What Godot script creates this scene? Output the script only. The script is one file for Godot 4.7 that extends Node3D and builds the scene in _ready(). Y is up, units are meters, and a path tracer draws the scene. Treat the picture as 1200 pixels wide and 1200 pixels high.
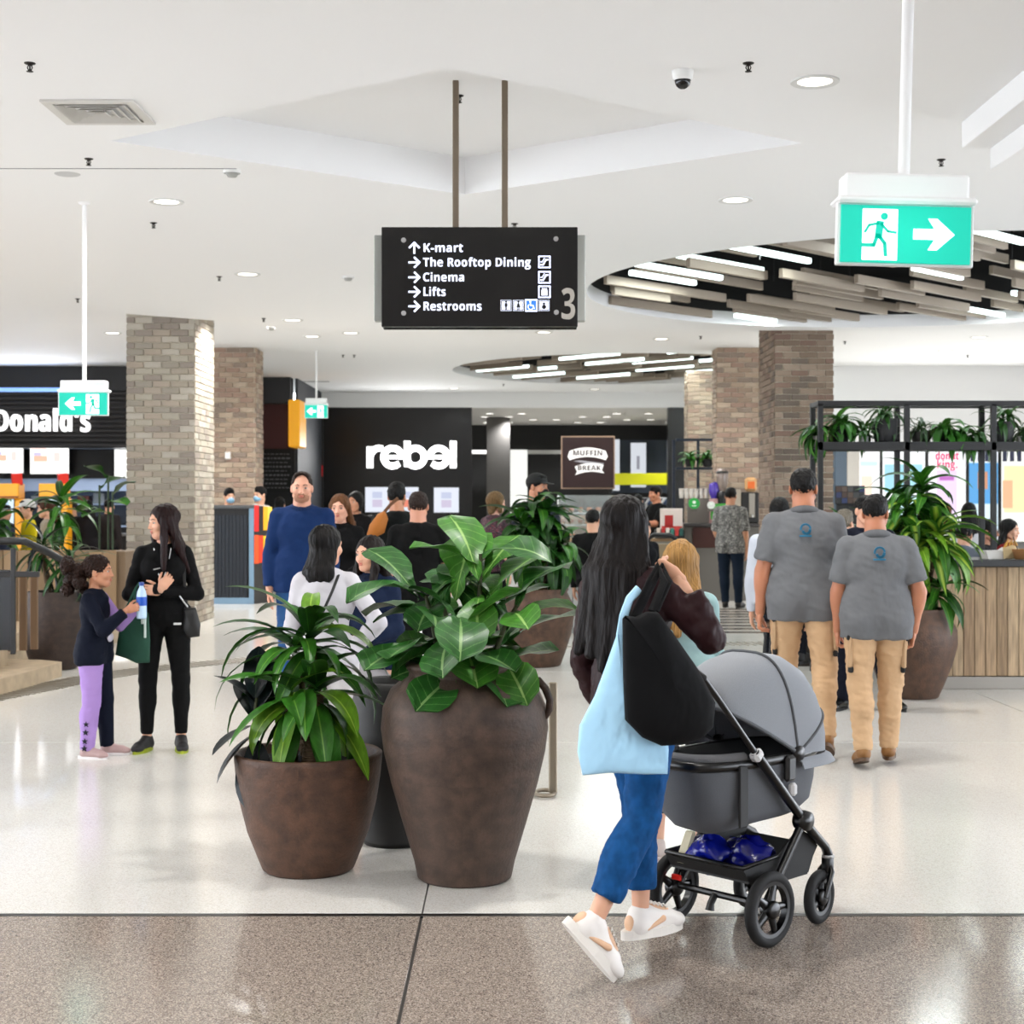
extends Node3D

const F := 1800.0      # focal length in pixels of the 1200 px frame
const EYE := 1.65      # eye height
const HZ := 588.0      # horizon row
const C1 := 4.07       # front ceiling
const C2 := 4.3        # rear ceiling

var used := {}
var mats := {}
var texs := {}
var rng := RandomNumberGenerator.new()

# ------------------------------------------------------------------ places
func P(px: float, py: float, d: float) -> Vector3:
	return Vector3((px - 600.0) / F * d, EYE - (py - HZ) / F * d, -d)

func X(px: float, d: float) -> float:
	return (px - 600.0) / F * d

func Y(py: float, d: float) -> float:
	return EYE - (py - HZ) / F * d

func FL(px: float, py: float) -> Vector3:
	var d := EYE * F / (py - HZ)
	return Vector3((px - 600.0) / F * d, 0, -d)

func CE(px: float, py: float, h: float = C1) -> Vector3:
	var d := (h - EYE) * F / (HZ - py)
	return Vector3((px - 600.0) / F * d, h, -d)

# ------------------------------------------------------------------ nodes
func numbered(called: String) -> String:
	var n: int = used.get(called, -1) + 1
	used[called] = n
	return called if n == 0 else "%s_%03d" % [called, n]

func tag(o: Node, label: String, category: String, group: String = "") -> Node:
	o.set_meta("label", label)
	o.set_meta("category", category)
	if group != "":
		o.set_meta("group", group)
	return o

func thing(called: String, label: String, category: String, at: Vector3 = Vector3.ZERO, turn: float = 0.0, group: String = "") -> Node3D:
	var o := Node3D.new()
	o.name = numbered(called)
	o.position = at
	o.rotation.y = turn
	add_child(o)
	tag(o, label, category, group)
	return o

func node(called: String, parent: Node, at: Vector3 = Vector3.ZERO) -> Node3D:
	var o := Node3D.new()
	o.name = called
	o.position = at
	parent.add_child(o, true)
	return o

func put(called: String, mb, m: Material, parent: Node = null) -> MeshInstance3D:
	var o := MeshInstance3D.new()
	o.mesh = mb.mesh() if mb is MB else mb
	o.material_override = null
	if o.mesh is ArrayMesh and o.mesh.get_surface_count() > 0:
		o.set_surface_override_material(0, m)
	elif o.mesh is PrimitiveMesh:
		o.set_surface_override_material(0, m)
	if parent == null:
		o.name = numbered(called)
		add_child(o)
	else:
		o.name = called
		parent.add_child(o, true)
	return o

func struct(called: String, mb, m: Material) -> MeshInstance3D:
	var o := put(called, mb, m)
	o.set_meta("kind", "structure")
	return o

func stuff(o: Node) -> Node:
	o.set_meta("kind", "stuff")
	return o

func dup(o: Node3D, at: Vector3, turn: float, label: String = "") -> Node3D:
	var base := String(o.name)
	var re := base.rfind("_")
	if re > 0 and base.substr(re + 1).is_valid_int():
		base = base.substr(0, re)
	var c: Node3D = o.duplicate()
	c.name = numbered(base)
	add_child(c)
	c.position = at
	c.rotation.y = turn
	if label != "":
		c.set_meta("label", label)
	return c

# ------------------------------------------------------------------ materials
func noise_tex(key: String, freq: float, octaves: int, lo: float, hi: float, kind: int = FastNoiseLite.TYPE_SIMPLEX_SMOOTH, size: int = 256) -> NoiseTexture2D:
	if texs.has(key):
		return texs[key]
	var n := FastNoiseLite.new()
	n.seed = key.hash() % 1000
	n.noise_type = kind
	n.frequency = freq
	n.fractal_octaves = octaves
	var t := NoiseTexture2D.new()
	t.width = size
	t.height = size
	t.seamless = true
	t.noise = n
	var g := Gradient.new()
	g.set_color(0, Color(lo, lo, lo))
	g.set_color(1, Color(hi, hi, hi))
	t.color_ramp = g
	texs[key] = t
	return t

func mat(c: Color, rough: float = 0.6, o: Dictionary = {}) -> StandardMaterial3D:
	var key := "%s %s %s" % [c, rough, o]
	if mats.has(key):
		return mats[key]
	var m := StandardMaterial3D.new()
	m.albedo_color = c
	m.roughness = rough
	m.metallic = o.get("metal", 0.0)
	m.metallic_specular = o.get("spec", 0.5)
	if o.has("tex"):
		m.albedo_texture = o.tex
	if o.has("bump"):
		m.heightmap_enabled = true
		m.heightmap_texture = o.bump
		m.heightmap_scale = o.get("bs", 0.3)
	if o.has("uv"):
		m.uv1_triplanar = true
		m.uv1_world_triplanar = o.get("world", false)
		m.uv1_scale = o.uv
	if o.has("emit"):
		m.emission_enabled = true
		m.emission = o.emit
		m.emission_energy_multiplier = o.get("e", 1.0)
	if o.has("coat"):
		m.clearcoat_enabled = true
		m.clearcoat = o.coat
		m.clearcoat_roughness = 0.15
	if o.has("rim"):
		m.rim_enabled = true
		m.rim = o.rim
		m.rim_tint = 0.6
	if o.has("sss"):
		m.subsurf_scatter_enabled = true
		m.subsurf_scatter_strength = o.sss
	if o.has("back"):
		m.backlight_enabled = true
		m.backlight = o.back
	if o.has("alpha"):
		m.transparency = BaseMaterial3D.TRANSPARENCY_ALPHA
		m.albedo_color.a = o.alpha
	if o.has("vc"):
		m.vertex_color_use_as_albedo = true
	mats[key] = m
	return m

func fabric(c: Color, rough: float = 0.85) -> StandardMaterial3D:
	return mat(c, rough, {"bump": noise_tex("fold", 0.012, 3, 0, 1), "bs": 0.8, "uv": Vector3(2.6, 1.5, 2.6), "rim": 0.06 if c.get_luminance() < 0.12 else 0.2, "spec": 0.3})

func plain(c: Color, rough: float = 0.5) -> StandardMaterial3D:
	return mat(c, rough)

func metal(c: Color, rough: float = 0.35) -> StandardMaterial3D:
	return mat(c, rough, {"metal": 1.0})

func glow(c: Color, e: float) -> StandardMaterial3D:
	return mat(c, 0.5, {"emit": c, "e": e})

# ------------------------------------------------------------------ mesh builder (faces are given counter-clockwise seen from outside)
class MB:
	var v := PackedVector3Array()
	var n := PackedVector3Array()
	var uv := PackedVector2Array()
	var col := PackedColorArray()
	var ix := PackedInt32Array()
	var t := Transform3D()
	var tint := Color(1, 1, 1)
	var use_col := false

	func vert(p: Vector3, nn: Vector3 = Vector3.ZERO, u: Vector2 = Vector2.ZERO) -> int:
		v.append(t * p)
		n.append(t.basis * nn if nn != Vector3.ZERO else nn)
		uv.append(u)
		if use_col:
			col.append(tint)
		return v.size() - 1

	func tri(a: int, b: int, c: int) -> void:
		ix.append(a)
		ix.append(c)
		ix.append(b)

	func quad(a: Vector3, b: Vector3, c: Vector3, d: Vector3) -> void:
		var nn := (b - a).cross(c - a)
		if nn.length_squared() < 1e-16:
			nn = (c - a).cross(d - a)
		nn = nn.normalized()
		var i := vert(a, nn, Vector2(0, 1))
		vert(b, nn, Vector2(1, 1))
		vert(c, nn, Vector2(1, 0))
		vert(d, nn, Vector2(0, 0))
		tri(i, i + 1, i + 2)
		tri(i, i + 2, i + 3)

	func flat3(a: Vector3, b: Vector3, c: Vector3) -> void:
		var nn := (b - a).cross(c - a).normalized()
		var i := vert(a, nn)
		vert(b, nn)
		vert(c, nn)
		tri(i, i + 1, i + 2)

	func box(c: Vector3, s: Vector3, bev: float = 0.0, bs: Basis = Basis.IDENTITY) -> MB:
		var keep := t
		t = t * Transform3D(bs, c)
		var h := s * 0.5
		bev = minf(bev, minf(h.x, minf(h.y, h.z)) * 0.9)
		var e := h - Vector3(bev, bev, bev)
		for ax in 3:
			for sg in [-1.0, 1.0]:
				var a1 := (ax + 1) % 3
				var a2 := (ax + 2) % 3
				var q := []
				for k in [[-1, -1], [1, -1], [1, 1], [-1, 1]]:
					var p := Vector3.ZERO
					p[ax] = h[ax] * sg
					p[a1] = e[a1] * k[0]
					p[a2] = e[a2] * k[1]
					q.append(p)
				if sg > 0:
					quad(q[0], q[1], q[2], q[3])
				else:
					quad(q[3], q[2], q[1], q[0])
		if bev > 0.0:
			for ax in 3:
				var a1 := (ax + 1) % 3
				var a2 := (ax + 2) % 3
				for s1 in [-1.0, 1.0]:
					for s2 in [-1.0, 1.0]:
						var p := Vector3.ZERO
						var q := Vector3.ZERO
						p[a1] = h[a1] * s1
						p[a2] = e[a2] * s2
						q[a1] = e[a1] * s1
						q[a2] = h[a2] * s2
						var lo := -e[ax]
						var p0 := p
						p0[ax] = lo
						var p1 := p
						p1[ax] = -lo
						var q0 := q
						q0[ax] = lo
						var q1 := q
						q1[ax] = -lo
						if s1 * s2 > 0:
							quad(p0, q0, q1, p1)
						else:
							quad(p1, q1, q0, p0)
			for sx in [-1.0, 1.0]:
				for sy in [-1.0, 1.0]:
					for sz in [-1.0, 1.0]:
						var a := Vector3(h.x * sx, e.y * sy, e.z * sz)
						var b := Vector3(e.x * sx, h.y * sy, e.z * sz)
						var d := Vector3(e.x * sx, e.y * sy, h.z * sz)
						if sx * sy * sz > 0:
							flat3(a, b, d)
						else:
							flat3(a, d, b)
		t = keep
		return self

	# a tube along a path; r is one radius or one per point; flat squeezes the section across side
	func tube(path: Array, r, seg: int = 8, caps: bool = true, side: Vector3 = Vector3.ZERO, flat: float = 1.0, closed: bool = false) -> MB:
		var m := path.size()
		var first := v.size()
		var up := side
		for i in m:
			var a: Vector3 = path[maxi(i - 1, 0)]
			var b: Vector3 = path[mini(i + 1, m - 1)]
			if closed:
				a = path[(i + m - 1) % m]
				b = path[(i + 1) % m]
			var d := (b - a).normalized()
			if up == Vector3.ZERO:
				up = Vector3.UP if absf(d.y) < 0.9 else Vector3.RIGHT
			var x := (up - d * up.dot(d)).normalized()
			var y := d.cross(x)
			up = x
			var rr: float = r[i] if r is Array or r is PackedFloat32Array else r
			var p: Vector3 = path[i]
			for k in seg:
				var an := TAU * k / seg
				vert(p + x * cos(an) * rr * flat + y * sin(an) * rr, Vector3.ZERO, Vector2(float(k) / seg, float(i) / m))
		for i in (m if closed else m - 1):
			var i2 := (i + 1) % m
			for k in seg:
				var k2 := (k + 1) % seg
				var a := first + i * seg + k
				var b := first + i * seg + k2
				var c := first + i2 * seg + k2
				var d := first + i2 * seg + k
				tri(a, b, c)
				tri(a, c, d)
		if caps and not closed:
			for e in [0, m - 1]:
				var c := Vector3.ZERO
				for k in seg:
					c += v[first + e * seg + k]
				c /= seg
				var dn: Vector3 = (path[1] - path[0]) if e == 0 else (path[m - 1] - path[m - 2])
				dn = (t.basis * dn).normalized() * (-1.0 if e == 0 else 1.0)
				var base := v.size()
				v.append(c)
				n.append(dn)
				uv.append(Vector2.ZERO)
				if use_col:
					col.append(tint)
				for k in seg:
					v.append(v[first + e * seg + k])
					n.append(dn)
					uv.append(Vector2.ZERO)
					if use_col:
						col.append(tint)
				for k in seg:
					var k2 := (k + 1) % seg
					if e == 0:
						tri(base, base + 1 + k2, base + 1 + k)
					else:
						tri(base, base + 1 + k, base + 1 + k2)
		return self

	# profile of Vector2(radius, height), from the bottom outside upwards
	func lathe(prof: Array, seg: int = 32, at: Transform3D = Transform3D(), sharp: bool = false) -> MB:
		var keep := t
		t = t * at
		if sharp:
			var m := prof.size()
			for i in m - 1:
				_ring([prof[i], prof[i + 1]], seg)
		else:
			_ring(prof, seg)
		t = keep
		return self

	func _ring(prof: Array, seg: int) -> void:
		var first := v.size()
		var m := prof.size()
		for i in m:
			for k in seg:
				var an := TAU * k / seg
				vert(Vector3(cos(an) * prof[i].x, prof[i].y, sin(an) * prof[i].x), Vector3.ZERO, Vector2(float(k) / seg, float(i) / m))
		for i in m - 1:
			for k in seg:
				var k2 := (k + 1) % seg
				var a := first + i * seg + k
				var b := first + i * seg + k2
				var c := first + (i + 1) * seg + k2
				var d := first + (i + 1) * seg + k
				tri(a, c, b)
				tri(a, d, c)

	func ball(c: Vector3, r: Vector3, bs: Basis = Basis.IDENTITY, seg: int = 12) -> MB:
		var prof := []
		var rows := maxi(4, seg / 2)
		for i in rows + 1:
			var a := -PI / 2 + PI * i / rows
			prof.append(Vector2(maxf(cos(a), 0.0001), sin(a)))
		return lathe(prof, seg, Transform3D(bs * Basis.from_scale(r), c))

	# polygon in the xy plane of at, extruded along its +z by depth (seen from +z the polygon may turn either way)
	func prism(poly: PackedVector2Array, depth: float, at: Transform3D = Transform3D()) -> MB:
		var keep := t
		t = t * at
		if Geometry2D.is_polygon_clockwise(poly):
			poly = poly.duplicate()
			poly.reverse()
		var tris := Geometry2D.triangulate_polygon(poly)
		for z in [0.0, depth]:
			var base := v.size()
			for p in poly:
				vert(Vector3(p.x, p.y, z), Vector3(0, 0, 1 if z > 0 else -1), p)
			for k in range(0, tris.size(), 3):
				var a := tris[k]
				var b := tris[k + 1]
				var c := tris[k + 2]
				var cr := (poly[b] - poly[a]).cross(poly[c] - poly[a])
				if (cr > 0) == (z > 0):
					tri(base + a, base + b, base + c)
				else:
					tri(base + a, base + c, base + b)
		var m := poly.size()
		for i in m:
			var a := poly[i]
			var b := poly[(i + 1) % m]
			quad(Vector3(a.x, a.y, 0), Vector3(b.x, b.y, 0), Vector3(b.x, b.y, depth), Vector3(a.x, a.y, depth))
		t = keep
		return self

	# smooth sheet through a grid of points: rows[i][j]
	func sheet(rows: Array, thick: float = 0.0) -> MB:
		var first := v.size()
		var m := rows.size()
		var w: int = rows[0].size()
		for i in m:
			for j in w:
				vert(rows[i][j], Vector3.ZERO, Vector2(float(j) / (w - 1), float(i) / (m - 1)))
		for i in m - 1:
			for j in w - 1:
				var a := first + i * w + j
				tri(a, a + 1, a + w + 1)
				tri(a, a + w + 1, a + w)
		if thick > 0.0:
			var nrm := PackedVector3Array()
			nrm.resize(m * w)
			for i in m - 1:
				for j in w - 1:
					var p: Vector3 = rows[i][j]
					var q := ((rows[i][j + 1] - p) as Vector3).cross(rows[i + 1][j] - p)
					for k in [i * w + j, i * w + j + 1, (i + 1) * w + j, (i + 1) * w + j + 1]:
						nrm[k] += q
			var second := v.size()
			for i in m:
				for j in w:
					vert(rows[i][j] - nrm[i * w + j].normalized() * thick, Vector3.ZERO, Vector2(float(j) / (w - 1), float(i) / (m - 1)))
			for i in m - 1:
				for j in w - 1:
					var a := second + i * w + j
					tri(a, a + w + 1, a + 1)
					tri(a, a + w, a + w + 1)
			var rim := []
			for j in w:
				rim.append(j)
			for i in range(1, m):
				rim.append(i * w + w - 1)
			for j in range(w - 2, -1, -1):
				rim.append((m - 1) * w + j)
			for i in range(m - 2, 0, -1):
				rim.append(i * w)
			for k in rim.size():
				var a: int = rim[k]
				var b: int = rim[(k + 1) % rim.size()]
				var keep := t
				t = Transform3D()
				quad(v[second + a], v[second + b], v[first + b], v[first + a])
				t = keep
		return self

	func mesh() -> ArrayMesh:
		var acc := PackedVector3Array()
		acc.resize(v.size())
		for k in range(0, ix.size(), 3):
			var a := ix[k]
			if n[a] != Vector3.ZERO:
				continue
			var b := ix[k + 1]
			var c := ix[k + 2]
			var q := (v[c] - v[a]).cross(v[b] - v[a])
			acc[a] += q
			acc[b] += q
			acc[c] += q
		for k in n.size():
			if n[k] == Vector3.ZERO:
				n[k] = acc[k].normalized() if acc[k].length_squared() > 1e-20 else Vector3.UP
		var arr := []
		arr.resize(Mesh.ARRAY_MAX)
		arr[Mesh.ARRAY_VERTEX] = v
		arr[Mesh.ARRAY_NORMAL] = n
		arr[Mesh.ARRAY_TEX_UV] = uv
		if use_col:
			arr[Mesh.ARRAY_COLOR] = col
		arr[Mesh.ARRAY_INDEX] = ix
		var m := ArrayMesh.new()
		if v.size() > 0 and ix.size() > 0:
			m.add_surface_from_arrays(Mesh.PRIMITIVE_TRIANGLES, arr)
		return m

func mb() -> MB:
	return MB.new()

func boxm(s: Vector3, bev: float = 0.0) -> MB:
	return MB.new().box(Vector3.ZERO, s, bev)

# ------------------------------------------------------------------ lettering
func text(called: String, s: String, height: float, depth: float, m: Material, parent: Node, at: Vector3, turn: float = 0.0, bold: bool = true, centre: bool = false, face: String = "Droid Sans", stretch: float = 1.0) -> MeshInstance3D:
	var f := SystemFont.new()
	f.font_names = [face]
	f.font_weight = 700 if bold else 400
	var tm := TextMesh.new()
	tm.font = f
	tm.text = s
	tm.font_size = 64
	tm.pixel_size = height / 46.0
	tm.depth = depth
	tm.curve_step = 2.0
	tm.horizontal_alignment = HORIZONTAL_ALIGNMENT_CENTER if centre else HORIZONTAL_ALIGNMENT_LEFT
	tm.vertical_alignment = VERTICAL_ALIGNMENT_CENTER
	tm.material = m
	var o := MeshInstance3D.new()
	o.mesh = tm
	o.name = called
	o.position = at
	o.rotation.y = turn
	var bw := tm.get_aabb().size.x
	o.scale = Vector3(stretch if stretch > 0.0 else -stretch / maxf(bw, 0.001), 1, 1)
	if parent == null:
		o.name = numbered(called)
		add_child(o)
	else:
		parent.add_child(o, true)
	return o

# ------------------------------------------------------------------ the scene
func _ready() -> void:
	rng.seed = 11
	var cam := Camera3D.new()
	cam.name = "camera"
	cam.projection = Camera3D.PROJECTION_FRUSTUM
	cam.near = 0.1
	cam.far = 200.0
	cam.size = 0.1 * 1200.0 / F
	cam.frustum_offset = Vector2(0, -0.1 * (600.0 - HZ) / F)
	cam.position = Vector3(0, EYE, 0)
	cam.keep_aspect = Camera3D.KEEP_HEIGHT
	var lens := CameraAttributesPhysical.new()
	lens.frustum_focal_length = 35.0
	lens.frustum_near = 0.1
	lens.frustum_far = 200.0
	lens.frustum_focus_distance = 6.5
	lens.exposure_aperture = 3.6
	cam.attributes = lens
	add_child(cam)
	cam.near = 0.1
	cam.far = 200.0
	cam.size = 0.1 * 1200.0 / F
	cam.frustum_offset = Vector2(0, -0.1 * (600.0 - HZ) / F)
	cam.current = true
	var we := WorldEnvironment.new()
	we.name = "world"
	var en := Environment.new()
	en.background_mode = Environment.BG_COLOR
	en.background_color = Color(0.94, 0.965, 1.0)
	en.background_energy_multiplier = 8.6
	en.tonemap_mode = Environment.TONE_MAPPER_LINEAR
	en.tonemap_exposure = 1.02
	en.sdfgi_enabled = true
	en.ssao_enabled = true
	en.ssil_enabled = true
	we.environment = en
	add_child(we)
	leaf_mats()
	downlights()
	shell()
	columns()
	far_shops()
	left_side()
	right_side()
	middle()
	ceiling_things()
	signs()
	plants()
	stroller()
	crowd()

# ------------------------------------------------------------------ downlights: a bezel, a glowing lens and a spot light just under it
func downlight(p: Vector3, label: String, e: float, r: float = 0.14) -> void:
	var t := thing("ceiling_light", label, "light", p, 0, "recessed downlights in the ceiling")
	put("bezel", mb().lathe([Vector2(r * 0.72, 0.0), Vector2(r * 0.72, -0.006), Vector2(r * 0.96, -0.012), Vector2(r, -0.008), Vector2(r, 0.0)], 28), plain(Color(0.8, 0.8, 0.79), 0.5), t)
	put("lamp_lens", mb().lathe([Vector2(0.001, -0.006), Vector2(r * 0.71, -0.004), Vector2(r * 0.71, 0.0)], 28), glow(Color(1.0, 0.97, 0.92), 3.0), t)
	var l := SpotLight3D.new()
	l.name = "lamp"
	l.light_color = Color(1.0, 0.99, 0.975)
	l.light_energy = e
	l.spot_angle = 75.0
	l.spot_angle_attenuation = 0.6
	l.spot_range = 40.0
	l.spot_attenuation = 2.0
	l.light_size = r * 0.7
	l.shadow_enabled = true
	l.position = Vector3(0, -0.03, 0)
	l.rotation_degrees.x = -90
	t.add_child(l)

func downlights() -> void:
	var e := 6.9
	for a in [[955, 95, "largest recessed downlight in the front ceiling, beside the small dome camera"], [862, 234, "recessed downlight in front of the large round slatted ceiling opening"], [195, 236, "recessed downlight beside the thin white rod of the left exit sign"], [290, 321, "recessed downlight above the left brick column"], [343, 375, "recessed downlight at the curved edge of the front ceiling"]]:
		downlight(CE(a[0], a[1]), a[2], e)
	for a in [[411, 390, "recessed downlight just behind the front ceiling edge, left of the hanging directory"], [775, 397, "recessed downlight above the smaller round slatted ceiling opening"], [1108, 411, "recessed downlight in the rear ceiling right of the tall brick column"], [1147, 395, "recessed downlight close under the large slatted opening, at the right"], [1061, 433, "recessed downlight above the steel plant shelf"], [132, 390, "recessed downlight beside the top of the left brick column"], [1166, 455, "small far downlight over the right end of the steel plant shelf"], [532, 455, "small far downlight over the lit white shop name"], [697, 456, "small far downlight over the muffin shop sign"]]:
		downlight(CE(a[0], a[1], C2), a[2], e)
	downlight(Vector3(-3.75, C2, -21.35), "recessed downlight washing the right flank of the pale brick column", 14.0)
	# the rest of the grid, outside the frame
	for z in [5.5, 1.5, -2.5, -6.5]:
		for x in [-8.0, -4.0, 0.0, 4.0, 8.0]:
			downlight(Vector3(x, C1, z), "recessed downlight in the ceiling outside the picture", e)
	for z in [-10.5, -14.5]:
		for x in [-8.5, 9.5]:
			downlight(Vector3(x, C1, z), "recessed downlight in the ceiling beyond the picture's edge", e)
	for p in [Vector3(-8.5, C2, -24.0), Vector3(9.5, C2, -20.5), Vector3(9.5, C2, -25.0), Vector3(-3.2, C2, -24.6), Vector3(0.5, C2, -24.0)]:
		downlight(p, "recessed downlight in the rear ceiling", e)

# ------------------------------------------------------------------ floor, ceilings, walls
func terrazzo(key: String, base: Color, chips: Array, density: float, px: int = 512) -> ImageTexture:
	var r := RandomNumberGenerator.new()
	r.seed = key.hash()
	var im := Image.create(px, px, false, Image.FORMAT_RGB8)
	im.fill(base)
	for k in int(density * px * px / 6.0):
		var c: Color = chips[r.randi() % chips.size()]
		c = c.lerp(base, r.randf() * 0.6)
		var x := r.randi() % px
		var y := r.randi() % px
		var w := 1 + r.randi() % 3
		var h := 1 + r.randi() % 3
		im.fill_rect(Rect2i(x, y, w, h), c)
	return ImageTexture.create_from_image(im)

func shell() -> void:
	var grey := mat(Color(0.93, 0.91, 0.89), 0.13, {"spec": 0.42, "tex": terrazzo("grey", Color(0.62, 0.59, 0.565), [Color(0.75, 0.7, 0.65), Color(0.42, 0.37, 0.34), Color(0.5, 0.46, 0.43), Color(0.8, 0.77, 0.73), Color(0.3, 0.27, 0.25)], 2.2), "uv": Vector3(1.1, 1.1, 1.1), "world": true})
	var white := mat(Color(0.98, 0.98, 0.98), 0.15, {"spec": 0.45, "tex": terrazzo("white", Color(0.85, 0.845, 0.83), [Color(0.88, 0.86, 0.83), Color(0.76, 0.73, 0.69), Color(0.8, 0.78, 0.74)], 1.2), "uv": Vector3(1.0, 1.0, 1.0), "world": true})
	var joint := plain(Color(0.26, 0.25, 0.24), 0.5)
	var brown := mat(Color(0.62, 0.58, 0.54), 0.2, {"tex": grey.albedo_texture, "uv": Vector3(1.1, 1.1, 1.1), "world": true})
	var fl := struct("floor", mb().box(Vector3(0, -0.16, -20.5), Vector3(30, 0.3, 61)), joint)
	var xs := [-13.5, -9.1, -4.73, -0.36, 4.01, 8.38, 13.5]
	var zs := [9.5, 2.58, -1.79, -6.16, -10.53, -14.9, -19.27, -23.64, -28.0, -37.4, -50.5]
	for i in zs.size() - 1:
		for j in xs.size() - 1:
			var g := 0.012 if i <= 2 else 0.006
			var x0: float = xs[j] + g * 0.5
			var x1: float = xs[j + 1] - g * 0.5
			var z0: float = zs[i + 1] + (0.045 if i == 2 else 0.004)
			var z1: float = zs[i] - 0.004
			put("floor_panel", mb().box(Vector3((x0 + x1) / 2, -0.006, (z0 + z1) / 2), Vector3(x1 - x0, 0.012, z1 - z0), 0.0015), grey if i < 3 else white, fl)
	put("divider_strip", mb().box(Vector3(0, -0.006, -6.14), Vector3(27, 0.011, 0.036), 0.001), plain(Color(0.07, 0.065, 0.06), 0.4), fl)
	# darker bands in front of the coffee counter
	for k in 9:
		put("floor_band", mb().box(Vector3(4.2, 0.001, -19.4 - k * 0.52), Vector3(5.6, 0.004, 0.24 + 0.1 * (k % 2)), 0.001), brown if k % 2 == 0 else grey, fl)
	# tactile strips: short bars across a curved band
	var tac := mb()
	var band := Curve3D.new()
	for q in [Vector3(-4.75, 0, -11.6), Vector3(-4.3, 0, -13.2), Vector3(-3.5, 0, -15.2), Vector3(-1.6, 0, -16.9), Vector3(0.6, 0, -17.5), Vector3(3.2, 0, -17.9), Vector3(6.5, 0, -18.2)]:
		band.add_point(q)
	for k in band.point_count:
		var a := band.get_point_position(maxi(k - 1, 0))
		var b := band.get_point_position(mini(k + 1, band.point_count - 1))
		band.set_point_in(k, -(b - a) / 6.0)
		band.set_point_out(k, (b - a) / 6.0)
	var ln := band.get_baked_length()
	var s := 0.0
	while s < ln - 0.1:
		var p := band.sample_baked(s)
		var d := (band.sample_baked(s + 0.05) - p).normalized()
		tac.box(p + Vector3(0, 0.004, 0), Vector3(0.42, 0.008, 0.035), 0.003, Basis.looking_at(d, Vector3.UP))
		s += 0.085
	stuff(put("tactile_strip", tac, metal(Color(0.62, 0.6, 0.56), 0.4), fl))

	var paint := mat(Color(0.9, 0.9, 0.9), 0.75)
	var black := plain(Color(0.012, 0.012, 0.014), 0.7)
	# front ceiling with a round opening and a square coffer
	var cg := CSGCombiner3D.new()
	cg.name = "ceiling"
	cg.set_meta("kind", "structure")
	var slab := CSGPolygon3D.new()
	slab.name = "ceiling_slab"
	var edge := PackedVector2Array([Vector2(-13.5, 9.5), Vector2(13.5, 9.5), Vector2(13.5, -21.7), Vector2(-2.4, -21.7), Vector2(-3.3, -21.2), Vector2(-4.0, -20.5), Vector2(-4.97, -19.8), Vector2(-6.23, -18.7), Vector2(-7.6, -17.0), Vector2(-9.0, -14.5), Vector2(-13.5, -10)])
	slab.polygon = edge
	slab.depth = 0.5
	slab.rotation_degrees.x = 90
	slab.position.y = C1
	slab.material = paint
	cg.add_child(slab)
	var hole := CSGCylinder3D.new()
	hole.name = "round_opening"
	hole.radius = 3.8
	hole.height = 2.0
	hole.sides = 96
	hole.operation = CSGShape3D.OPERATION_SUBTRACTION
	hole.position = Vector3(4.65, C1, -17.5)
	hole.material = paint
	cg.add_child(hole)
	var dia := CSGPolygon3D.new()
	dia.name = "coffer_opening"
	dia.polygon = PackedVector2Array([Vector2(-0.37, -12.1), Vector2(1.96, -10.37), Vector2(-0.36, -8.57), Vector2(-2.69, -10.3)])
	dia.depth = 0.6
	dia.rotation_degrees.x = 90
	dia.position.y = C1 - 0.31
	dia.operation = CSGShape3D.OPERATION_SUBTRACTION
	dia.material = paint
	cg.add_child(dia)
	add_child(cg)
	# rear ceiling with the smaller round opening
	var cr := CSGCombiner3D.new()
	cr.name = "ceiling_001"
	cr.set_meta("kind", "structure")
	var slab2 := CSGPolygon3D.new()
	slab2.name = "ceiling_slab"
	slab2.polygon = PackedVector2Array([Vector2(13.5, -21.72), Vector2(13.5, -37.5), Vector2(-13.5, -37.5), Vector2(-13.5, -10.02), Vector2(-9.0, -14.52), Vector2(-7.6, -17.02), Vector2(-6.23, -18.72), Vector2(-4.97, -19.82), Vector2(-4.0, -20.52), Vector2(-3.3, -21.22), Vector2(-2.4, -21.72)])
	slab2.depth = 0.3
	slab2.rotation_degrees.x = 90
	slab2.position.y = C2
	slab2.material = paint
	cr.add_child(slab2)
	var hole2 := CSGCylinder3D.new()
	hole2.name = "round_opening"
	hole2.radius = 3.6
	hole2.height = 2.0
	hole2.sides = 72
	hole2.operation = CSGShape3D.OPERATION_SUBTRACTION
	hole2.position = Vector3(2.4, C2, -31.0)
	hole2.material = paint
	cr.add_child(hole2)
	add_child(cr)
	well("trim_1", Vector3(4.65, C1, -17.5), 3.8, 0.5, Vector3(1, 0, -1).normalized(), 30, 15, black)
	well("trim_2", Vector3(2.4, C2, -31.0), 3.6, 0.3, Vector3(1, 0, 1).normalized(), 30, 16, black)
	# stepped bulkhead at the upper right
	struct("trim_3", mb().box(Vector3(2.87 + 4.0, C1 - 0.08, -9.8 + 7.3), Vector3(8.0, 0.17, 14.6), 0.004).box(Vector3(3.05 + 3.9, C1 - 0.235, -9.8 + 7.3), Vector3(7.8, 0.14, 14.6), 0.004), paint)
	# thin control joint in the ceiling
	struct("trim_4", mb().box(Vector3(-4.0, C1 - 0.002, -11.15), Vector3(4.0, 0.004, 0.008)), plain(Color(0.5, 0.5, 0.5), 0.8))
	# bulkhead above the far shops
	struct("trim_5", mb().box(Vector3(0.9, (3.93 + C2) / 2 + 0.1, -37.25), Vector3(12.0, C2 - 3.93 + 0.2, 0.3), 0.01), paint)
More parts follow.
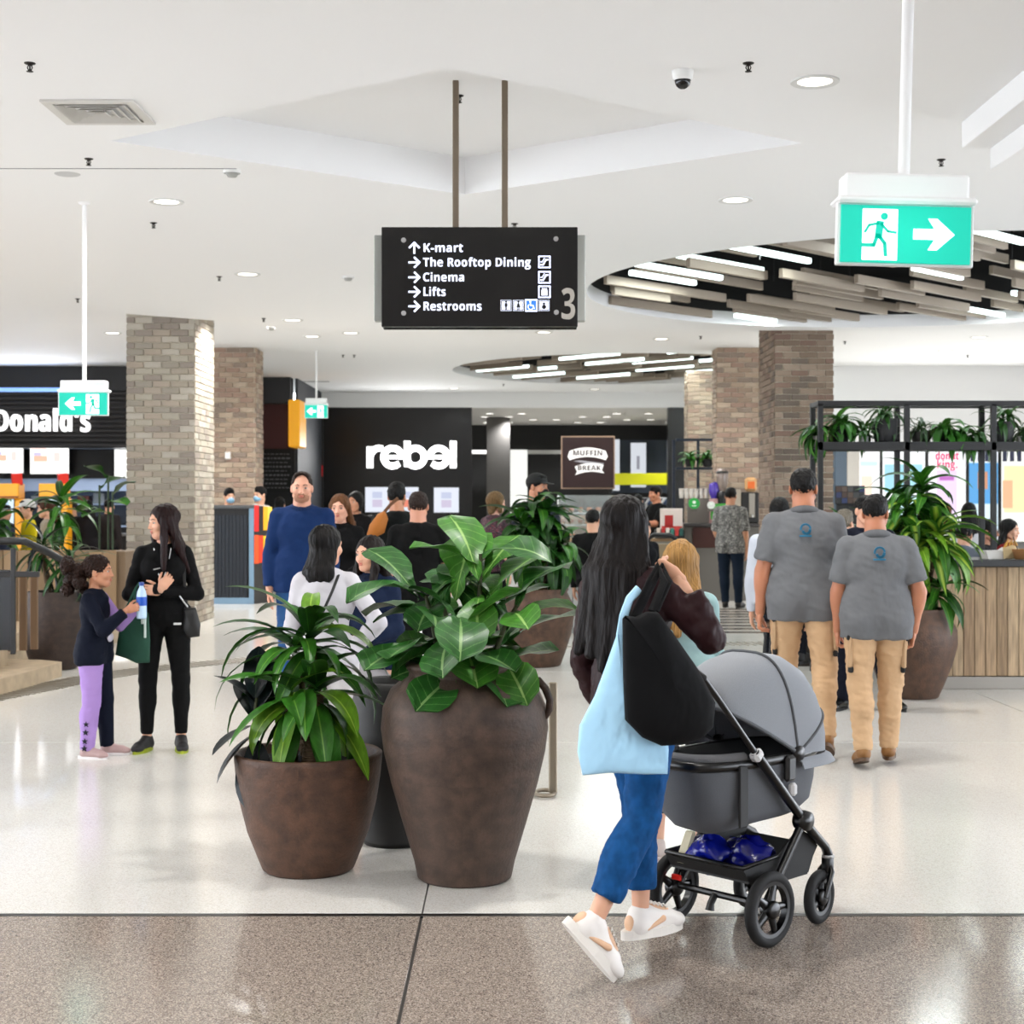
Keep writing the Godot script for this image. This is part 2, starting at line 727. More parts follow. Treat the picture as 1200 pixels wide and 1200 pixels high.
	# unseen long side walls; their open bays are added to let daylight in
	for sd in [-1.0, 1.0]:
		var wl := mb()
		wl.box(Vector3(13.6 * sd, 2.2, -35.0), Vector3(0.3, 5.4, 32))
		wl.box(Vector3(13.6 * sd, 4.3, -4.7), Vector3(0.3, 1.2, 28.6))
		for z in [-18.7, -14.0, -9.3, -4.6, 0.1, 4.8, 9.4]:
			wl.box(Vector3(13.6 * sd, 1.8, z), Vector3(0.3, 3.9, 0.5))
		struct("wall_left" if sd < 0 else "wall_right", wl, paint)
	struct("wall_far", mb().box(Vector3(0, 2.2, -50.6), Vector3(27.5, 5.4, 0.3)), plain(Color(0.3, 0.3, 0.3), 0.8))
	struct("wall_back", mb().box(Vector3(0, 2.2, 9.75), Vector3(27.5, 5.4, 0.3)), paint)

# a round opening in the ceiling: rim, dark inside, hanging slats and line lamps
func well(called: String, c: Vector3, r: float, rim: float, dir: Vector3, n: int, lamps: int, black: Material) -> void:
	var shellm := mb()
	shellm.lathe([Vector2(r + 0.1, rim), Vector2(r + 0.1, rim + 0.75), Vector2(0.001, rim + 0.75)], 72, Transform3D(Basis(), c), true)
	shellm.lathe([Vector2(0.001, rim + 0.7), Vector2(r + 0.04, rim + 0.7), Vector2(r + 0.04, rim)], 72, Transform3D(Basis(), c), true)
	var o := struct(called, shellm, black)
	put("upper_rim", mb().lathe([Vector2(r - 0.004, 0.17), Vector2(r - 0.001, 0.17), Vector2(r - 0.001, rim + 0.2), Vector2(r - 0.004, rim + 0.2), Vector2(r - 0.004, 0.17)], 72, Transform3D(Basis(), c), true), black, o)
	var slat := mat(Color(0.58, 0.53, 0.47), 0.6)
	var rg := RandomNumberGenerator.new()
	rg.seed = called.hash()
	var side := dir.cross(Vector3.UP)
	var spots := []
	for k in n:
		var off := -r + 0.15 + (2 * r - 0.3) * (k + 0.5) / n
		var half := sqrt(maxf(r * r - off * off, 0.01)) - 0.08
		var pos := -half + rg.randf() * 0.5
		while pos < half - 0.5:
			var L := minf(rg.randf_range(1.0, 2.6), half - pos)
			if L > 0.4:
				spots.append([off, pos + L / 2, L])
			pos += L + rg.randf_range(0.25, 1.4)
	var every := maxi(1, spots.size() / lamps)
	for k in spots.size():
		var s = spots[k]
		var h := 0.04 + rg.randf() * 0.22
		var lamp: bool = k % every == every / 2
		var w := 0.055
		var p: Vector3 = c + side * s[0] + dir * s[1] + Vector3(0, h, 0)
		if lamp:
			var LL := minf(s[2], 1.5)
			put("lamp_tube", mb().box(p + Vector3(0, -0.03, 0), Vector3(0.07, 0.06, LL), 0.01, Basis.looking_at(dir, Vector3.UP)), glow(Color(0.93, 1.0, 0.99), 2.2), o)
			var al := AreaLight3D.new()
			al.name = "lamp"
			al.area_size = Vector2(0.07, LL)
			al.area_normalize_energy = true
			al.light_energy = 1.6
			al.area_range = 30.0
			al.light_color = Color(0.95, 1.0, 0.99)
			al.shadow_enabled = true
			al.position = p + Vector3(0, -0.065, 0)
			al.basis = Basis.looking_at(Vector3.DOWN, dir)
			o.add_child(al, true)
		else:
			put("slat", mb().box(p, Vector3(w, 0.1, s[2]), 0.004, Basis.looking_at(dir, Vector3.UP)), slat, o)
	for k in 10:
		var a := TAU * k / 10
		var q := c + Vector3(cos(a), 0, sin(a)) * r * rg.randf_range(0.2, 0.8)
		put("hanger", mb().tube([q + Vector3(0, 0.1, 0), q + Vector3(0, rim + 0.7, 0)], 0.008, 6), black, o)

# ------------------------------------------------------------------ brick columns
func column(x0: float, x1: float, d: float, deep: float, h: float, side: float, palette: Array, label: String) -> void:
	var t := thing("brick_column", label, "column", Vector3((x0 + x1) / 2, 0, -d))
	var w := x1 - x0
	put("core", mb().box(Vector3(0, h / 2, -deep / 2), Vector3(w - 0.02, h, deep - 0.02)), mat(Color(0.74, 0.7, 0.63), 0.9), t)
	var ms := []
	for c in palette:
		ms.append(mat(c, 0.85, {"bump": noise_tex("grit", 0.08, 3, 0, 1), "bs": 0.5, "uv": Vector3(4, 4, 4)}))
	var shapes := {}
	var rows := int(h / 0.086)
	# front face, then the face that the camera sees beside it
	for f in 2:
		var lenw: float = w if f == 0 else deep
		for r in rows:
			var x := -lenw / 2 - (0.12 if r % 2 else 0.0)
			while x < lenw / 2 - 0.03:
				var a := maxf(x, -lenw / 2)
				var b := minf(x + 0.23, lenw / 2)
				x += 0.24
				if b - a < 0.04:
					continue
				if f == 1 and d > 24.0 and r > 200:
					continue
				var key := "%d %.2f" % [f, b - a]
				if not shapes.has(key):
					shapes[key] = mb().box(Vector3.ZERO, Vector3(b - a, 0.076, 0.03) if f == 0 else Vector3(0.03, 0.076, b - a), 0.004).mesh()
				var o := MeshInstance3D.new()
				o.name = "brick"
				o.mesh = shapes[key]
				var jit := rng.randf_range(-0.004, 0.004)
				if f == 0:
					o.position = Vector3((a + b) / 2, r * 0.086 + 0.043, -0.006 + jit)
				else:
					o.position = Vector3(side * (w / 2 - 0.006) + jit, r * 0.086 + 0.043, -deep / 2 + (a + b) / 2)
				o.set_surface_override_material(0, ms[rng.randi() % ms.size()])
				t.add_child(o, true)

func columns() -> void:
	var tan := [Color(0.66, 0.58, 0.5), Color(0.59, 0.51, 0.44), Color(0.69, 0.62, 0.54), Color(0.6, 0.5, 0.44), Color(0.53, 0.47, 0.42), Color(0.64, 0.56, 0.49)]
	var pale := [Color(0.65, 0.62, 0.56), Color(0.6, 0.56, 0.5), Color(0.68, 0.65, 0.6), Color(0.57, 0.54, 0.49), Color(0.63, 0.58, 0.52), Color(0.54, 0.5, 0.46)]
	column(-5.17, -4.26, 20.6, 1.32, C2, 1.0, pale, "tall pale brick column behind the woman in black with crossed arms")
	var brown := [Color(0.5, 0.43, 0.37), Color(0.43, 0.36, 0.3), Color(0.53, 0.46, 0.4), Color(0.43, 0.34, 0.29), Color(0.36, 0.31, 0.27), Color(0.48, 0.41, 0.35)]
	column(3.747, 4.587, 21.9, 1.36, C2, -1.0, brown, "tall brown brick column behind the two men in grey shirts")
	column(-5.27, -4.4, 26.4, 0.72, C2, 1.0, tan, "brick column with a small white box on it, above the two masked people")
	column(3.52, 4.39, 26.4, 0.55, C2, -1.0, tan, "brick column behind the coffee machine on the counter")
	column(3.55, 4.42, 31.0, 0.6, C2, -1.0, tan, "narrowest visible brick column beside the muffin shop's blue shelf frame")

# ------------------------------------------------------------------ smooth solids: tapered capsules joined by a smooth minimum, meshed as surface nets
class Field:
	var A := PackedVector3Array()
	var BA := PackedVector3Array()
	var M: Array[Basis] = []
	var RA := PackedFloat32Array()
	var RD := PackedFloat32Array()
	var INV := PackedFloat32Array()
	var K := PackedFloat32Array()
	var SM := PackedFloat32Array()
	var CUT := PackedInt32Array()      # how many planes cut this capsule
	var CP := PackedVector3Array()
	var CN := PackedVector3Array()
	var CP2 := PackedVector3Array()
	var CN2 := PackedVector3Array()
	var SUB := PackedByteArray()

	# m squeezes space round the capsule: use squash() for it
	func cap(a: Vector3, b: Vector3, ra: float, rb: float, k: float = 0.02, m: Basis = Basis.IDENTITY) -> int:
		A.append(a)
		var ba := m * (b - a)
		BA.append(ba)
		M.append(m)
		RA.append(ra)
		RD.append(rb - ra)
		var l := ba.length_squared()
		INV.append(1.0 / l if l > 1e-10 else 0.0)
		K.append(k)
		SM.append(maxf(m.x.length(), maxf(m.y.length(), m.z.length())))
		CUT.append(0)
		CP.append(Vector3.ZERO)
		CN.append(Vector3.ZERO)
		CP2.append(Vector3.ZERO)
		CN2.append(Vector3.ZERO)
		SUB.append(0)
		return A.size() - 1

	# ellipsoid of radii r along the axes of bs
	func ell(c: Vector3, r: Vector3, k: float = 0.02, bs: Basis = Basis.IDENTITY) -> int:
		var big := maxf(r.x, maxf(r.y, r.z))
		var m := bs * Basis.from_scale(Vector3(big / r.x, big / r.y, big / r.z)) * bs.transposed()
		return cap(c, c, big, big, k, m)

	static func squash(n: Vector3, s: float) -> Basis:
		# stretches distances along n by s, so that the shape is thinner there
		var q := s - 1.0
		return Basis(Vector3(1 + q * n.x * n.x, q * n.x * n.y, q * n.x * n.z), Vector3(q * n.x * n.y, 1 + q * n.y * n.y, q * n.y * n.z), Vector3(q * n.x * n.z, q * n.y * n.z, 1 + q * n.z * n.z))

	# keep only the side of the last capsule that n points away from
	func cut(p: Vector3, nn: Vector3) -> void:
		var i := A.size() - 1
		if CUT[i] == 0:
			CP[i] = p
			CN[i] = nn.normalized()
		else:
			CP2[i] = p
			CN2[i] = nn.normalized()
		CUT[i] += 1

	func sub() -> void:
		SUB[A.size() - 1] = 1

	func mesh(out: MB, h: float) -> void:
		var np := A.size()
		var lo := Vector3(1e9, 1e9, 1e9)
		var hi := -lo
		for i in np:
			if SUB[i]:
				continue
			var inv := M[i].inverse()
			var b := A[i] + inv * BA[i]
			var r := Vector3.ONE * (maxf(RA[i], RA[i] + RD[i]) + K[i] * 0.3)
			lo = lo.min(A[i] - r).min(b - r)
			hi = hi.max(A[i] + r).max(b + r)
		lo -= Vector3.ONE * h * 2.0
		hi += Vector3.ONE * h * 2.0
		var S := 6
		var nbx := int(ceil((hi.x - lo.x) / h / S))
		var nby := int(ceil((hi.y - lo.y) / h / S))
		var nbz := int(ceil((hi.z - lo.z) / h / S))
		var nx := nbx * S
		var ny := nby * S
		var nz := nbz * S
		var vals := PackedFloat32Array()
		vals.resize(nx * ny * nz)
		vals.fill(1.0)
		var R := 0.866 * S * h + h * 2.0
		var active := PackedInt32Array()
		for bz in nbz:
			for by in nby:
				for bx in nbx:
					var c := lo + Vector3(bx * S + S * 0.5 - 0.5, by * S + S * 0.5 - 0.5, bz * S + S * 0.5 - 0.5) * h
					var list := PackedInt32Array()
					var any := false
					var inside := false
					for i in np:
						var q := M[i] * (c - A[i])
						var tt := clampf(q.dot(BA[i]) * INV[i], 0.0, 1.0)
						var d := (q - BA[i] * tt).length() - RA[i] - RD[i] * tt
						var reach := R * SM[i]
						if d < reach + K[i]:
							if CUT[i] and (c - CP[i]).dot(CN[i]) > R + K[i]:
								continue
							if CUT[i] > 1 and (c - CP2[i]).dot(CN2[i]) > R + K[i]:
								continue
							list.append(i)
							if not SUB[i]:
								any = true
								if d < -reach and CUT[i] == 0:
									inside = true
							else:
								inside = false
								any = any
					if not any:
						continue
					var has_sub := false
					for i in list:
						if SUB[i]:
							has_sub = true
					var base := (bz * S * ny + by * S) * nx + bx * S
					if inside and not has_sub:
						for z in S:
							for y in S:
								var o := base + (z * ny + y) * nx
								for x in S:
									vals[o + x] = -1.0
						continue
					active.append((bz * nby + by) * nbx + bx)
					for z in S:
						for y in S:
							var o := base + (z * ny + y) * nx
							for x in S:
								var p := lo + Vector3(bx * S + x, by * S + y, bz * S + z) * h
								var f := 1.0
								for i in list:
									var q := M[i] * (p - A[i])
									var tt := clampf(q.dot(BA[i]) * INV[i], 0.0, 1.0)
									var d := (q - BA[i] * tt).length() - RA[i] - RD[i] * tt
									if CUT[i]:
										d = maxf(d, (p - CP[i]).dot(CN[i]))
										if CUT[i] > 1:
											d = maxf(d, (p - CP2[i]).dot(CN2[i]))
									var k := K[i]
									if SUB[i]:
										d = -d
										var e := absf(f - d)
										f = maxf(f, d)
										if e < k:
											f += (k - e) * (k - e) / (4.0 * k)
									else:
										var e := absf(f - d)
										f = minf(f, d)
										if e < k:
											f -= (k - e) * (k - e) / (4.0 * k)
								vals[o + x] = f
		# vertices
		var where := {}
		var sx := 1
		var sy := nx
		var sz := nx * ny
		var cells := PackedInt32Array()
		var seen := {}
		for bi in active:
			var bx := bi % nbx
			var by := (bi / nbx) % nby
			var bz := bi / (nbx * nby)
			for z in range(maxi(bz * S - 1, 0), mini(bz * S + S, nz - 1)):
				for y in range(maxi(by * S - 1, 0), mini(by * S + S, ny - 1)):
					var o := z * sz + y * sy
					for x in range(maxi(bx * S - 1, 0), mini(bx * S + S, nx - 1)):
						var q := o + x
						var v0 := vals[q]
						var m := 1 if v0 < 0 else 0
						if vals[q + 1] < 0: m |= 2
						if vals[q + sy] < 0: m |= 4
						if vals[q + sy + 1] < 0: m |= 8
						if vals[q + sz] < 0: m |= 16
						if vals[q + sz + 1] < 0: m |= 32
						if vals[q + sz + sy] < 0: m |= 64
						if vals[q + sz + sy + 1] < 0: m |= 128
						if m == 0 or m == 255 or where.has(q):
							continue
						var w0 := v0
						var w1 := vals[q + 1]
						var w2 := vals[q + sy]
						var w3 := vals[q + sy + 1]
						var w4 := vals[q + sz]
						var w5 := vals[q + sz + 1]
						var w6 := vals[q + sz + sy]
						var w7 := vals[q + sz + sy + 1]
						var acc := Vector3.ZERO
						var cnt := 0
						if (w0 < 0) != (w1 < 0):
							acc += Vector3(w0 / (w0 - w1), 0, 0); cnt += 1
						if (w2 < 0) != (w3 < 0):
							acc += Vector3(w2 / (w2 - w3), 1, 0); cnt += 1
						if (w4 < 0) != (w5 < 0):
							acc += Vector3(w4 / (w4 - w5), 0, 1); cnt += 1
						if (w6 < 0) != (w7 < 0):
							acc += Vector3(w6 / (w6 - w7), 1, 1); cnt += 1
						if (w0 < 0) != (w2 < 0):
							acc += Vector3(0, w0 / (w0 - w2), 0); cnt += 1
						if (w1 < 0) != (w3 < 0):
							acc += Vector3(1, w1 / (w1 - w3), 0); cnt += 1
						if (w4 < 0) != (w6 < 0):
							acc += Vector3(0, w4 / (w4 - w6), 1); cnt += 1
						if (w5 < 0) != (w7 < 0):
							acc += Vector3(1, w5 / (w5 - w7), 1); cnt += 1
						if (w0 < 0) != (w4 < 0):
							acc += Vector3(0, 0, w0 / (w0 - w4)); cnt += 1
						if (w1 < 0) != (w5 < 0):
							acc += Vector3(1, 0, w1 / (w1 - w5)); cnt += 1
						if (w2 < 0) != (w6 < 0):
							acc += Vector3(0, 1, w2 / (w2 - w6)); cnt += 1
						if (w3 < 0) != (w7 < 0):
							acc += Vector3(1, 1, w3 / (w3 - w7)); cnt += 1
						where[q] = out.vert(lo + (Vector3(x, y, z) + acc / maxi(cnt, 1)) * h)
						cells.append(q)
		for q in cells:
			var a := vals[q] < 0
			# the edges that leave this cell's low corner
			if a != (vals[q + 1] < 0):
				face(out, where, q, q - sy, q - sy - sz, q - sz, a)
			if a != (vals[q + sy] < 0):
				face(out, where, q, q - sz, q - sz - sx, q - sx, a)
			if a != (vals[q + sz] < 0):
				face(out, where, q, q - sx, q - sx - sy, q - sy, a)

	func face(out: MB, where: Dictionary, a: int, b: int, c: int, d: int, flip: bool) -> void:
		if not (where.has(b) and where.has(c) and where.has(d)):
			return
		var i: int = where[a]
		var j: int = where[b]
		var k: int = where[c]
		var l: int = where[d]
		if flip:
			out.tri(i, j, k)
			out.tri(i, k, l)
		else:
			out.tri(i, k, j)
			out.tri(i, l, k)

func field() -> Field:
	return Field.new()

# pushes the smooth vertices of a mesh along their normals by noise: folds and locks
func ruffle(m: MB, amp: float, freq: float, stretch: Vector3 = Vector3.ONE, sd: int = 1, from: int = 0, ridged: bool = false) -> void:
	var nz := FastNoiseLite.new()
	nz.seed = sd
	nz.frequency = freq
	nz.fractal_octaves = 2
	if ridged:
		nz.fractal_type = FastNoiseLite.FRACTAL_RIDGED
	var acc := PackedVector3Array()
	acc.resize(m.v.size())
	for k in range(0, m.ix.size(), 3):
		var a := m.ix[k]
		if a < from:
			continue
		var b := m.ix[k + 1]
		var c := m.ix[k + 2]
		var q := (m.v[c] - m.v[a]).cross(m.v[b] - m.v[a])
		acc[a] += q
		acc[b] += q
		acc[c] += q
	for k in range(from, m.v.size()):
		if acc[k].length_squared() > 1e-20:
			m.v[k] += acc[k].normalized() * amp * nz.get_noise_3dv(m.v[k] * stretch)

# ------------------------------------------------------------------ people (local axes: +z ahead, +x the person's left)
func dirv(o: Dictionary, k: String, d: Vector3) -> Vector3:
	return (o.get(k, d) as Vector3).normalized()

func skeleton(o: Dictionary) -> Dictionary:
	var H: float = o.get("h", 1.72)
	var fem: bool = o.get("sex", "m") != "m"
	var kid: bool = o.get("sex", "m") == "c"
	var w: float = o.get("w", 1.0)
	var J := {"H": H, "fem": fem, "w": w, "kid": kid}
	var hipw := (0.054 if fem else 0.052) * H * w
	var tl := 0.245 * H
	var sl := 0.243 * H
	var ank := 0.042 * H
	var tdl := dirv(o, "th_l", Vector3(0.05, -1, 0.0))
	var tdr := dirv(o, "th_r", Vector3(-0.05, -1, 0.0))
	var sdl := dirv(o, "sh_l", Vector3(0.02, -1, -0.04))
	var sdr := dirv(o, "sh_r", Vector3(-0.02, -1, -0.04))
	var hl := Vector3(hipw, 0, 0).rotated(Vector3.UP, deg_to_rad(o.get("hip_yaw", 0.0)))
	var hr := -hl
	var kl := hl + tdl * tl
	var kr := hr + tdr * tl
	var al := kl + sdl * sl
	var ar := kr + sdr * sl
	var fl: Vector2 = o.get("foot_l", Vector2(8, 0))
	var fr: Vector2 = o.get("foot_r", Vector2(-8, 0))
	# a raised heel lifts the ankle
	var lift_l := ank + maxf(0.0, sin(deg_to_rad(fl.y))) * 0.11 * H
	var lift_r := ank + maxf(0.0, sin(deg_to_rad(fr.y))) * 0.11 * H
	var y := maxf(lift_l - al.y, lift_r - ar.y)
	var off := Vector3(0, y, 0)
	J.P = off
	J.hl = hl + off
	J.hr = hr + off
	J.kl = kl + off
	J.kr = kr + off
	J.al = al + off
	J.ar = ar + off
	J.fl = fl
	J.fr = fr
	var sp := dirv(o, "spine", Vector3(0, 1, 0))
	J.sp = sp
	var tw := deg_to_rad(o.get("twist", 0.0))
	var ax := Vector3(1, 0, 0).rotated(Vector3.UP, tw)
	ax = (ax - sp * ax.dot(sp)).normalized()
	J.ax = ax
	J.fw = ax.cross(sp).normalized()
	J.neck = J.P + sp * 0.295 * H
	var shw := (0.087 if fem else 0.101) * H * (0.6 + 0.4 * w)
	if kid:
		shw = 0.084 * H
	J.sl = J.P + sp * 0.26 * H + ax * shw
	J.sr = J.P + sp * 0.26 * H - ax * shw
	var sd := dirv(o, "shrug", Vector3.ZERO) * 0.0
	J.sl += sd
	var ual := 0.172 * H
	var fal := 0.15 * H
	J.uld = dirv(o, "ua_l", Vector3(0.13, -1, -0.05))
	J.urd = dirv(o, "ua_r", Vector3(-0.13, -1, -0.05))
	J.fld = dirv(o, "fa_l", Vector3(0.03, -1, 0.18))
	J.frd = dirv(o, "fa_r", Vector3(-0.03, -1, 0.18))
	J.el = J.sl + J.uld * ual
	J.er = J.sr + J.urd * ual
	J.wl = J.el + J.fld * fal
	J.wr = J.er + J.frd * fal
	var hd: Vector3 = o.get("head", Vector3.ZERO)
	var hb := Basis.from_euler(Vector3(deg_to_rad(hd.x), deg_to_rad(hd.y), deg_to_rad(hd.z)))
	var hh: float = H * (0.133 if not kid else 0.155)
	J.hs = hh / 0.225
	J.hb = hb
	J.head = J.neck + (sp + Vector3(0, 0.6, 0.12)).normalized() * (hh * 0.5 + 0.024 * H) + Vector3(0, 0, 0.012 * H)
	return J

func torso_prims(f: Field, J: Dictionary, off: float, hem: Variant, belly: float = 0.0) -> void:
	var H: float = J.H
	var w: float = J.w
	var sp: Vector3 = J.sp
	var fw: Vector3 = J.fw
	var P0: Vector3 = J.P
	var m := Field.squash(fw, 1.38)
	var fem: bool = J.fem
	var k := 0.02 * H
	var hipr: float = (0.064 if fem else 0.057) * H * w + off
	var first := f.A.size()
	f.cap(J.hl + sp * 0.01 * H, J.hr + sp * 0.01 * H, hipr, hipr, k, Field.squash(fw, 1.15))
	for s in [J.hl, J.hr]:
		f.ell(s - fw * 0.028 * H - sp * 0.015 * H, Vector3(0.048, 0.05, 0.042) * H * (0.5 + 0.5 * w) + Vector3.ONE * off, k)
	var wr := (0.067 if fem else 0.076) * H * w + off
	f.cap(P0 + sp * 0.03 * H, P0 + sp * 0.12 * H, wr * 1.08 + belly, wr + belly, k, Field.squash(fw, 1.28))
	var cr := (0.078 if fem else 0.09) * H * (0.4 + 0.6 * w) + off
	f.cap(P0 + sp * 0.12 * H, P0 + sp * 0.205 * H, wr + belly * 0.7, cr, k, m)
	f.cap(P0 + sp * 0.2 * H - J.ax * 0.02 * H, P0 + sp * 0.2 * H + J.ax * 0.02 * H, cr * 0.98, cr * 0.98, k, Field.squash(fw, 1.4))
	if fem and not J.kid:
		for s in [-1.0, 1.0]:
			f.ell(P0 + sp * 0.198 * H + J.ax * s * 0.04 * H + fw * 0.046 * H, Vector3(0.038, 0.042, 0.032) * H + Vector3.ONE * off * 0.6, 0.035 * H)
	# shoulders and the slope up to the neck
	var sr := 0.027 * H + off
	f.cap(J.sl - J.ax * 0.012 * H, P0 + sp * 0.258 * H, sr, 0.047 * H + off, k, Field.squash(fw, 1.1))
	f.cap(J.sr + J.ax * 0.012 * H, P0 + sp * 0.258 * H, sr, 0.047 * H + off, k, Field.squash(fw, 1.1))
	f.cap(J.neck - sp * 0.03 * H, J.neck - sp * 0.012 * H - fw * 0.004 * H, 0.055 * H + off, 0.034 * H + off, 0.02 * H)
	if hem != null:
		for i in range(first, f.A.size()):
			f.CP[i] = hem
			f.CN[i] = -sp
			f.CUT[i] = 1

func arm_prims(f: Field, J: Dictionary, s: int, off: float, from: float = 0.0, to: float = 2.0, flare: float = 0.0) -> void:
	# from..to: 0 shoulder, 1 elbow, 2 wrist
	var H: float = J.H
	var a: Vector3 = J.sl if s > 0 else J.sr
	var e: Vector3 = J.el if s > 0 else J.er
	var w: Vector3 = J.wl if s > 0 else J.wr
	var th: float = (0.85 if J.fem else 1.0) * (0.5 + 0.5 * J.w)
	var r0: float = 0.0305 * H * th + off
	var r1: float = 0.025 * H * th + off
	var r2: float = 0.0165 * H * th + off
	var t := minf(to, 1.0)
	f.cap(a, e if to >= 1.0 else a.lerp(e, t), r0, lerpf(r0, r1, t) + (flare if to < 1.0 else 0.0), 0.01 * H)
	if to < 1.0:
		f.cut(a.lerp(e, t), e - a)
	if to > 1.0:
		var u := to - 1.0
		var d := (w - e).normalized()
		f.cap(e, e.lerp(w, u), r1, lerpf(r1, r2, u) + flare, 0.012 * H)
		if to < 2.0 or off > 0.0:
			f.cut(e.lerp(w, u), d)
		if to > 1.45:
			f.cap(e + d * 0.03 * H, e + d * 0.055 * H, 0.0255 * H * th + off, 0.0225 * H * th + off, 0.014 * H)

func leg_prims(f: Field, J: Dictionary, s: int, off: float, to: float = 2.0, hem_off: float = 0.0) -> void:
	var H: float = J.H
	var a: Vector3 = J.hl if s > 0 else J.hr
	var k: Vector3 = J.kl if s > 0 else J.kr
	var n: Vector3 = J.al if s > 0 else J.ar
	var w: float = 0.4 + 0.6 * J.w
	var r0: float = (0.056 if J.fem else 0.054) * H * w + off
	var r1: float = 0.033 * H * w + off
	var r2: float = 0.0205 * H + off + hem_off
	f.cap(a, k, r0, r1, 0.014 * H)
	var u := clampf(to - 1.0, 0.05, 1.0)
	var d := (n - k).normalized()
	f.cap(k, k.lerp(n, u), r1, lerpf(r1, r2, u), 0.014 * H)
	if to < 2.0 or off > 0.0:
		f.cut(k.lerp(n, u), d)
	# calf
	var back := (k - a).normalized()
	var b := (d - back * d.dot(back))
	var bk: Vector3 = b.normalized() if b.length() > 0.1 else -Vector3(0, 0, 1)
	f.ell(k + d * 0.075 * H + bk * 0.012 * H, Vector3(0.031, 0.07, 0.031) * H + Vector3.ONE * off, 0.02 * H, Basis(Quaternion(Vector3.UP, -d)))
	if to < 2.0:
		f.cut(k.lerp(n, u), d)

func hand_prims(f: Field, wrist: Vector3, dir: Vector3, thumb: Vector3, left: bool, curl: float, s: float, spread: float = 0.0) -> void:
	dir = dir.normalized()
	var th := (thumb - dir * thumb.dot(dir)).normalized()
	var pn := dir.cross(th) if left else th.cross(dir)
	f.cap(wrist - dir * 0.01 * s, wrist + dir * 0.028 * s, 0.026 * s, 0.033 * s, 0.012, Field.squash(pn, 1.5))
	f.cap(wrist + dir * 0.03 * s - th * 0.012 * s, wrist + dir * 0.08 * s - th * 0.014 * s, 0.027 * s, 0.026 * s, 0.012, Field.squash(pn, 2.0))
	f.cap(wrist + dir * 0.03 * s + th * 0.012 * s, wrist + dir * 0.08 * s + th * 0.016 * s, 0.027 * s, 0.025 * s, 0.012, Field.squash(pn, 2.0))
	var lens := [0.068, 0.077, 0.072, 0.056]
	for i in 4:
		var u := 0.03 - 0.02 * i
		var p := wrist + dir * (0.088 - absf(i - 1.2) * 0.004) * s + th * u * s
		var d := (dir + th * u * (2.0 + spread * 8.0)).normalized()
		var L: float = lens[i] * s
		for g in 3:
			var seg: float = L * [0.45, 0.31, 0.24][g]
			d = d.rotated(pn.cross(d).normalized(), -curl * [0.7, 1.0, 0.6][g] * (0.85 + 0.1 * i))
			var q := p + d * seg
			f.cap(p, q, (0.0088 - 0.0007 * g) * s, (0.0081 - 0.0007 * g) * s, 0.004)
			p = q
	var tp := wrist + dir * 0.028 * s + th * 0.026 * s + pn * 0.006 * s
	var td := (dir * 0.75 + th * 0.7 + pn * 0.35).normalized()
	for g in 3:
		var seg: float = [0.035, 0.032, 0.025][g] * s
		var q := tp + td * seg
		f.cap(tp, q, (0.0125 - 0.0015 * g) * s, (0.011 - 0.0013 * g) * s, 0.008)
		tp = q
		td = (td + dir * 0.35 + pn * 0.25 * curl - th * 0.15).normalized()

func head_prims(f: Field, J: Dictionary) -> void:
	var s: float = J.hs
	var B: Basis = J.hb
	var c: Vector3 = J.head
	var fem: bool = J.fem
	var T := func(x: float, y: float, z: float) -> Vector3: return c + B * (Vector3(x, y, z) * s)
	f.ell(T.call(0, 0.03, -0.012), Vector3(0.073, 0.084, 0.094) * s, 0.02 * s, B)
	f.ell(T.call(0, -0.03, 0.022), Vector3(0.058 if not fem else 0.055, 0.075, 0.068) * s, 0.03 * s, B)
	f.ell(T.call(0, -0.088, 0.05), Vector3(0.03 if not fem else 0.024, 0.021, 0.026) * s, 0.03 * s, B)
	f.cap(T.call(0.05, -0.055, 0.0), T.call(0.02, -0.09, 0.045), 0.02 * s, 0.018 * s, 0.03 * s)
	f.cap(T.call(-0.05, -0.055, 0.0), T.call(-0.02, -0.09, 0.045), 0.02 * s, 0.018 * s, 0.03 * s)
	f.cap(T.call(-0.032, 0.018, 0.074), T.call(0.032, 0.018, 0.074), 0.013 * s, 0.013 * s, 0.02 * s)
	for x in [-1.0, 1.0]:
		f.ell(T.call(0.038 * x, -0.028, 0.06), Vector3(0.024, 0.024, 0.022) * s, 0.02 * s, B)
		f.ell(T.call(0.032 * x, 0.0, 0.094), Vector3(0.018, 0.011, 0.014) * s, 0.012 * s, B)
		f.sub()
	f.cap(T.call(0, 0.004, 0.086), T.call(0, -0.034, 0.1 if fem else 0.104), 0.0075 * s, (0.0105 if fem else 0.0125) * s, 0.012 * s)
	for x in [-1.0, 1.0]:
		f.ell(T.call(0.012 * x, -0.037, 0.093), Vector3(0.008, 0.007, 0.01) * s, 0.006 * s, B)
		f.ell(T.call(0.075 * x, -0.006, -0.008), Vector3(0.009, 0.03, 0.019) * s, 0.008 * s, B * Basis(Vector3(0, 1, 0), -0.35 * x))
	f.ell(T.call(0, -0.0575, 0.084), Vector3(0.02, 0.006, 0.009) * s, 0.008 * s, B)
	f.ell(T.call(0, -0.067, 0.082), Vector3(0.018, 0.0065, 0.009) * s, 0.008 * s, B)

func neck_prims(f: Field, J: Dictionary) -> void:
	var H: float = J.H
	var r: float = (0.0285 if J.fem else 0.036) * H * (0.4 + 0.6 * J.w)
	f.cap(J.neck - J.sp * 0.02 * H, J.head + J.hb * Vector3(0, -0.055, -0.022) * J.hs, r * 1.12, r, 0.015 * H)

const CELLS := [[0.022, 0.0085, 0.0075], [0.016, 0.006, 0.006], [0.012, 0.0045, 0.0042]]

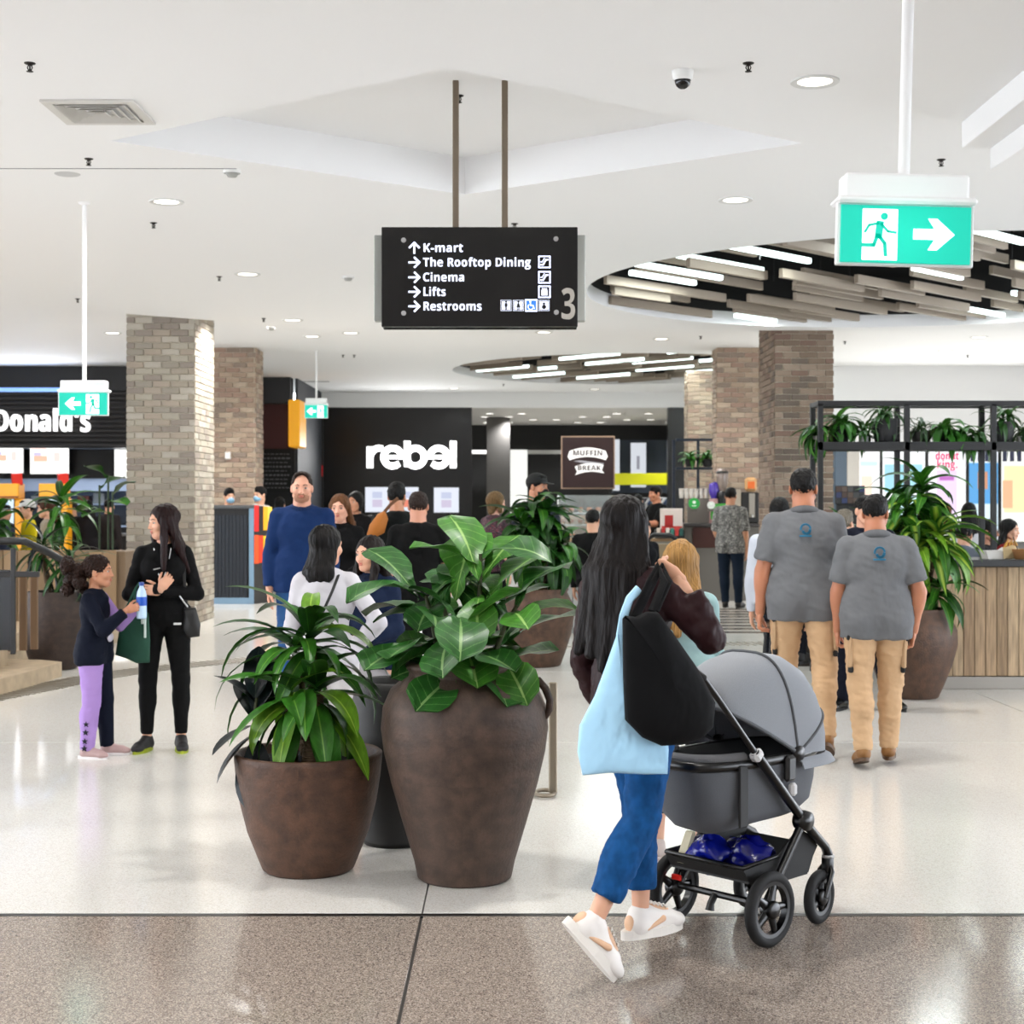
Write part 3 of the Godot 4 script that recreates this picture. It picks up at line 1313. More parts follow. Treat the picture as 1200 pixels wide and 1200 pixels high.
func person(o: Dictionary) -> Node3D:
	var J := skeleton(o)
	var H: float = J.H
	var lod: int = o.get("lod", 0)
	var cb: float = CELLS[lod][0]
	var ch: float = CELLS[lod][1]
	var chd: float = CELLS[lod][2]
	var at: Vector3 = o.at
	if o.has("seat"):      # seated: the hips are put at this height
		at.y = o.seat - J.P.y + 0.05 * H
	var t := thing("person", o.label, "person", at, o.get("yaw", 0.0), o.get("group", ""))
	t.set_meta("skeleton", 1)
	t.remove_meta("skeleton")
	var skin_c: Color = o.get("skin", Color(0.80, 0.58, 0.46))
	var skin := mat(skin_c, 0.5, {"sss": 0.08})
	# ---- body
	var body := mb()
	var f := field()
	torso_prims(f, J, -0.004, null)
	neck_prims(f, J)
	for s in [1, -1]:
		arm_prims(f, J, s, 0.0)
		leg_prims(f, J, s, -0.003)
		var n: Vector3 = J.al if s > 0 else J.ar
		var ft: Vector2 = J.fl if s > 0 else J.fr
		var fd := Basis.from_euler(Vector3(deg_to_rad(ft.y), deg_to_rad(ft.x), 0)) * Vector3(0, 0, 1)
		f.cap(n + Vector3(0, -0.015, 0), n + fd * 0.075 * H + Vector3(0, -0.022 * H, 0), 0.018 * H, 0.014 * H, 0.01)
	f.mesh(body, cb if o.get("bare", false) or lod < 2 else 0.013)
	f = field()
	head_prims(f, J)
	f.cap(J.head + J.hb * Vector3(0, -0.05, -0.02) * J.hs, J.head + J.hb * Vector3(0, -0.05, -0.02) * J.hs + (J.neck - J.head) * 0.45, 0.048 * J.hs * (0.9 if J.fem else 1.05), 0.047 * J.hs * (0.9 if J.fem else 1.05), 0.02)
	f.mesh(body, ch)
	var hsz := H / 1.75 * (0.92 if J.fem else 1.0)
	for s in [1, -1]:
		var key := "l" if s > 0 else "r"
		f = field()
		hand_prims(f, J.wl if s > 0 else J.wr, o.get("hd_" + key, J.fld if s > 0 else J.frd), o.get("thumb_" + key, Vector3(0, 0, 1)), s > 0, o.get("curl_" + key, 0.35), hsz)
		f.mesh(body, chd)
	put("body", body, skin, t)
	face(t, J, o, skin_c)
	if o.has("hair"):
		hair(t, J, o.hair, lod)
	if o.has("legs"):
		trousers(t, J, o.legs, cb, lod)
	if o.has("top"):
		top(t, J, o.top, cb, lod)
	if o.has("skirt"):
		var sk := mb()
		f = field()
		var so: Dictionary = o.skirt
		f.cap(J.P + J.sp * 0.03 * H, J.P - J.sp * so.get("len", 0.22) * H, 0.088 * H, so.get("r", 0.12) * H, 0.01, Field.squash(J.fw, 1.2))
		f.cut(J.P - J.sp * so.get("len", 0.22) * H, -J.sp)
		f.mesh(sk, cb)
		ruffle(sk, 0.008, 9.0, Vector3(1, 0.2, 1))
		put("skirt", sk, fabric(so.c), t)
	for s in [1, -1]:
		shoe(t, J, s, o.get("shoes", {"c": Color(0.05, 0.05, 0.05)}), chd)
	t.set_meta("j", 0)
	t.remove_meta("j")
	joints[t] = J
	return t

var joints := {}

func face(t: Node3D, J: Dictionary, o: Dictionary, skin_c: Color) -> void:
	var s: float = J.hs
	var B: Basis = J.hb
	var c: Vector3 = J.head
	var lod: int = o.get("lod", 0)
	if o.get("back", false):
		return
	for x in [-1.0, 1.0]:
		var p := c + B * (Vector3(0.032 * x, -0.001, 0.0775) * s)
		put("eye", mb().ball(p, Vector3(0.0125, 0.0066, 0.0095) * s, B, 12), mat(Color(0.7, 0.68, 0.65), 0.2), t)
		put("iris", mb().ball(p + B * (Vector3(0.0, 0.0004, 0.0068) * s), Vector3(0.0058, 0.0056, 0.0036) * s, B, 10), mat(Color(0.05, 0.03, 0.02), 0.15), t)
		put("eyebrow", mb().tube([c + B * (Vector3(0.014 * x, 0.019, 0.0915) * s), c + B * (Vector3(0.03 * x, 0.025, 0.089) * s), c + B * (Vector3(0.048 * x, 0.019, 0.077) * s)], [0.0026 * s, 0.003 * s, 0.0016 * s], 6), plain(o.get("brow", Color(0.07, 0.045, 0.03)), 0.8), t)
	if not o.has("mask"):
		var lips := mb()
		var dk := skin_c.lerp(Color(0.6, 0.16, 0.16), 0.55)
		lips.ball(c + B * (Vector3(0, -0.0575, 0.0868) * s), Vector3(0.0205, 0.0052, 0.0082) * s, B, 12)
		lips.ball(c + B * (Vector3(0, -0.0672, 0.0848) * s), Vector3(0.0185, 0.006, 0.0082) * s, B, 12)
		put("lips", lips, plain(dk, 0.4), t)
	else:
		var f := field()
		f.ell(c + B * (Vector3(0, -0.055, 0.045) * s), Vector3(0.06, 0.052, 0.066) * s, 0.02, B)
		f.cut(c + B * (Vector3(0, -0.02, 0.1) * s), B * Vector3(0, 1, -0.25))
		f.ell(c + B * (Vector3(0, -0.04, 0.09) * s), Vector3(0.026, 0.03, 0.026) * s, 0.02, B)
		f.cut(c + B * (Vector3(0, -0.02, 0.1) * s), B * Vector3(0, 1, -0.25))
		var m := mb()
		f.mesh(m, 0.007)
		put("face_mask", m, plain(o.mask, 0.8), t)
	if o.has("beard"):
		var f := field()
		f.ell(c + B * (Vector3(0, -0.07, 0.035) * s), Vector3(0.0575, 0.047, 0.062) * s, 0.02, B)
		f.cut(c + B * (Vector3(0, -0.045, 0.1) * s), B * Vector3(0, 1, 0.2))
		f.ell(c + B * (Vector3(0, -0.064, 0.1) * s), Vector3(0.022, 0.013, 0.03) * s, 0.004, B)
		f.sub()
		f.ell(c + B * (Vector3(0, -0.042, 0.088) * s), Vector3(0.026, 0.007, 0.012) * s, 0.004, B)
		var m := mb()
		f.mesh(m, 0.006)
		put("beard", m, mat(o.beard, 0.9), t)
	if o.has("glasses"):
		var m := mb()
		for x in [-1.0, 1.0]:
			var ring := []
			for k in 14:
				ring.append(c + B * (Vector3(0.033 * x + cos(TAU * k / 14) * 0.023, sin(TAU * k / 14) * 0.018, 0.1) * s))
			m.tube(ring, 0.002, 5, false, Vector3.ZERO, 1.0, true)
			m.tube([c + B * (Vector3(0.055 * x, 0.003, 0.1) * s), c + B * (Vector3(0.082 * x, 0.002, 0.0) * s)], 0.002, 5)
		m.tube([c + B * (Vector3(-0.01, 0.004, 0.1) * s), c + B * (Vector3(0.01, 0.004, 0.1) * s)], 0.002, 5)
		put("glasses", m, plain(Color(0.02, 0.02, 0.02), 0.3), t)
	if o.has("cap"):
		var f := field()
		f.ell(c + B * (Vector3(0, 0.045, -0.012) * s), Vector3(0.088, 0.09, 0.106) * s, 0.01, B)
		f.cut(c + B * (Vector3(0, 0.032, 0) * s), B * Vector3(0, -1, 0.12))
		f.ell(c + B * (Vector3(0, 0.034, 0.1) * s), Vector3(0.07, 0.007, 0.075) * s, 0.006, B * Basis(Vector3(1, 0, 0), 0.12))
		var m := mb()
		f.mesh(m, 0.007)
		put("cap", m, plain(o.cap, 0.8), t)

func hair_mat(c: Color) -> StandardMaterial3D:
	return mat(c, 0.52, {"spec": 0.3, "tex": noise_tex("streak", 0.06, 3, 0.45, 1.0), "bump": noise_tex("streak", 0.06, 3, 0.45, 1.0), "bs": 0.6, "uv": Vector3(9, 0.5, 9)})

func hair(t: Node3D, J: Dictionary, h: Dictionary, lod: int) -> void:
	var s: float = J.hs
	var B: Basis = J.hb
	var c: Vector3 = J.head
	var f := field()
	var style: String = h.style
	var T := func(x: float, y: float, z: float) -> Vector3: return c + B * (Vector3(x, y, z) * s)
	var m := mb()
	var cell := 0.008 if lod < 1 else 0.006
	if style == "short":
		var fade: float = h.get("fade", 0.0)
		f.ell(T.call(0, 0.036, -0.014), Vector3(0.078, 0.086 + h.get("tall", 0.0), 0.099) * s, 0.015, B)
		f.cut(T.call(0, -0.042 + fade, -0.03), B * Vector3(0, -1, 0.45))
		f.ell(T.call(0, 0.09, 0.02), Vector3(0.06, 0.03 + h.get("tall", 0.0), 0.07) * s, 0.02, B)
		f.ell(T.call(0, -0.02 + h.get("bald", 0.0), 0.125 - h.get("bald", 0.0) * 0.4), Vector3(0.075, 0.085 + h.get("bald", 0.0) * 0.4, 0.06 + h.get("bald", 0.0) * 0.4) * s, 0.01, B)
		f.sub()
		f.mesh(m, cell)
		ruffle(m, 0.006 * h.get("rough", 1.0), 40.0)
	else:
		f.ell(T.call(0, 0.038, -0.016), Vector3(0.084, 0.09, 0.102) * s, 0.02, B)
		f.cut(T.call(0, -0.06, -0.03), B * Vector3(0, -1, 0.3))
		if style == "long":
			var L: float = h.get("len", 0.3)
			var wd: float = h.get("wide", 1.0)
			var back: Vector3 = B * Vector3(0, 0, -1)
			back.y = 0
			back = back.normalized()
			var x: Vector3 = B * Vector3(1, 0, 0)
			x.y = 0
			x = x.normalized()
			for k in 5:
				var u := (k - 2) / 2.0
				var a: Vector3 = c + x * u * 0.062 * s + back * (0.055 - 0.05 * u * u) * s + Vector3(0, 0.02, 0)
				var b: Vector3 = c + x * u * 0.088 * s * wd + back * (0.115 - 0.045 * u * u) * s + Vector3(0, -0.16 * s, 0)
				f.cap(a, b, 0.032 * s, 0.034 * s, 0.03, Field.squash(back, 1.2))
				var e: Vector3 = c + x * u * 0.1 * s * wd + back * (0.115 + minf(maxf(L - 0.22, 0.0) * 0.4, 0.06) - 0.03 * u * u) * s + Vector3(0, -L + absf(u) * 0.03 + 0.02 * sin(k * 2.3), 0)
				f.cap(b, e, 0.034 * s, 0.022 * s, 0.03, Field.squash(back, 1.3))
			if h.get("front", 0.0) > 0.0:
				for u in [-1.0, 1.0]:
					var a: Vector3 = T.call(0.07 * u, 0.02, 0.03)
					var b: Vector3 = T.call(0.08 * u, -0.1, 0.03)
					f.cap(a, b, 0.022 * s, 0.026 * s, 0.02)
					f.cap(b, b + Vector3(0, -h.front, 0) + J.fw * 0.05, 0.026 * s, 0.018 * s, 0.02)
		elif style == "bob":
			for u in [-1.0, 1.0]:
				f.cap(T.call(0.066 * u, 0.03, -0.01), T.call(0.072 * u, -0.09, 0.0), 0.028 * s, 0.022 * s, 0.03)
			f.cap(T.call(0, 0.02, -0.06), T.call(0, -0.09, -0.06), 0.06 * s, 0.045 * s, 0.03)
		elif style == "pony":
			var back: Vector3 = B * Vector3(0, 0, -1)
			f.ell(T.call(0, 0.03, -0.12), Vector3.ONE * 0.03 * s, 0.02)
			f.cap(T.call(0, 0.03, -0.13), T.call(0, 0.0, -0.15) + Vector3(0, -h.get("len", 0.2) * 0.5, 0), 0.026 * s, 0.034 * s, 0.02)
			f.cap(T.call(0, 0.0, -0.15) + Vector3(0, -h.get("len", 0.2) * 0.5, 0), T.call(0, 0, -0.14) + Vector3(0, -h.get("len", 0.2), 0), 0.034 * s, 0.012 * s, 0.02)
		elif style == "puff":
			var r := RandomNumberGenerator.new()
			r.seed = 5
			for k in 26:
				var q := Vector3(r.randf_range(-1, 1), r.randf_range(-1, 1), r.randf_range(-1, 1)).normalized() * r.randf_range(0.2, 1.0)
				f.ell(T.call(0, -0.02, -0.18) + q * Vector3(0.09, 0.11, 0.095), Vector3.ONE * r.randf_range(0.025, 0.045), 0.015)
		f.ell(T.call(0, -0.022, 0.112), Vector3(0.064, 0.097, 0.062) * s, 0.01, B)
		f.sub()
		# open the sides of the face
		f.mesh(m, cell)
		ruffle(m, 0.012 if style == "puff" else 0.006, 38.0 if style != "puff" else 55.0, Vector3(1, 0.12 if style == "long" or style == "pony" else 1.0, 1))
	put("hair", m, hair_mat(h.c), t)

func trousers(t: Node3D, J: Dictionary, o: Dictionary, cell: float, lod: int) -> void:
	var H: float = J.H
	var off: float = o.get("off", 0.012)
	var f := field()
	var waist: float = o.get("waist", 0.075)
	var first := f.A.size()
	var hipr: float = (0.064 if J.fem else 0.058) * H * J.w + off * 0.8
	f.cap(J.hl + J.sp * 0.01 * H, J.hr + J.sp * 0.01 * H, hipr, hipr, 0.03, Field.squash(J.fw, 1.12))
	for s in [J.hl, J.hr]:
		f.ell(s - J.fw * 0.03 * H - J.sp * 0.016 * H, Vector3(0.048, 0.05, 0.042) * H * (0.5 + 0.5 * J.w) + Vector3.ONE * minf(off * 0.5, 0.007), 0.025)
	f.cap(J.P + J.sp * 0.03 * H, J.P + J.sp * 0.09 * H, (0.073 if J.fem else 0.08) * H * J.w + minf(off, 0.007), (0.069 if J.fem else 0.079) * H * J.w + minf(off, 0.007), 0.02, Field.squash(J.fw, 1.28))
	for i in range(first, f.A.size()):
		f.CP[i] = J.P + J.sp * waist * H
		f.CN[i] = J.sp
		f.CUT[i] = 1
	for s in [1, -1]:
		if o.get("skip", 0) != s:
			leg_prims(f, J, s, off, o.get("len", 2.0), o.get("hem", 0.0))
	var m := mb()
	f.mesh(m, cell)
	ruffle(m, o.get("fold", 0.004) * 0.4, 9.0, Vector3(1, 2.0, 1), 3)
	if lod > 0:
		ruffle(m, o.get("fold", 0.004) * 1.1, 5.0, Vector3(1.2, 3.0, 1.2), 8, 0, true)
	put(o.get("name", "trousers"), m, o.get("mat", fabric(o.c)), t)

func top(t: Node3D, J: Dictionary, o: Dictionary, cell: float, lod: int) -> void:
	var H: float = J.H
	var off: float = o.get("off", 0.013)
	var f := field()
	var hem: Vector3 = J.P - J.sp * o.get("hem", 0.03) * H
	torso_prims(f, J, off, hem, o.get("belly", 0.0))
	# the collar opens round the neck
	var np: Vector3 = J.neck + J.sp * o.get("neck", -0.004) * H
	var nk := f.A.size() - 1
	f.CP2[nk] = np
	f.CN2[nk] = (J.sp + J.fw * 0.3).normalized()
	f.CUT[nk] = 2
	if o.get("hem", 0.03) > 0.05:
		var hw: float = (0.062 if J.fem else 0.055) * H * J.w + off + 0.006
		for q in [J.hl, J.hr]:
			f.cap(q + J.sp * 0.06 * H, q - J.sp * (o.get("hem", 0.03) + 0.03) * H, hw * 0.92, hw, 0.04, Field.squash(J.fw, 1.05))
			f.cut(hem, -J.sp)
	for s in [1, -1]:
		var sl: float = o.get("sleeve", 2.0)
		if sl > 0.0 and o.get("skip", 0) != s:
			arm_prims(f, J, s, off * o.get("arm_off", 0.8), 0.0, sl, o.get("flare", 0.004))
	var m := mb()
	f.mesh(m, cell)
	var amp: float = o.get("fold", 0.005)
	ruffle(m, amp * 0.4, 8.0, Vector3(1.6, 1.1, 1.4), 4)
	if lod > 0:
		ruffle(m, amp * 1.0, 5.0, Vector3(1.2, 2.2, 1.2), 9, 0, true)
	put(o.get("name", "shirt"), m, o.get("mat", fabric(o.c)), t)
	if o.has("collar"):
		var ring := []
		for k in 17:
			var a := -PI * 0.5 + TAU * k / 16.0
			ring.append(J.neck - J.sp * 0.004 * H + (J.ax * cos(a) * 0.044 * J.w - J.fw * (sin(a) * 0.046 * J.w - 0.002)) * H + J.sp * (0.009 + sin(a) * 0.014) * H)
		put("collar", mb().tube(ring, 0.016, 6, true, J.sp, 1.6), fabric(o.collar), t)

func shoe(t: Node3D, J: Dictionary, s: int, o: Dictionary, cell: float) -> void:
	var H: float = J.H * o.get("size", 1.0)
	var n: Vector3 = J.al if s > 0 else J.ar
	var ft: Vector2 = J.fl if s > 0 else J.fr
	var B := Basis.from_euler(Vector3(deg_to_rad(ft.y), deg_to_rad(ft.x), 0))
	var T := func(x: float, y: float, z: float) -> Vector3: return n + B * (Vector3(x, y, z) * H)
	var f := field()
	var by := -0.042
	var side := float(s) * 0.004
	f.cap(T.call(0, by + 0.026, -0.012), T.call(side, by + 0.024, 0.075), 0.0235 * H, 0.0225 * H, 0.015)
	f.cut(T.call(0, by + 0.008, 0), B * Vector3(0, -1, 0))
	f.ell(T.call(side, by + 0.02, 0.085), Vector3(0.024, 0.018, 0.034) * H, 0.015, B)
	f.cut(T.call(0, by + 0.008, 0), B * Vector3(0, -1, 0))
	f.cap(T.call(0, by + 0.03, -0.006), T.call(0, by + 0.045 + o.get("high", 0.0), -0.004), 0.025 * H, 0.0235 * H, 0.015)
	f.cap(T.call(0, by + 0.045, 0.012), T.call(0, by + 0.028, 0.06), 0.02 * H, 0.016 * H, 0.015)
	var up := node("shoe", t)
	var m := mb()
	f.mesh(m, cell)
	put("upper", m, plain(o.c, o.get("rough", 0.6)), up)
	if o.has("trim"):
		var tr := field()
		tr.cap(T.call(side * 0.4, by + 0.052, 0.026), T.call(side, by + 0.039, 0.066), 0.011 * H, 0.012 * H, 0.01)
		tr.ell(T.call(0, by + 0.03, -0.0285), Vector3(0.015, 0.018, 0.0085) * H, 0.01, B)
		for e in [-1.0, 1.0]:
			tr.cap(T.call(0.0205 * e, by + 0.02, 0.0), T.call(0.0215 * e + side, by + 0.034, 0.045), 0.0045 * H, 0.007 * H, 0.01)
		var tm := mb()
		tr.mesh(tm, cell)
		put("overlay", tm, plain(o.trim, 0.6), up)
		for k in 4:
			var z := 0.03 + k * 0.011
			put("lace", mb().tube([T.call(-0.012 + side, by + 0.062 - k * 0.0035, z), T.call(side, by + 0.0665 - k * 0.0035, z + 0.002), T.call(0.012 + side, by + 0.062 - k * 0.0035, z)], 0.0018 * H, 6), plain(Color(0.85, 0.84, 0.82), 0.7), up)
	# sole: a footprint outline with thickness
	var pts := PackedVector2Array()
	for k in 28:
		var a := TAU * k / 28
		var z := sin(a)
		var wd := 0.0265 if z > 0 else 0.0235
		pts.append(Vector2((cos(a) * wd + side * (0.5 + 0.5 * z)) * H, (0.033 + z * 0.083) * H))
	var th: float = o.get("sole_h", 0.012) * H
	var mm := mb().prism(pts, th, Transform3D(B * Basis(Vector3(1, 0, 0), Vector3(0, 0, 1), Vector3(0, -1, 0)), T.call(0, by, 0) + B * Vector3(0, th, 0)))
	put("sole", mm, plain(o.get("sole", o.c), 0.6), up)

# ------------------------------------------------------------------ flat marks drawn as raised strokes on a board (x right, y up, z towards the reader)
func stroke(m: MB, pts: Array, w: float, z: float, th: float = 0.002) -> MB:
	for k in pts.size() - 1:
		var a: Vector2 = pts[k]
		var b: Vector2 = pts[k + 1]
		var d := (b - a)
		var an := d.angle()
		m.box(Vector3((a.x + b.x) / 2, (a.y + b.y) / 2, z), Vector3(d.length() + w * 0.6, w, th), 0.0, Basis(Vector3(0, 0, 1), an))
	return m

func disc(m: MB, c: Vector2, r: float, z: float, th: float = 0.002) -> MB:
	return m.lathe([Vector2(r, -th / 2), Vector2(r, th / 2), Vector2(0.0002, th / 2)], 20, Transform3D(Basis(Vector3(1, 0, 0), PI / 2), Vector3(c.x, c.y, z)), true)

func arrow(m: MB, c: Vector2, dir: Vector2, s: float, w: float, z: float) -> MB:
	var n := Vector2(-dir.y, dir.x)
	stroke(m, [c - dir * s * 0.5, c + dir * s * 0.44], w, z)
	stroke(m, [c + dir * s * 0.02 + n * s * 0.46, c + dir * s * 0.48], w, z)
	stroke(m, [c + dir * s * 0.02 - n * s * 0.46, c + dir * s * 0.48], w, z)
	return m

func ring_frame(m: MB, c: Vector2, s: float, w: float, z: float) -> MB:
	var h := s / 2
	return stroke(m, [c + Vector2(-h, -h), c + Vector2(h, -h), c + Vector2(h, h), c + Vector2(-h, h), c + Vector2(-h, -h)], w, z)

func figure(m: MB, c: Vector2, s: float, z: float, skirt: bool) -> MB:
	disc(m, c + Vector2(0, s * 0.34), s * 0.1, z)
	if skirt:
		m.prism(PackedVector2Array([c + Vector2(-0.06, 0.22) * s, c + Vector2(0.06, 0.22) * s, c + Vector2(0.2, -0.16) * s, c + Vector2(-0.2, -0.16) * s]), 0.002, Transform3D(Basis(), Vector3(0, 0, z - 0.001)))
	else:
		m.box(Vector3(c.x, c.y + 0.05 * s, z), Vector3(0.26 * s, 0.34 * s, 0.002))
	m.box(Vector3(c.x - 0.055 * s, c.y - 0.25 * s, z), Vector3(0.075 * s, 0.3 * s, 0.002))
	m.box(Vector3(c.x + 0.055 * s, c.y - 0.25 * s, z), Vector3(0.075 * s, 0.3 * s, 0.002))
	return m

func directory() -> void:
	var d := 9.8
	var sc := F / d
	var c := Vector3(X(562, d), Y(324.5, d), -d)
	var t := thing("directory_sign", "black hanging directory board listing shops with white arrows and the number 3", "sign", c)
	var w := 230.0 / sc
	var h := 117.0 / sc
	put("panel", mb().box(Vector3(0, 0, -0.02), Vector3(w, h, 0.04), 0.004), mat(Color(0.012, 0.012, 0.016), 0.12), t)
	put("backing", mb().box(Vector3(0, 0, -0.09), Vector3(249.0 / sc, 101.0 / sc, 0.09), 0.004), mat(Color(0.62, 0.63, 0.61), 0.4, {"metal": 0.3}), t)
	put("rear_panel", mb().box(Vector3(0, 0, -0.16), Vector3(w, h, 0.04), 0.004), mat(Color(0.012, 0.012, 0.016), 0.12), t)
	var steel := mat(Color(0.5, 0.45, 0.39), 0.4, {"metal": 0.6})
	for q in [533.5, 591.5]:
		put("hanging_post", mb().box(Vector3((q - 562) / sc, (4.36 - c.y + h / 2) / 2, -0.09), Vector3(0.04, 4.36 - c.y - h / 2, 0.04), 0.004), steel, t)
	var lit := glow(Color(0.9, 0.92, 1.0), 1.0)
	var L := func(px: float, py: float) -> Vector2: return Vector2((px - 562) / sc, (324.5 - py) / sc)
	for b in [[473, 281.5], [651.5, 280], [473, 367], [652, 366]]:
		put("bolt", disc(mb(), L.call(b[0], b[1]), 0.016, 0.002, 0.008), metal(Color(0.75, 0.75, 0.75), 0.3), t)
	var lines := [["K-mart", 290.5, 46, Vector2(0, 1)], ["The Rooftop Dining", 307.5, 126, Vector2(1, 0)], ["Cinema", 325, 48, Vector2(1, 0)], ["Lifts", 342, 26, Vector2(1, 0)], ["Restrooms", 359, 68, Vector2(1, 0)]]
	for r in lines:
		var p: Vector2 = L.call(496, r[1])
		text("lettering", r[0], 10.0 / sc, 0.003, lit, t, Vector3(p.x + r[2] / sc / 2, p.y, 0.0015), 0, true, true, "Droid Sans", -r[2] / sc)
		put("arrow", arrow(mb(), L.call(485.5, r[1]), r[3], 12.5 / sc, 2.3 / sc, 0.0015), lit, t)
	var blue := glow(Color(0.15, 0.4, 0.95), 0.8)
	var icons := [[638, 307, "up"], [638, 325, "up"], [638, 342, "lift"], [593, 358, "man"], [607.5, 358, "woman"], [622.5, 358, "chair"], [637.5, 358, "baby"]]
	for i in icons:
		var p: Vector2 = L.call(i[0], i[1])
		var s := 13.0 / sc
		var m := mb()
		var z := 0.002
		if i[2] == "chair":
			put("pictogram_plate", mb().box(Vector3(p.x, p.y, 0.001), Vector3(s, s, 0.002)), blue, t)
			z = 0.0035
		if i[2] == "man" or i[2] == "woman" or i[2] == "baby":
			put("pictogram_plate", mb().box(Vector3(p.x, p.y, 0.001), Vector3(s * 0.98, s * 0.98, 0.002)), lit, t)
			var dk := plain(Color(0.012, 0.012, 0.016), 0.3)
			var m2 := mb()
			ring_frame(m2, p, s * 0.84, s * 0.07, 0.003)
			if i[2] == "baby":
				disc(m2, p + Vector2(0, s * 0.16), s * 0.12, 0.003)
				disc(m2, p + Vector2(0, -s * 0.14), s * 0.2, 0.003)
			else:
				figure(m2, p, s, 0.003, i[2] == "woman")
			put("pictogram", m2, dk, t)
			continue
		ring_frame(m, p, s, s * 0.12, z)
		if i[2] == "up":
			stroke(m, [p + Vector2(-0.34, -0.26) * s, p + Vector2(-0.12, -0.26) * s, p + Vector2(0.14, 0.2) * s, p + Vector2(0.34, 0.2) * s], s * 0.13, z)
			stroke(m, [p + Vector2(-0.34, 0.0) * s, p + Vector2(-0.2, 0.0) * s, p + Vector2(0.0, 0.34) * s], s * 0.08, z)
		elif i[2] == "lift":
			m.box(Vector3(p.x, p.y - s * 0.08, z), Vector3(s * 0.55, s * 0.5, 0.002))
			for k in 3:
				disc(m, p + Vector2((k - 1) * 0.17, 0.27) * s, s * 0.07, z)
		else:
			disc(m, p + Vector2(-0.08, 0.33) * s, s * 0.08, z)
			stroke(m, [p + Vector2(-0.08, 0.25) * s, p + Vector2(-0.04, 0.0) * s, p + Vector2(0.16, 0.0) * s, p + Vector2(0.28, -0.28) * s], s * 0.09, z)
			var arc := []
			for k in 10:
				var a := 0.6 + k * 0.5
				arc.append(p + Vector2(-0.04, -0.12) * s + Vector2(-sin(a), cos(a)) * s * 0.25)
			stroke(m, arc, s * 0.07, z)
		put("pictogram", m, lit, t)
	var p3: Vector2 = L.call(666, 357)
	text("floor_number", "3", 36.0 / sc, 0.004, plain(Color(0.62, 0.6, 0.57), 0.4), t, Vector3(p3.x, p3.y, 0.002), 0, true, true, "Droid Sans", -16.0 / sc)

func exit_sign(d: float, cx: float, top: float, bottom: float, wpx: float, right: bool, h: float, turn: float, label: String) -> void:
	var sc := F / d
	var w := wpx / sc / cos(turn)
	var hh := (bottom - top) / sc
	var c := Vector3(X(cx, d), Y((top + bottom) / 2, d), -d)
	var t := thing("exit_sign", label, "sign", c, turn)
	if right:
		t.rotation.z = -0.025
	var white := mat(Color(0.9, 0.9, 0.9), 0.35)
	put("housing", mb().box(Vector3(0, hh * 0.5 + hh * 0.24, -0.035), Vector3(w * 0.93, hh * 0.46, 0.09), 0.008), white, t)
	put("lid", mb().box(Vector3(0, hh * 0.53, -0.03), Vector3(w * 1.04, hh * 0.12, 0.11), 0.008), white, t)
	put("frame", mb().box(Vector3(0, 0, -0.014), Vector3(w * 1.02, hh * 1.02, 0.02), 0.003), white, t)
	var pole := h - c.y - hh * 0.95
	put("hanging_rod", mb().tube([Vector3(0.0, hh * 0.9, -0.035), Vector3(0, hh * 0.95 + pole, -0.035)], 0.0175, 12), white, t)
	put("ceiling_rose", mb().lathe([Vector2(0.02, -0.02), Vector2(0.045, -0.012), Vector2(0.05, 0.0)], 20, Transform3D(Basis(), Vector3(0, h - c.y, -0.035))), white, t)
	var green := glow(Color(0.0, 0.62, 0.54), 0.95)
	var lit := glow(Color(1, 1, 1), 1.15)
	put("lamp_panel", mb().box(Vector3(0, -hh * 0.01, 0.0), Vector3(w * 0.965, hh * 0.92, 0.01), 0.001), green, t)
	var sg := 1.0 if right else -1.0
	var z := 0.006
	var ux := w * 0.965
	# arrow: a solid block arrow
	var ac := Vector2(0.215 * ux * sg, 0.0)
	var s := hh * 0.6
	var pts := PackedVector2Array()
	for q in [[-0.55, 0.14], [0.02, 0.14], [-0.16, 0.42], [0.08, 0.42], [0.55, 0.0], [0.08, -0.42], [-0.16, -0.42], [0.02, -0.14], [-0.55, -0.14]]:
		pts.append(ac + Vector2(q[0] * sg, q[1]) * s)
	put("arrow", mb().prism(pts, 0.002, Transform3D(Basis(), Vector3(0, 0, z - 0.001))), lit, t)
	# door and running man
	var dc := Vector2((-0.2 if right else 0.2) * ux, 0.0)
	put("door_mark", mb().box(Vector3(dc.x, dc.y - hh * 0.02, z - 0.0005), Vector3(ux * 0.27, hh * 0.82, 0.002)), lit, t)
	var m := mb()
	var S := hh * 0.8
	var Q := func(x: float, y: float) -> Vector2: return dc + Vector2(x * sg, y) * S
	disc(m, Q.call(0.08, 0.34), S * 0.075, z + 0.0015)
	stroke(m, [Q.call(0.0, 0.2), Q.call(-0.03, -0.06)], S * 0.15, z + 0.0015)
	stroke(m, [Q.call(-0.03, -0.04), Q.call(0.1, -0.2), Q.call(0.12, -0.44)], S * 0.075, z + 0.0015)
	stroke(m, [Q.call(-0.05, -0.04), Q.call(-0.12, -0.24), Q.call(-0.34, -0.24)], S * 0.075, z + 0.0015)
	stroke(m, [Q.call(0.02, 0.19), Q.call(0.16, 0.04), Q.call(0.32, 0.02)], S * 0.05, z + 0.0015)
	stroke(m, [Q.call(-0.03, 0.2), Q.call(-0.22, 0.16), Q.call(-0.3, 0.02)], S * 0.05, z + 0.0015)
	put("running_figure", m, green, t)
	var l := OmniLight3D.new()
	l.name = "lamp"
	l.light_color = Color(0.5, 1.0, 0.92)
	l.light_energy = 0.012
	l.light_size = 0.1
	l.omni_range = 10.0
	l.shadow_enabled = true
	l.position = Vector3(0, 0, 0.12)
	t.add_child(l)

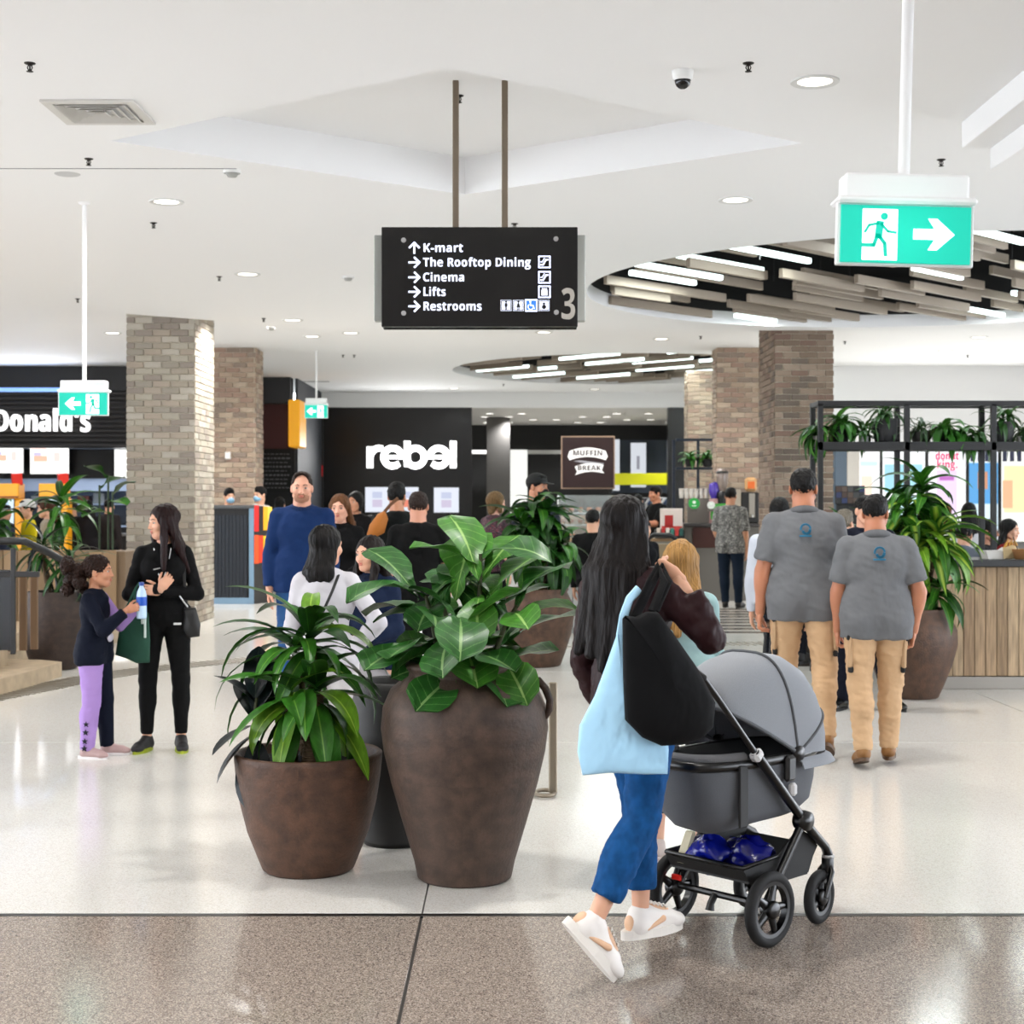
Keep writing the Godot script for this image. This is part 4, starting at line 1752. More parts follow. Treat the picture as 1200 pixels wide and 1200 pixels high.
func signs() -> void:
	directory()
	exit_sign(4.557, 1061, 238, 311, 158, true, C1, 0.0, "large green exit sign hanging at upper right, its arrow pointing right")
	exit_sign(12.4, 97.5, 459, 487, 58, false, C1, 0.0, "green exit sign on a long white rod in front of the burger shop name")
	exit_sign(26.9, 370.5, 474, 490, 27, false, C2, 0.0, "smallest green exit sign, far off beside the yellow panel")

# ------------------------------------------------------------------ small things on the ceiling
func sprinkler(p: Vector3, label: String) -> void:
	var t := thing("sprinkler", label, "sprinkler", p, 0, "sprinkler heads under the ceiling")
	var k := mat(Color(0.14, 0.13, 0.12), 0.4, {"metal": 0.6})
	put("escutcheon", mb().lathe([Vector2(0.012, -0.012), Vector2(0.03, -0.004), Vector2(0.032, 0.0)], 16), k, t)
	var m := mb()
	m.tube([Vector3(-0.006, -0.008, 0), Vector3(-0.014, -0.025, 0), Vector3(-0.004, -0.045, 0)], 0.0035, 6)
	m.tube([Vector3(0.006, -0.008, 0), Vector3(0.014, -0.025, 0), Vector3(0.004, -0.045, 0)], 0.0035, 6)
	m.tube([Vector3(0, 0, 0), Vector3(0, -0.045, 0)], 0.005, 8)
	put("frame", m, k, t)
	put("deflector", mb().lathe([Vector2(0.001, -0.05), Vector2(0.019, -0.048), Vector2(0.019, -0.045), Vector2(0.001, -0.045)], 14), k, t)

func ceiling_things() -> void:
	for a in [[35, 74, "sprinkler head above the square air vent at the upper left"], [104, 186, "sprinkler head below the square air vent, above the thin ceiling joint"], [180, 261, "sprinkler head below the downlight nearest the left exit sign's rod"], [257, 324, "sprinkler head beside the downlight above the left brick column"], [91, 350, "sprinkler head beside the rod of the left exit sign, lowest on that side"], [877, 74, "sprinkler head between the dome camera and the largest downlight"], [1103, 187, "sprinkler head right of the large exit sign's white rod"], [309, 373, "sprinkler head near the ceiling edge, beside the small round disc"], [603, 262, "sprinkler head just above the hanging directory board"], [538, 112, "sprinkler head seen beside the directory's left hanging post"]]:
		sprinkler(CE(a[0], a[1], 4.36 if a[1] == 112 else C1), a[2])
	for a in [[727, 416, "sprinkler head in the rear ceiling left of the exit sign"], [415, 416, "tiny sprinkler head in the rear ceiling beyond the hanging directory"], [821, 394, "sprinkler head in the rear ceiling, left of the brown brick columns"], [990, 400, "sprinkler head in the rear ceiling beside the tall brown column"], [1134, 416, "sprinkler head in the rear ceiling above the plant shelf"], [590, 450, "far sprinkler head beneath the smaller slatted opening"]]:
		sprinkler(CE(a[0] if a[0] != 727 else 402, a[1], C2), a[2])
	var white := mat(Color(0.86, 0.86, 0.85), 0.5)
	for a in [[408, 324, "round white smoke detector on the ceiling left of the directory"], [318, 383, "small white smoke detector at the front ceiling's edge"], [272, 200, "tiny white detector at the end of the thin ceiling joint"]]:
		var t := thing("smoke_detector", a[2], "detector", CE(a[0], a[1]))
		put("base", mb().lathe([Vector2(0.06, -0.02), Vector2(0.065, -0.01), Vector2(0.065, 0.0)], 20), white, t)
		put("chamber", mb().lathe([Vector2(0.001, -0.05), Vector2(0.032, -0.046), Vector2(0.042, -0.03), Vector2(0.045, -0.018)], 20), plain(Color(0.6, 0.6, 0.58), 0.6), t)
	var sp := thing("ceiling_speaker", "flat round ceiling speaker grille left of the left exit sign's rod", "speaker", CE(79, 204))
	put("grille", mb().lathe([Vector2(0.001, -0.004), Vector2(0.085, -0.005), Vector2(0.095, 0.0)], 24), plain(Color(0.74, 0.74, 0.74), 0.7), sp)
	# dome camera
	var c := thing("dome_camera", "small white security camera with a black dome on the ceiling", "camera", CE(800, 83))
	put("mount", mb().lathe([Vector2(0.048, -0.055), Vector2(0.056, -0.045), Vector2(0.062, -0.006), Vector2(0.062, 0.0)], 24), white, c)
	put("dome", mb().ball(Vector3(0, -0.058, 0), Vector3(0.045, 0.045, 0.045), Basis.IDENTITY, 20), mat(Color(0.015, 0.015, 0.02), 0.08), c)
	# square air vent
	var v := thing("air_vent", "square white ceiling air vent with dark slots at upper left", "vent", Vector3((X(48.7, 9.28) + X(159, 9.28)) / 2, C1, -9.52))
	var s := 0.285
	var fr := mb()
	for k in [[0, s - 0.03, 2 * s, 0.06], [0, -s + 0.03, 2 * s, 0.06]]:
		fr.box(Vector3(k[0], -0.008, k[1]), Vector3(k[2], 0.016, k[3]), 0.003)
		fr.box(Vector3(k[1], -0.008, k[0]), Vector3(k[3], 0.016, k[2] - 0.12), 0.003)
	put("frame", fr, plain(Color(0.78, 0.77, 0.75), 0.6), v)
	put("duct", mb().box(Vector3(0, 0.002, 0), Vector3(2 * s - 0.1, 0.003, 2 * s - 0.1)), plain(Color(0.02, 0.02, 0.02), 0.9), v)
	for k in 4:
		var q := (s - 0.07) * (1.0 - k * 0.24)
		for e in 4:
			put("blade", mb().sheet([[Vector3(-q, -0.022, -q), Vector3(q, -0.022, -q)], [Vector3(-q + 0.035, -0.004, -q + 0.035), Vector3(q - 0.035, -0.004, -q + 0.035)]], 0.002), plain(Color(0.7, 0.69, 0.67), 0.6), v).rotation.y = e * PI / 2
	# far linear slots
	for a in [[735, 424, 0.5], [370, 447, 0.6], [1050, 456, 0.9], [690, 333, 0.001]]:
		if a[2] > 0.01:
			tag(put("slot_vent", mb().box(CE(a[0], a[1], C2) + Vector3(0, -0.004, 0), Vector3(a[2], 0.008, 0.06), 0.002), plain(Color(0.25, 0.25, 0.25), 0.7)), {735: "dark slot vent in the rear ceiling near the brick columns", 370: "dark slot vent in the rear ceiling beside the smallest exit sign", 1050: "dark slot vent in the rear ceiling above the plant shelf"}[a[0]], "vent")

# ------------------------------------------------------------------ plants
func leaf_tex(key: String, base: Color, rib: Color, vein: float, stripe: Color, stripe_w: float) -> ImageTexture:
	if texs.has(key):
		return texs[key]
	var w := 64
	var h := 128
	var im := Image.create(w, h, false, Image.FORMAT_RGB8)
	var nz := FastNoiseLite.new()
	nz.seed = 4
	nz.frequency = 0.05
	for y in h:
		for x in w:
			var u := absf(x - w * 0.5 + 0.5) / (w * 0.5)
			var c := base.lerp(base.darkened(0.35), 0.5 + 0.5 * nz.get_noise_2d(x, y * 0.6))
			if stripe_w > 0.0 and u < stripe_w:
				c = c.lerp(stripe, 0.8 * (1.0 - u / stripe_w * 0.5))
			var v := fposmod(y + u * 22.0, 16.0)
			if vein > 0.0 and v < 1.6:
				c = c.lerp(rib, vein)
			if u < 0.055:
				c = c.lerp(rib, 0.8)
			im.set_pixel(x, y, c)
	texs[key] = ImageTexture.create_from_image(im)
	return texs[key]

func leaf_mat(key: String, base: Color, rib: Color, vein: float = 0.25, rough: float = 0.38, stripe: Color = Color.BLACK, stripe_w: float = 0.0) -> StandardMaterial3D:
	if mats.has("leaf" + key):
		return mats["leaf" + key]
	var m := StandardMaterial3D.new()
	m.albedo_texture = leaf_tex(key, base, rib, vein, stripe, stripe_w)
	m.roughness = rough
	m.metallic_specular = 0.38
	m.backlight_enabled = true
	m.backlight = Color(0.22, 0.3, 0.1)
	mats["leaf" + key] = m
	return m

# a leaf blade along +z from the origin, face up; it droops by bend and folds up along its rib
func leaf_mesh(L: float, W: float, bend: float, fold: float, kind: String, wave: float = 0.0, rows: int = 8) -> ArrayMesh:
	var key := "leaf %s %.2f %.3f %.2f %.2f %.2f %d" % [kind, L, W, bend, fold, wave, rows]
	if texs.has(key):
		return texs[key]
	var grid := []
	var p := Vector3.ZERO
	var a := 0.0
	for i in rows + 1:
		var u := float(i) / rows
		var w := 0.0
		if kind == "lance":
			w = pow(sin(PI * pow(clampf(u * 0.97 + 0.03, 0, 1), 0.75)), 0.8)
		elif kind == "fiddle":
			w = (0.28 + 0.72 * smoothstep(0.25, 0.62, u)) * sqrt(maxf(0.0, 1.0 - pow(maxf(0.0, (u - 0.62) / 0.38), 2.4))) * smoothstep(-0.02, 0.1, u)
		elif kind == "oval":
			w = pow(sin(PI * clampf(u * 0.98 + 0.015, 0, 1)), 0.65)
		else:
			w = pow(1.0 - u, 0.6) * smoothstep(-0.05, 0.2, u)
		w = maxf(w, 0.02) * W * 0.5
		var up := Vector3(0, cos(a), sin(a))
		var row := []
		for j in 5:
			var s := (j - 2) / 2.0
			row.append(p + Vector3(s * w, 0, 0) + up * (absf(s) * w * fold + sin(u * 11.0 + s * 2.0) * wave * absf(s) * W))
		row.reverse()
		grid.append(row)
		a += bend / rows
		p += Vector3(0, -sin(a), cos(a)) * L / rows
	texs[key] = MB.new().sheet(grid).mesh()
	return texs[key]

func leaf(parent: Node, m: Mesh, mt: Material, at: Vector3, yaw: float, elev: float, roll: float, s: float) -> MeshInstance3D:
	var o := MeshInstance3D.new()
	o.name = "leaf"
	o.mesh = m
	o.set_surface_override_material(0, mt)
	var b := Basis(Vector3.UP, yaw) * Basis(Vector3(1, 0, 0), -elev) * Basis(Vector3(0, 0, 1), roll)
	o.transform = Transform3D(b * Basis.from_scale(Vector3(s, s, s)), at)
	parent.add_child(o, true)
	return o

# leaves spiralling round a stem tip
func rosette(parent: Node, at: Vector3, n: int, L: float, W: float, e0: float, e1: float, bend: float, kind: String, ms: Array, rg: RandomNumberGenerator, rise: float = 0.1, fold: float = 0.25, wave: float = 0.0) -> void:
	for k in n:
		var u := float(k) / n
		var yaw := k * 2.4 + rg.randf_range(-0.35, 0.35)
		var el := lerpf(e0, e1, u) + rg.randf_range(-0.15, 0.15)
		var bd: float = bend * [0.7, 1.0, 1.3][rg.randi() % 3]
		leaf(parent, leaf_mesh(L, W, bd, fold, kind, wave), ms[rg.randi() % ms.size()], at + Vector3(0, u * rise, 0), yaw, el, rg.randf_range(-0.4, 0.4), rg.randf_range(0.75, 1.1))

func speckle(key: String) -> ImageTexture:
	if texs.has(key):
		return texs[key]
	var im := Image.create(512, 512, false, Image.FORMAT_RGB8)
	var n := FastNoiseLite.new()
	n.seed = key.length()
	n.frequency = 0.009
	n.fractal_octaves = 4
	var r := RandomNumberGenerator.new()
	r.seed = 3
	for y in 512:
		for x in 512:
			var g := 0.78 + 0.3 * n.get_noise_2d(x, y) + (r.randf() - 0.5) * 0.34
			if r.randf() < 0.012:
				g += 0.25
			im.set_pixel(x, y, Color(g, g * 0.99, g * 0.97))
	texs[key] = ImageTexture.create_from_image(im)
	return texs[key]

func pot_mat(c: Color, key: String) -> StandardMaterial3D:
	return mat(c, 0.62, {"tex": speckle(key), "bump": noise_tex("grit", 0.08, 3, 0, 1), "bs": 0.25, "uv": Vector3(2.2, 2.2, 2.2)})

func pot(t: Node3D, prof: Array, m: Material, soil_r: float, soil_y: float) -> void:
	# prof runs from the bottom outside up to the lip; the inside follows
	var full: Array = prof.duplicate()
	var lip: Vector2 = prof[prof.size() - 1]
	full.append(Vector2(lip.x - 0.012, lip.y + 0.008))
	full.append(Vector2(lip.x - 0.03, lip.y))
	full.append(Vector2(soil_r, soil_y - 0.05))
	full.push_front(Vector2(0.001, 0))
	put("pot", mb().lathe(full, 56), m, t)
	put("soil", mb().lathe([Vector2(soil_r + 0.01, soil_y - 0.02), Vector2(soil_r, soil_y), Vector2(0.001, soil_y + 0.015)], 32), mat(Color(0.05, 0.035, 0.025), 0.95, {"bump": noise_tex("grit", 0.08, 3, 0, 1), "bs": 1.5, "uv": Vector3(6, 6, 6)}), t)

func leaf_mats() -> void:
	leaf_mat("dark", Color(0.13, 0.31, 0.1), Color(0.28, 0.46, 0.18), 0.15)
	leaf_mat("mid", Color(0.22, 0.47, 0.12), Color(0.45, 0.62, 0.24), 0.12)
	leaf_mat("lime", Color(0.42, 0.62, 0.14), Color(0.62, 0.74, 0.3), 0.15)
	leaf_mat("varie", Color(0.22, 0.46, 0.11), Color(0.7, 0.76, 0.32), 0.0, 0.38, Color(0.74, 0.8, 0.3), 0.5)
	leaf_mat("navy", Color(0.05, 0.1, 0.115), Color(0.2, 0.24, 0.2), 0.1, 0.3)
	leaf_mat("fiddle", Color(0.17, 0.39, 0.14), Color(0.52, 0.64, 0.4), 0.4, 0.36)
	leaf_mat("fiddle2", Color(0.27, 0.51, 0.16), Color(0.6, 0.72, 0.42), 0.35, 0.36)

func plants() -> void:
	var rg := RandomNumberGenerator.new()
	rg.seed = 21
	leaf_mats()
	var dark: StandardMaterial3D = mats["leafdark"]
	var mid: StandardMaterial3D = mats["leafmid"]
	var lime: StandardMaterial3D = mats["leaflime"]
	var varie: StandardMaterial3D = mats["leafvarie"]
	var navy: StandardMaterial3D = mats["leafnavy"]
	var fid: StandardMaterial3D = mats["leaffiddle"]
	var fid2: StandardMaterial3D = mats["leaffiddle2"]
	var cane := mat(Color(0.36, 0.29, 0.21), 0.85, {"bump": noise_tex("ringy", 0.03, 2, 0, 1), "bs": 1.0, "uv": Vector3(1, 14, 1)})
	var stem := plain(Color(0.2, 0.22, 0.1), 0.7)

	# front left: low bowl with a dracaena and a dark rubber plant
	var d := 6.9
	var t := thing("potted_plant", "low brown stone bowl with a cane plant, beside the tall jar", "plant", Vector3(X(361.5, d), 0, -d), 0, "potted plants standing on the mall floor")
	pot(t, [Vector2(0.19, 0.0), Vector2(0.205, 0.012), Vector2(0.225, 0.06), Vector2(0.272, 0.18), Vector2(0.305, 0.31), Vector2(0.322, 0.42), Vector2(0.33, 0.5), Vector2(0.331, 0.525)], pot_mat(Color(0.39, 0.27, 0.2), "potrust"), 0.29, 0.485)
	var canes := [[Vector3(-0.07, 0.48, 0.1), Vector3(-0.06, 0.76, 0.1), 0.032], [Vector3(0.02, 0.48, 0.12), Vector3(0.05, 0.8, 0.1), 0.036], [Vector3(0.05, 0.48, -0.05), Vector3(0.0, 1.02, -0.02), 0.03], [Vector3(-0.02, 0.48, -0.1), Vector3(-0.07, 0.95, -0.08), 0.026]]
	for c in canes:
		put("cane", mb().tube([c[0], c[0].lerp(c[1], 0.5) + Vector3(0.006, 0, 0), c[1]], [c[2] * 1.1, c[2], c[2] * 0.9], 12), cane, t)
	rosette(t, Vector3(0.05, 0.74, 0.1), 15, 0.4, 0.12, -0.5, 1.1, 1.3, "lance", [mid, mid, dark, lime], rg, 0.12)
	rosette(t, Vector3(-0.06, 0.72, 0.1), 12, 0.36, 0.115, -0.6, 0.9, 1.4, "lance", [mid, dark, lime], rg, 0.1)
	rosette(t, Vector3(0.0, 0.97, -0.02), 18, 0.44, 0.1, -0.1, 1.35, 1.5, "lance", [mid, dark, dark, lime], rg, 0.12)
	rosette(t, Vector3(-0.07, 0.92, -0.08), 12, 0.42, 0.085, 0.0, 1.2, 1.6, "lance", [mid, dark], rg, 0.1)
	# long arching leaves out to the left
	for a in [[1.05, 2.2, 0.55], [1.0, 2.5, 0.42], [0.86, 2.0, 0.3], [0.95, 1.7, 0.5], [0.98, -2.1, 0.45], [0.92, -1.9, 0.3]]:
		leaf(t, leaf_mesh(0.5, 0.055, 1.9, 0.25, "lance"), dark if rg.randf() < 0.6 else mid, Vector3(-0.05 if a[1] > 0 else 0.04, a[0], 0.02), -a[1] + PI * 0.08, a[2], 0.1, 1.0)
	put("stem", mb().tube([Vector3(-0.2, 0.48, 0.06), Vector3(-0.235, 0.62, 0.1), Vector3(-0.22, 0.78, 0.08)], 0.007, 8), stem, t)
	for a in [[0.56, -0.5, -1.0, 1.0], [0.62, -1.2, -0.6, 1.0], [0.6, 0.35, -1.15, 0.95], [0.68, -2.6, 0.9, 0.95], [0.72, 2.7, 1.15, 1.0], [0.76, -2.0, 0.75, 0.9], [0.78, 3.1, 1.3, 0.95], [0.66, -0.9, -0.2, 0.9], [0.7, 2.2, 0.8, 0.9]]:
		leaf(t, leaf_mesh(0.27, 0.125, 0.5, 0.25, "oval"), navy, Vector3(-0.225, a[0], 0.09), a[1], a[2], 0.15, a[3])
	# hanging leaves on the side of the hall
	for a in [[0.76, 0.3, -0.6, 0.05], [0.74, -0.5, -0.75, -0.04], [0.7, 0.9, -0.5, 0.12], [0.78, -1.0, -0.2, -0.08], [0.82, 0.1, -0.2, 0.0]]:
		leaf(t, leaf_mesh(0.34, 0.11, 0.7, 0.25, "lance"), lime if a[0] < 0.75 else mid, Vector3(a[3], a[0], 0.12), a[1], a[2], 0.1, 1.0)

	# the tall jar with big fiddle leaves
	d = 6.75
	t = thing("potted_plant", "tallest brown stone jar with big fiddle-shaped leaves, beside the low bowl", "plant", Vector3(X(544.5, d), 0, -d), 0, "potted plants standing on the mall floor")
	pot(t, [Vector2(0.195, 0.0), Vector2(0.207, 0.01), Vector2(0.222, 0.08), Vector2(0.27, 0.24), Vector2(0.322, 0.42), Vector2(0.355, 0.56), Vector2(0.367, 0.66), Vector2(0.36, 0.75), Vector2(0.325, 0.83), Vector2(0.272, 0.875), Vector2(0.248, 0.89), Vector2(0.243, 0.905), Vector2(0.256, 0.92), Vector2(0.26, 0.935), Vector2(0.252, 0.945)], pot_mat(Color(0.36, 0.28, 0.235), "potstone"), 0.215, 0.9)
	for sgn in [1.0]:
		put("lug", mb().tube([Vector3(0.285, 0.865, 0.06), Vector3(0.325, 0.872, 0.07), Vector3(0.352, 0.84, 0.075), Vector3(0.372, 0.79, 0.075), Vector3(0.37, 0.745, 0.07), Vector3(0.352, 0.71, 0.065)], [0.016, 0.018, 0.017, 0.016, 0.016, 0.012], 10), pot_mat(Color(0.31, 0.225, 0.18), "potstone"), t)
	var stems := [[Vector3(-0.1, 0.9, 0.03), Vector3(-0.17, 1.24, 0.02)], [Vector3(0.06, 0.9, 0.0), Vector3(0.07, 1.42, -0.03)], [Vector3(0.1, 0.9, 0.05), Vector3(0.23, 1.2, 0.08)], [Vector3(0.0, 0.9, 0.1), Vector3(-0.02, 1.15, 0.16)], [Vector3(-0.05, 0.9, -0.08), Vector3(-0.1, 1.2, -0.12)]]
	for s in stems:
		put("stem", mb().tube([s[0], s[0].lerp(s[1], 0.6) + Vector3(0, 0.03, 0), s[1]], [0.013, 0.011, 0.008], 8), stem, t)
		var n := 9
		for k in n:
			var u := (k + 0.8) / n
			var yaw: float = k * 2.4 + s[1].x * 9.0 + rg.randf_range(-0.3, 0.3)
			var ahead := cos(yaw)      # leaves turned to the hall hang, the others stand up
			leaf(t, leaf_mesh(0.4, 0.23, [0.5, 0.9, 1.3][k % 3], 0.2, "fiddle", 0.05), [fid, fid2, fid][rg.randi() % 3], s[0].lerp(s[1], u), yaw, lerpf(0.35, 1.15, u) - 0.75 * maxf(ahead, 0.0) + rg.randf_range(-0.1, 0.1), rg.randf_range(-0.5, 0.5), rg.randf_range(0.72, 1.0))

	# upright leaves that show their faces to the hall
	for a in [[-0.14, 1.2, 2.5, 0.8, 1.0], [-0.2, 1.22, -2.2, 0.95, 0.95], [-0.04, 1.22, 2.9, 1.1, 1.05], [0.06, 1.3, -2.7, 1.15, 1.0], [0.1, 1.22, 2.2, 0.9, 1.0], [0.16, 1.16, -2.4, 0.8, 1.05], [0.02, 1.1, 3.0, 0.9, 1.0], [-0.1, 1.05, -2.9, 0.7, 0.95], [0.2, 1.05, 2.0, 0.6, 0.9], [0.0, 1.02, 0.2, -0.1, 0.9], [-0.18, 1.02, -0.7, 0.1, 0.9]]:
		leaf(t, leaf_mesh(0.4, 0.24, 0.6, 0.2, "fiddle", 0.05), [fid, fid2][rg.randi() % 2], Vector3(a[0], a[1], 0.03), a[2], a[3], rg.randf_range(-0.2, 0.2), a[4])

	# dark ribbed pot half hidden behind the two
	d = 7.45
	t = thing("planter", "dark ribbed pot half hidden between the low bowl and the tall jar", "planter", Vector3(X(463, d), 0, -d))
	var rib := []
	for k in 27:
		rib.append(Vector2(0.15 + 0.055 * sin(clampf(k / 26.0, 0, 1) * 2.2) + (0.006 if k % 2 else 0.0), 0.03 * k))
	pot(t, rib, mat(Color(0.12, 0.115, 0.11), 0.6), 0.16, 0.74)

	# middle: hanging corn-plant leaves in a round jar
	d = 15.5
	t = thing("potted_plant", "brown jar with a dense drooping green plant, standing beyond the dark-haired woman", "plant", Vector3(X(627, d), 0, -d), 0, "potted plants standing on the mall floor")
	pot(t, [Vector2(0.24, 0.0), Vector2(0.26, 0.01), Vector2(0.3, 0.12), Vector2(0.365, 0.32), Vector2(0.395, 0.5), Vector2(0.385, 0.62), Vector2(0.34, 0.71), Vector2(0.325, 0.74), Vector2(0.34, 0.77)], pot_mat(Color(0.4, 0.29, 0.22), "potrust"), 0.3, 0.73)
	for c in [[Vector3(-0.08, 0.72, 0), Vector3(-0.12, 1.35, 0.02)], [Vector3(0.08, 0.72, 0.03), Vector3(0.1, 1.45, 0.0)], [Vector3(0.02, 0.72, -0.1), Vector3(0.0, 1.52, -0.05)], [Vector3(0.16, 0.72, -0.03), Vector3(0.24, 1.15, 0.02)]]:
		put("cane", mb().tube([c[0], c[1]], 0.035, 8), cane, t)
		rosette(t, c[1] - Vector3(0, 0.1, 0), 30, 0.47, 0.125, -0.6, 1.2, 1.7, "lance", [dark, dark, mid], rg, 0.2, 0.25)
	rosette(t, Vector3(-0.1, 1.1, 0.1), 14, 0.45, 0.13, -0.7, 0.5, 1.3, "lance", [dark, mid], rg, 0.2)

	# left: dark jar below the stair rail
	d = 15.2
	t = thing("potted_plant", "dark jar with spiky hanging leaves beside the curved steps at the left", "plant", Vector3(X(64, d), 0, -d), 0, "potted plants standing on the mall floor")
	pot(t, [Vector2(0.2, 0.0), Vector2(0.22, 0.01), Vector2(0.26, 0.14), Vector2(0.31, 0.34), Vector2(0.325, 0.5), Vector2(0.31, 0.63), Vector2(0.27, 0.72), Vector2(0.265, 0.76)], pot_mat(Color(0.25, 0.18, 0.145), "potstone"), 0.24, 0.71)
	for c in [[Vector3(-0.05, 0.72, 0), Vector3(-0.1, 1.15, 0.05)], [Vector3(0.08, 0.72, 0), Vector3(0.16, 1.0, 0.05)]]:
		put("cane", mb().tube([c[0], c[1]], 0.03, 8), cane, t)
		rosette(t, c[1] - Vector3(0, 0.05, 0), 34, 0.5, 0.05, -0.6, 1.2, 1.6, "lance", [dark, dark, navy], rg, 0.15)

	# right: variegated dracaena beside the timber-clad counter
	d = 13.0
	t = thing("potted_plant", "brown jar with a tall yellow-green striped plant, against the timber-clad counter", "plant", Vector3(X(1068, d), 0, -d), 0, "potted plants standing on the mall floor")
	pot(t, [Vector2(0.21, 0.0), Vector2(0.225, 0.01), Vector2(0.265, 0.1), Vector2(0.335, 0.28), Vector2(0.38, 0.45), Vector2(0.375, 0.57), Vector2(0.325, 0.68), Vector2(0.29, 0.72), Vector2(0.295, 0.745)], pot_mat(Color(0.38, 0.27, 0.2), "potrust"), 0.26, 0.71)
	for c in [[Vector3(0.0, 0.7, 0), Vector3(-0.02, 1.55, 0.0)], [Vector3(0.1, 0.7, 0.04), Vector3(0.18, 1.28, 0.06)], [Vector3(0.06, 0.7, -0.06), Vector3(0.1, 1.7, -0.06)]]:
		put("cane", mb().tube([c[0], c[1]], 0.028, 8), cane, t)
	rosette(t, Vector3(0.1, 1.62, -0.05), 32, 0.5, 0.1, -0.3, 1.2, 1.7, "lance", [dark, mid, mid], rg, 0.2)
	rosette(t, Vector3(-0.04, 1.5, 0.0), 28, 0.5, 0.1, -0.3, 1.2, 1.6, "lance", [mid, mid, varie], rg, 0.15)
	rosette(t, Vector3(0.2, 1.25, 0.08), 40, 0.54, 0.095, -0.1, 1.1, 1.6, "lance", [varie, varie, lime, mid], rg, 0.18)
	rosette(t, Vector3(0.03, 1.2, 0.12), 32, 0.5, 0.09, -0.2, 1.1, 1.6, "lance", [varie, lime, mid], rg, 0.15)
	rosette(t, Vector3(0.2, 0.85, 0.1), 24, 0.44, 0.085, -0.4, 0.9, 1.6, "lance", [dark, mid], rg, 0.12)

# a small shelf plant: pot, and leaves joined in one crown
func shelf_plant(at: Vector3, r: float, h: float, c: Color, kind: int, label: String, rg: RandomNumberGenerator) -> void:
	var t := thing("potted_plant", label, "plant", at, rg.randf() * 3.0, "potted plants on the steel shelf")
	put("pot", mb().lathe([Vector2(0.001, 0), Vector2(r * 0.75, 0), Vector2(r * 0.95, h * 0.5), Vector2(r, h), Vector2(r - 0.012, h), Vector2(r - 0.02, h - 0.03), Vector2(0.001, h - 0.03)], 24), plain(c, 0.6), t)
	var m := mb()
	var green := [Color(0.14, 0.31, 0.11), Color(0.2, 0.42, 0.14), Color(0.1, 0.22, 0.09)][kind % 3] as Color
	for k in 46:
		var L := rg.randf_range(0.16, 0.34)
		var lm := leaf_mesh(0.3, [0.05, 0.08, 0.035][kind % 3], 1.5, 0.25, "lance", 0.0, 5)
		var arr := lm.surface_get_arrays(0)
		var b := Basis(Vector3.UP, k * 2.4 + rg.randf()) * Basis(Vector3(1, 0, 0), -rg.randf_range(-0.3, 1.3)) * Basis.from_scale(Vector3.ONE * L / 0.3)
		var base := m.v.size()
		var o := Vector3(rg.randf_range(-0.5, 0.5) * r, h + rg.randf() * 0.08, rg.randf_range(-0.5, 0.5) * r)
		for v in arr[Mesh.ARRAY_VERTEX]:
			m.vert(b * v + o)
		for i in arr[Mesh.ARRAY_INDEX]:
			m.ix.append(base + i)
	stuff(put("leaf_crown", m, mat(green, 0.4, {"back": Color(0.2, 0.28, 0.1)}), t))

# ------------------------------------------------------------------ shops at the back
func wallbox(called: String, x0: float, x1: float, y0: float, y1: float, z0: float, z1: float, m: Material) -> MeshInstance3D:
	return struct(called, mb().box(Vector3((x0 + x1) / 2, (y0 + y1) / 2, (z0 + z1) / 2), Vector3(x1 - x0, y1 - y0, absf(z1 - z0)), 0.004), m)

func area_lamp(parent: Node, at: Vector3, size: Vector2, e: float, c: Color, dir: Vector3 = Vector3(0, 0, 1)) -> void:
	var l := AreaLight3D.new()
	l.name = "lamp"
	l.area_size = size
	l.area_normalize_energy = true
	l.light_energy = e
	l.light_color = c
	l.area_range = 30.0
	l.shadow_enabled = true
	l.position = at
	l.basis = Basis.looking_at(dir, Vector3.UP if absf(dir.y) < 0.9 else Vector3.FORWARD)
	parent.add_child(l, true)

func arc_pts(c: Vector2, r: float, a0: float, a1: float, n: int = 16) -> Array:
	var out := []
	for k in n + 1:
		var a := lerpf(a0, a1, float(k) / n)
		out.append(c + Vector2(cos(a), sin(a)) * r)
	return out

func poster(parent: Node, at: Vector3, w: float, h: float, base: Color, blobs: Array, e: float, depth: float = 0.03, called: String = "lit_panel") -> MeshInstance3D:
	# a printed, back-lit sheet: blobs are [x, y, w, h, colour] in shares of the sheet
	var im := Image.create(64, 64, false, Image.FORMAT_RGB8)
	im.fill(base)
	for b in blobs:
		im.fill_rect(Rect2i(int(b[0] * 64), int(b[1] * 64), maxi(1, int(b[2] * 64)), maxi(1, int(b[3] * 64))), b[4])
	im.resize(96, 96, Image.INTERPOLATE_CUBIC)
	var m := StandardMaterial3D.new()
	var tx := ImageTexture.create_from_image(im)
	m.albedo_color = Color(0.1, 0.1, 0.1)
	m.roughness = 0.4
	m.emission_enabled = true
	m.emission_texture = tx
	m.emission = Color.WHITE
	m.emission_operator = BaseMaterial3D.EMISSION_OP_MULTIPLY
	m.emission_energy_multiplier = e
	var q := mb()
	q.quad(at + Vector3(-w / 2, -h / 2, depth / 2), at + Vector3(w / 2, -h / 2, depth / 2), at + Vector3(w / 2, h / 2, depth / 2), at + Vector3(-w / 2, h / 2, depth / 2))
	put("case", mb().box(at, Vector3(w + 0.02, h + 0.02, depth - 0.004), 0.004), plain(Color(0.05, 0.05, 0.055), 0.4), parent)
	return put(called, q, m, parent)

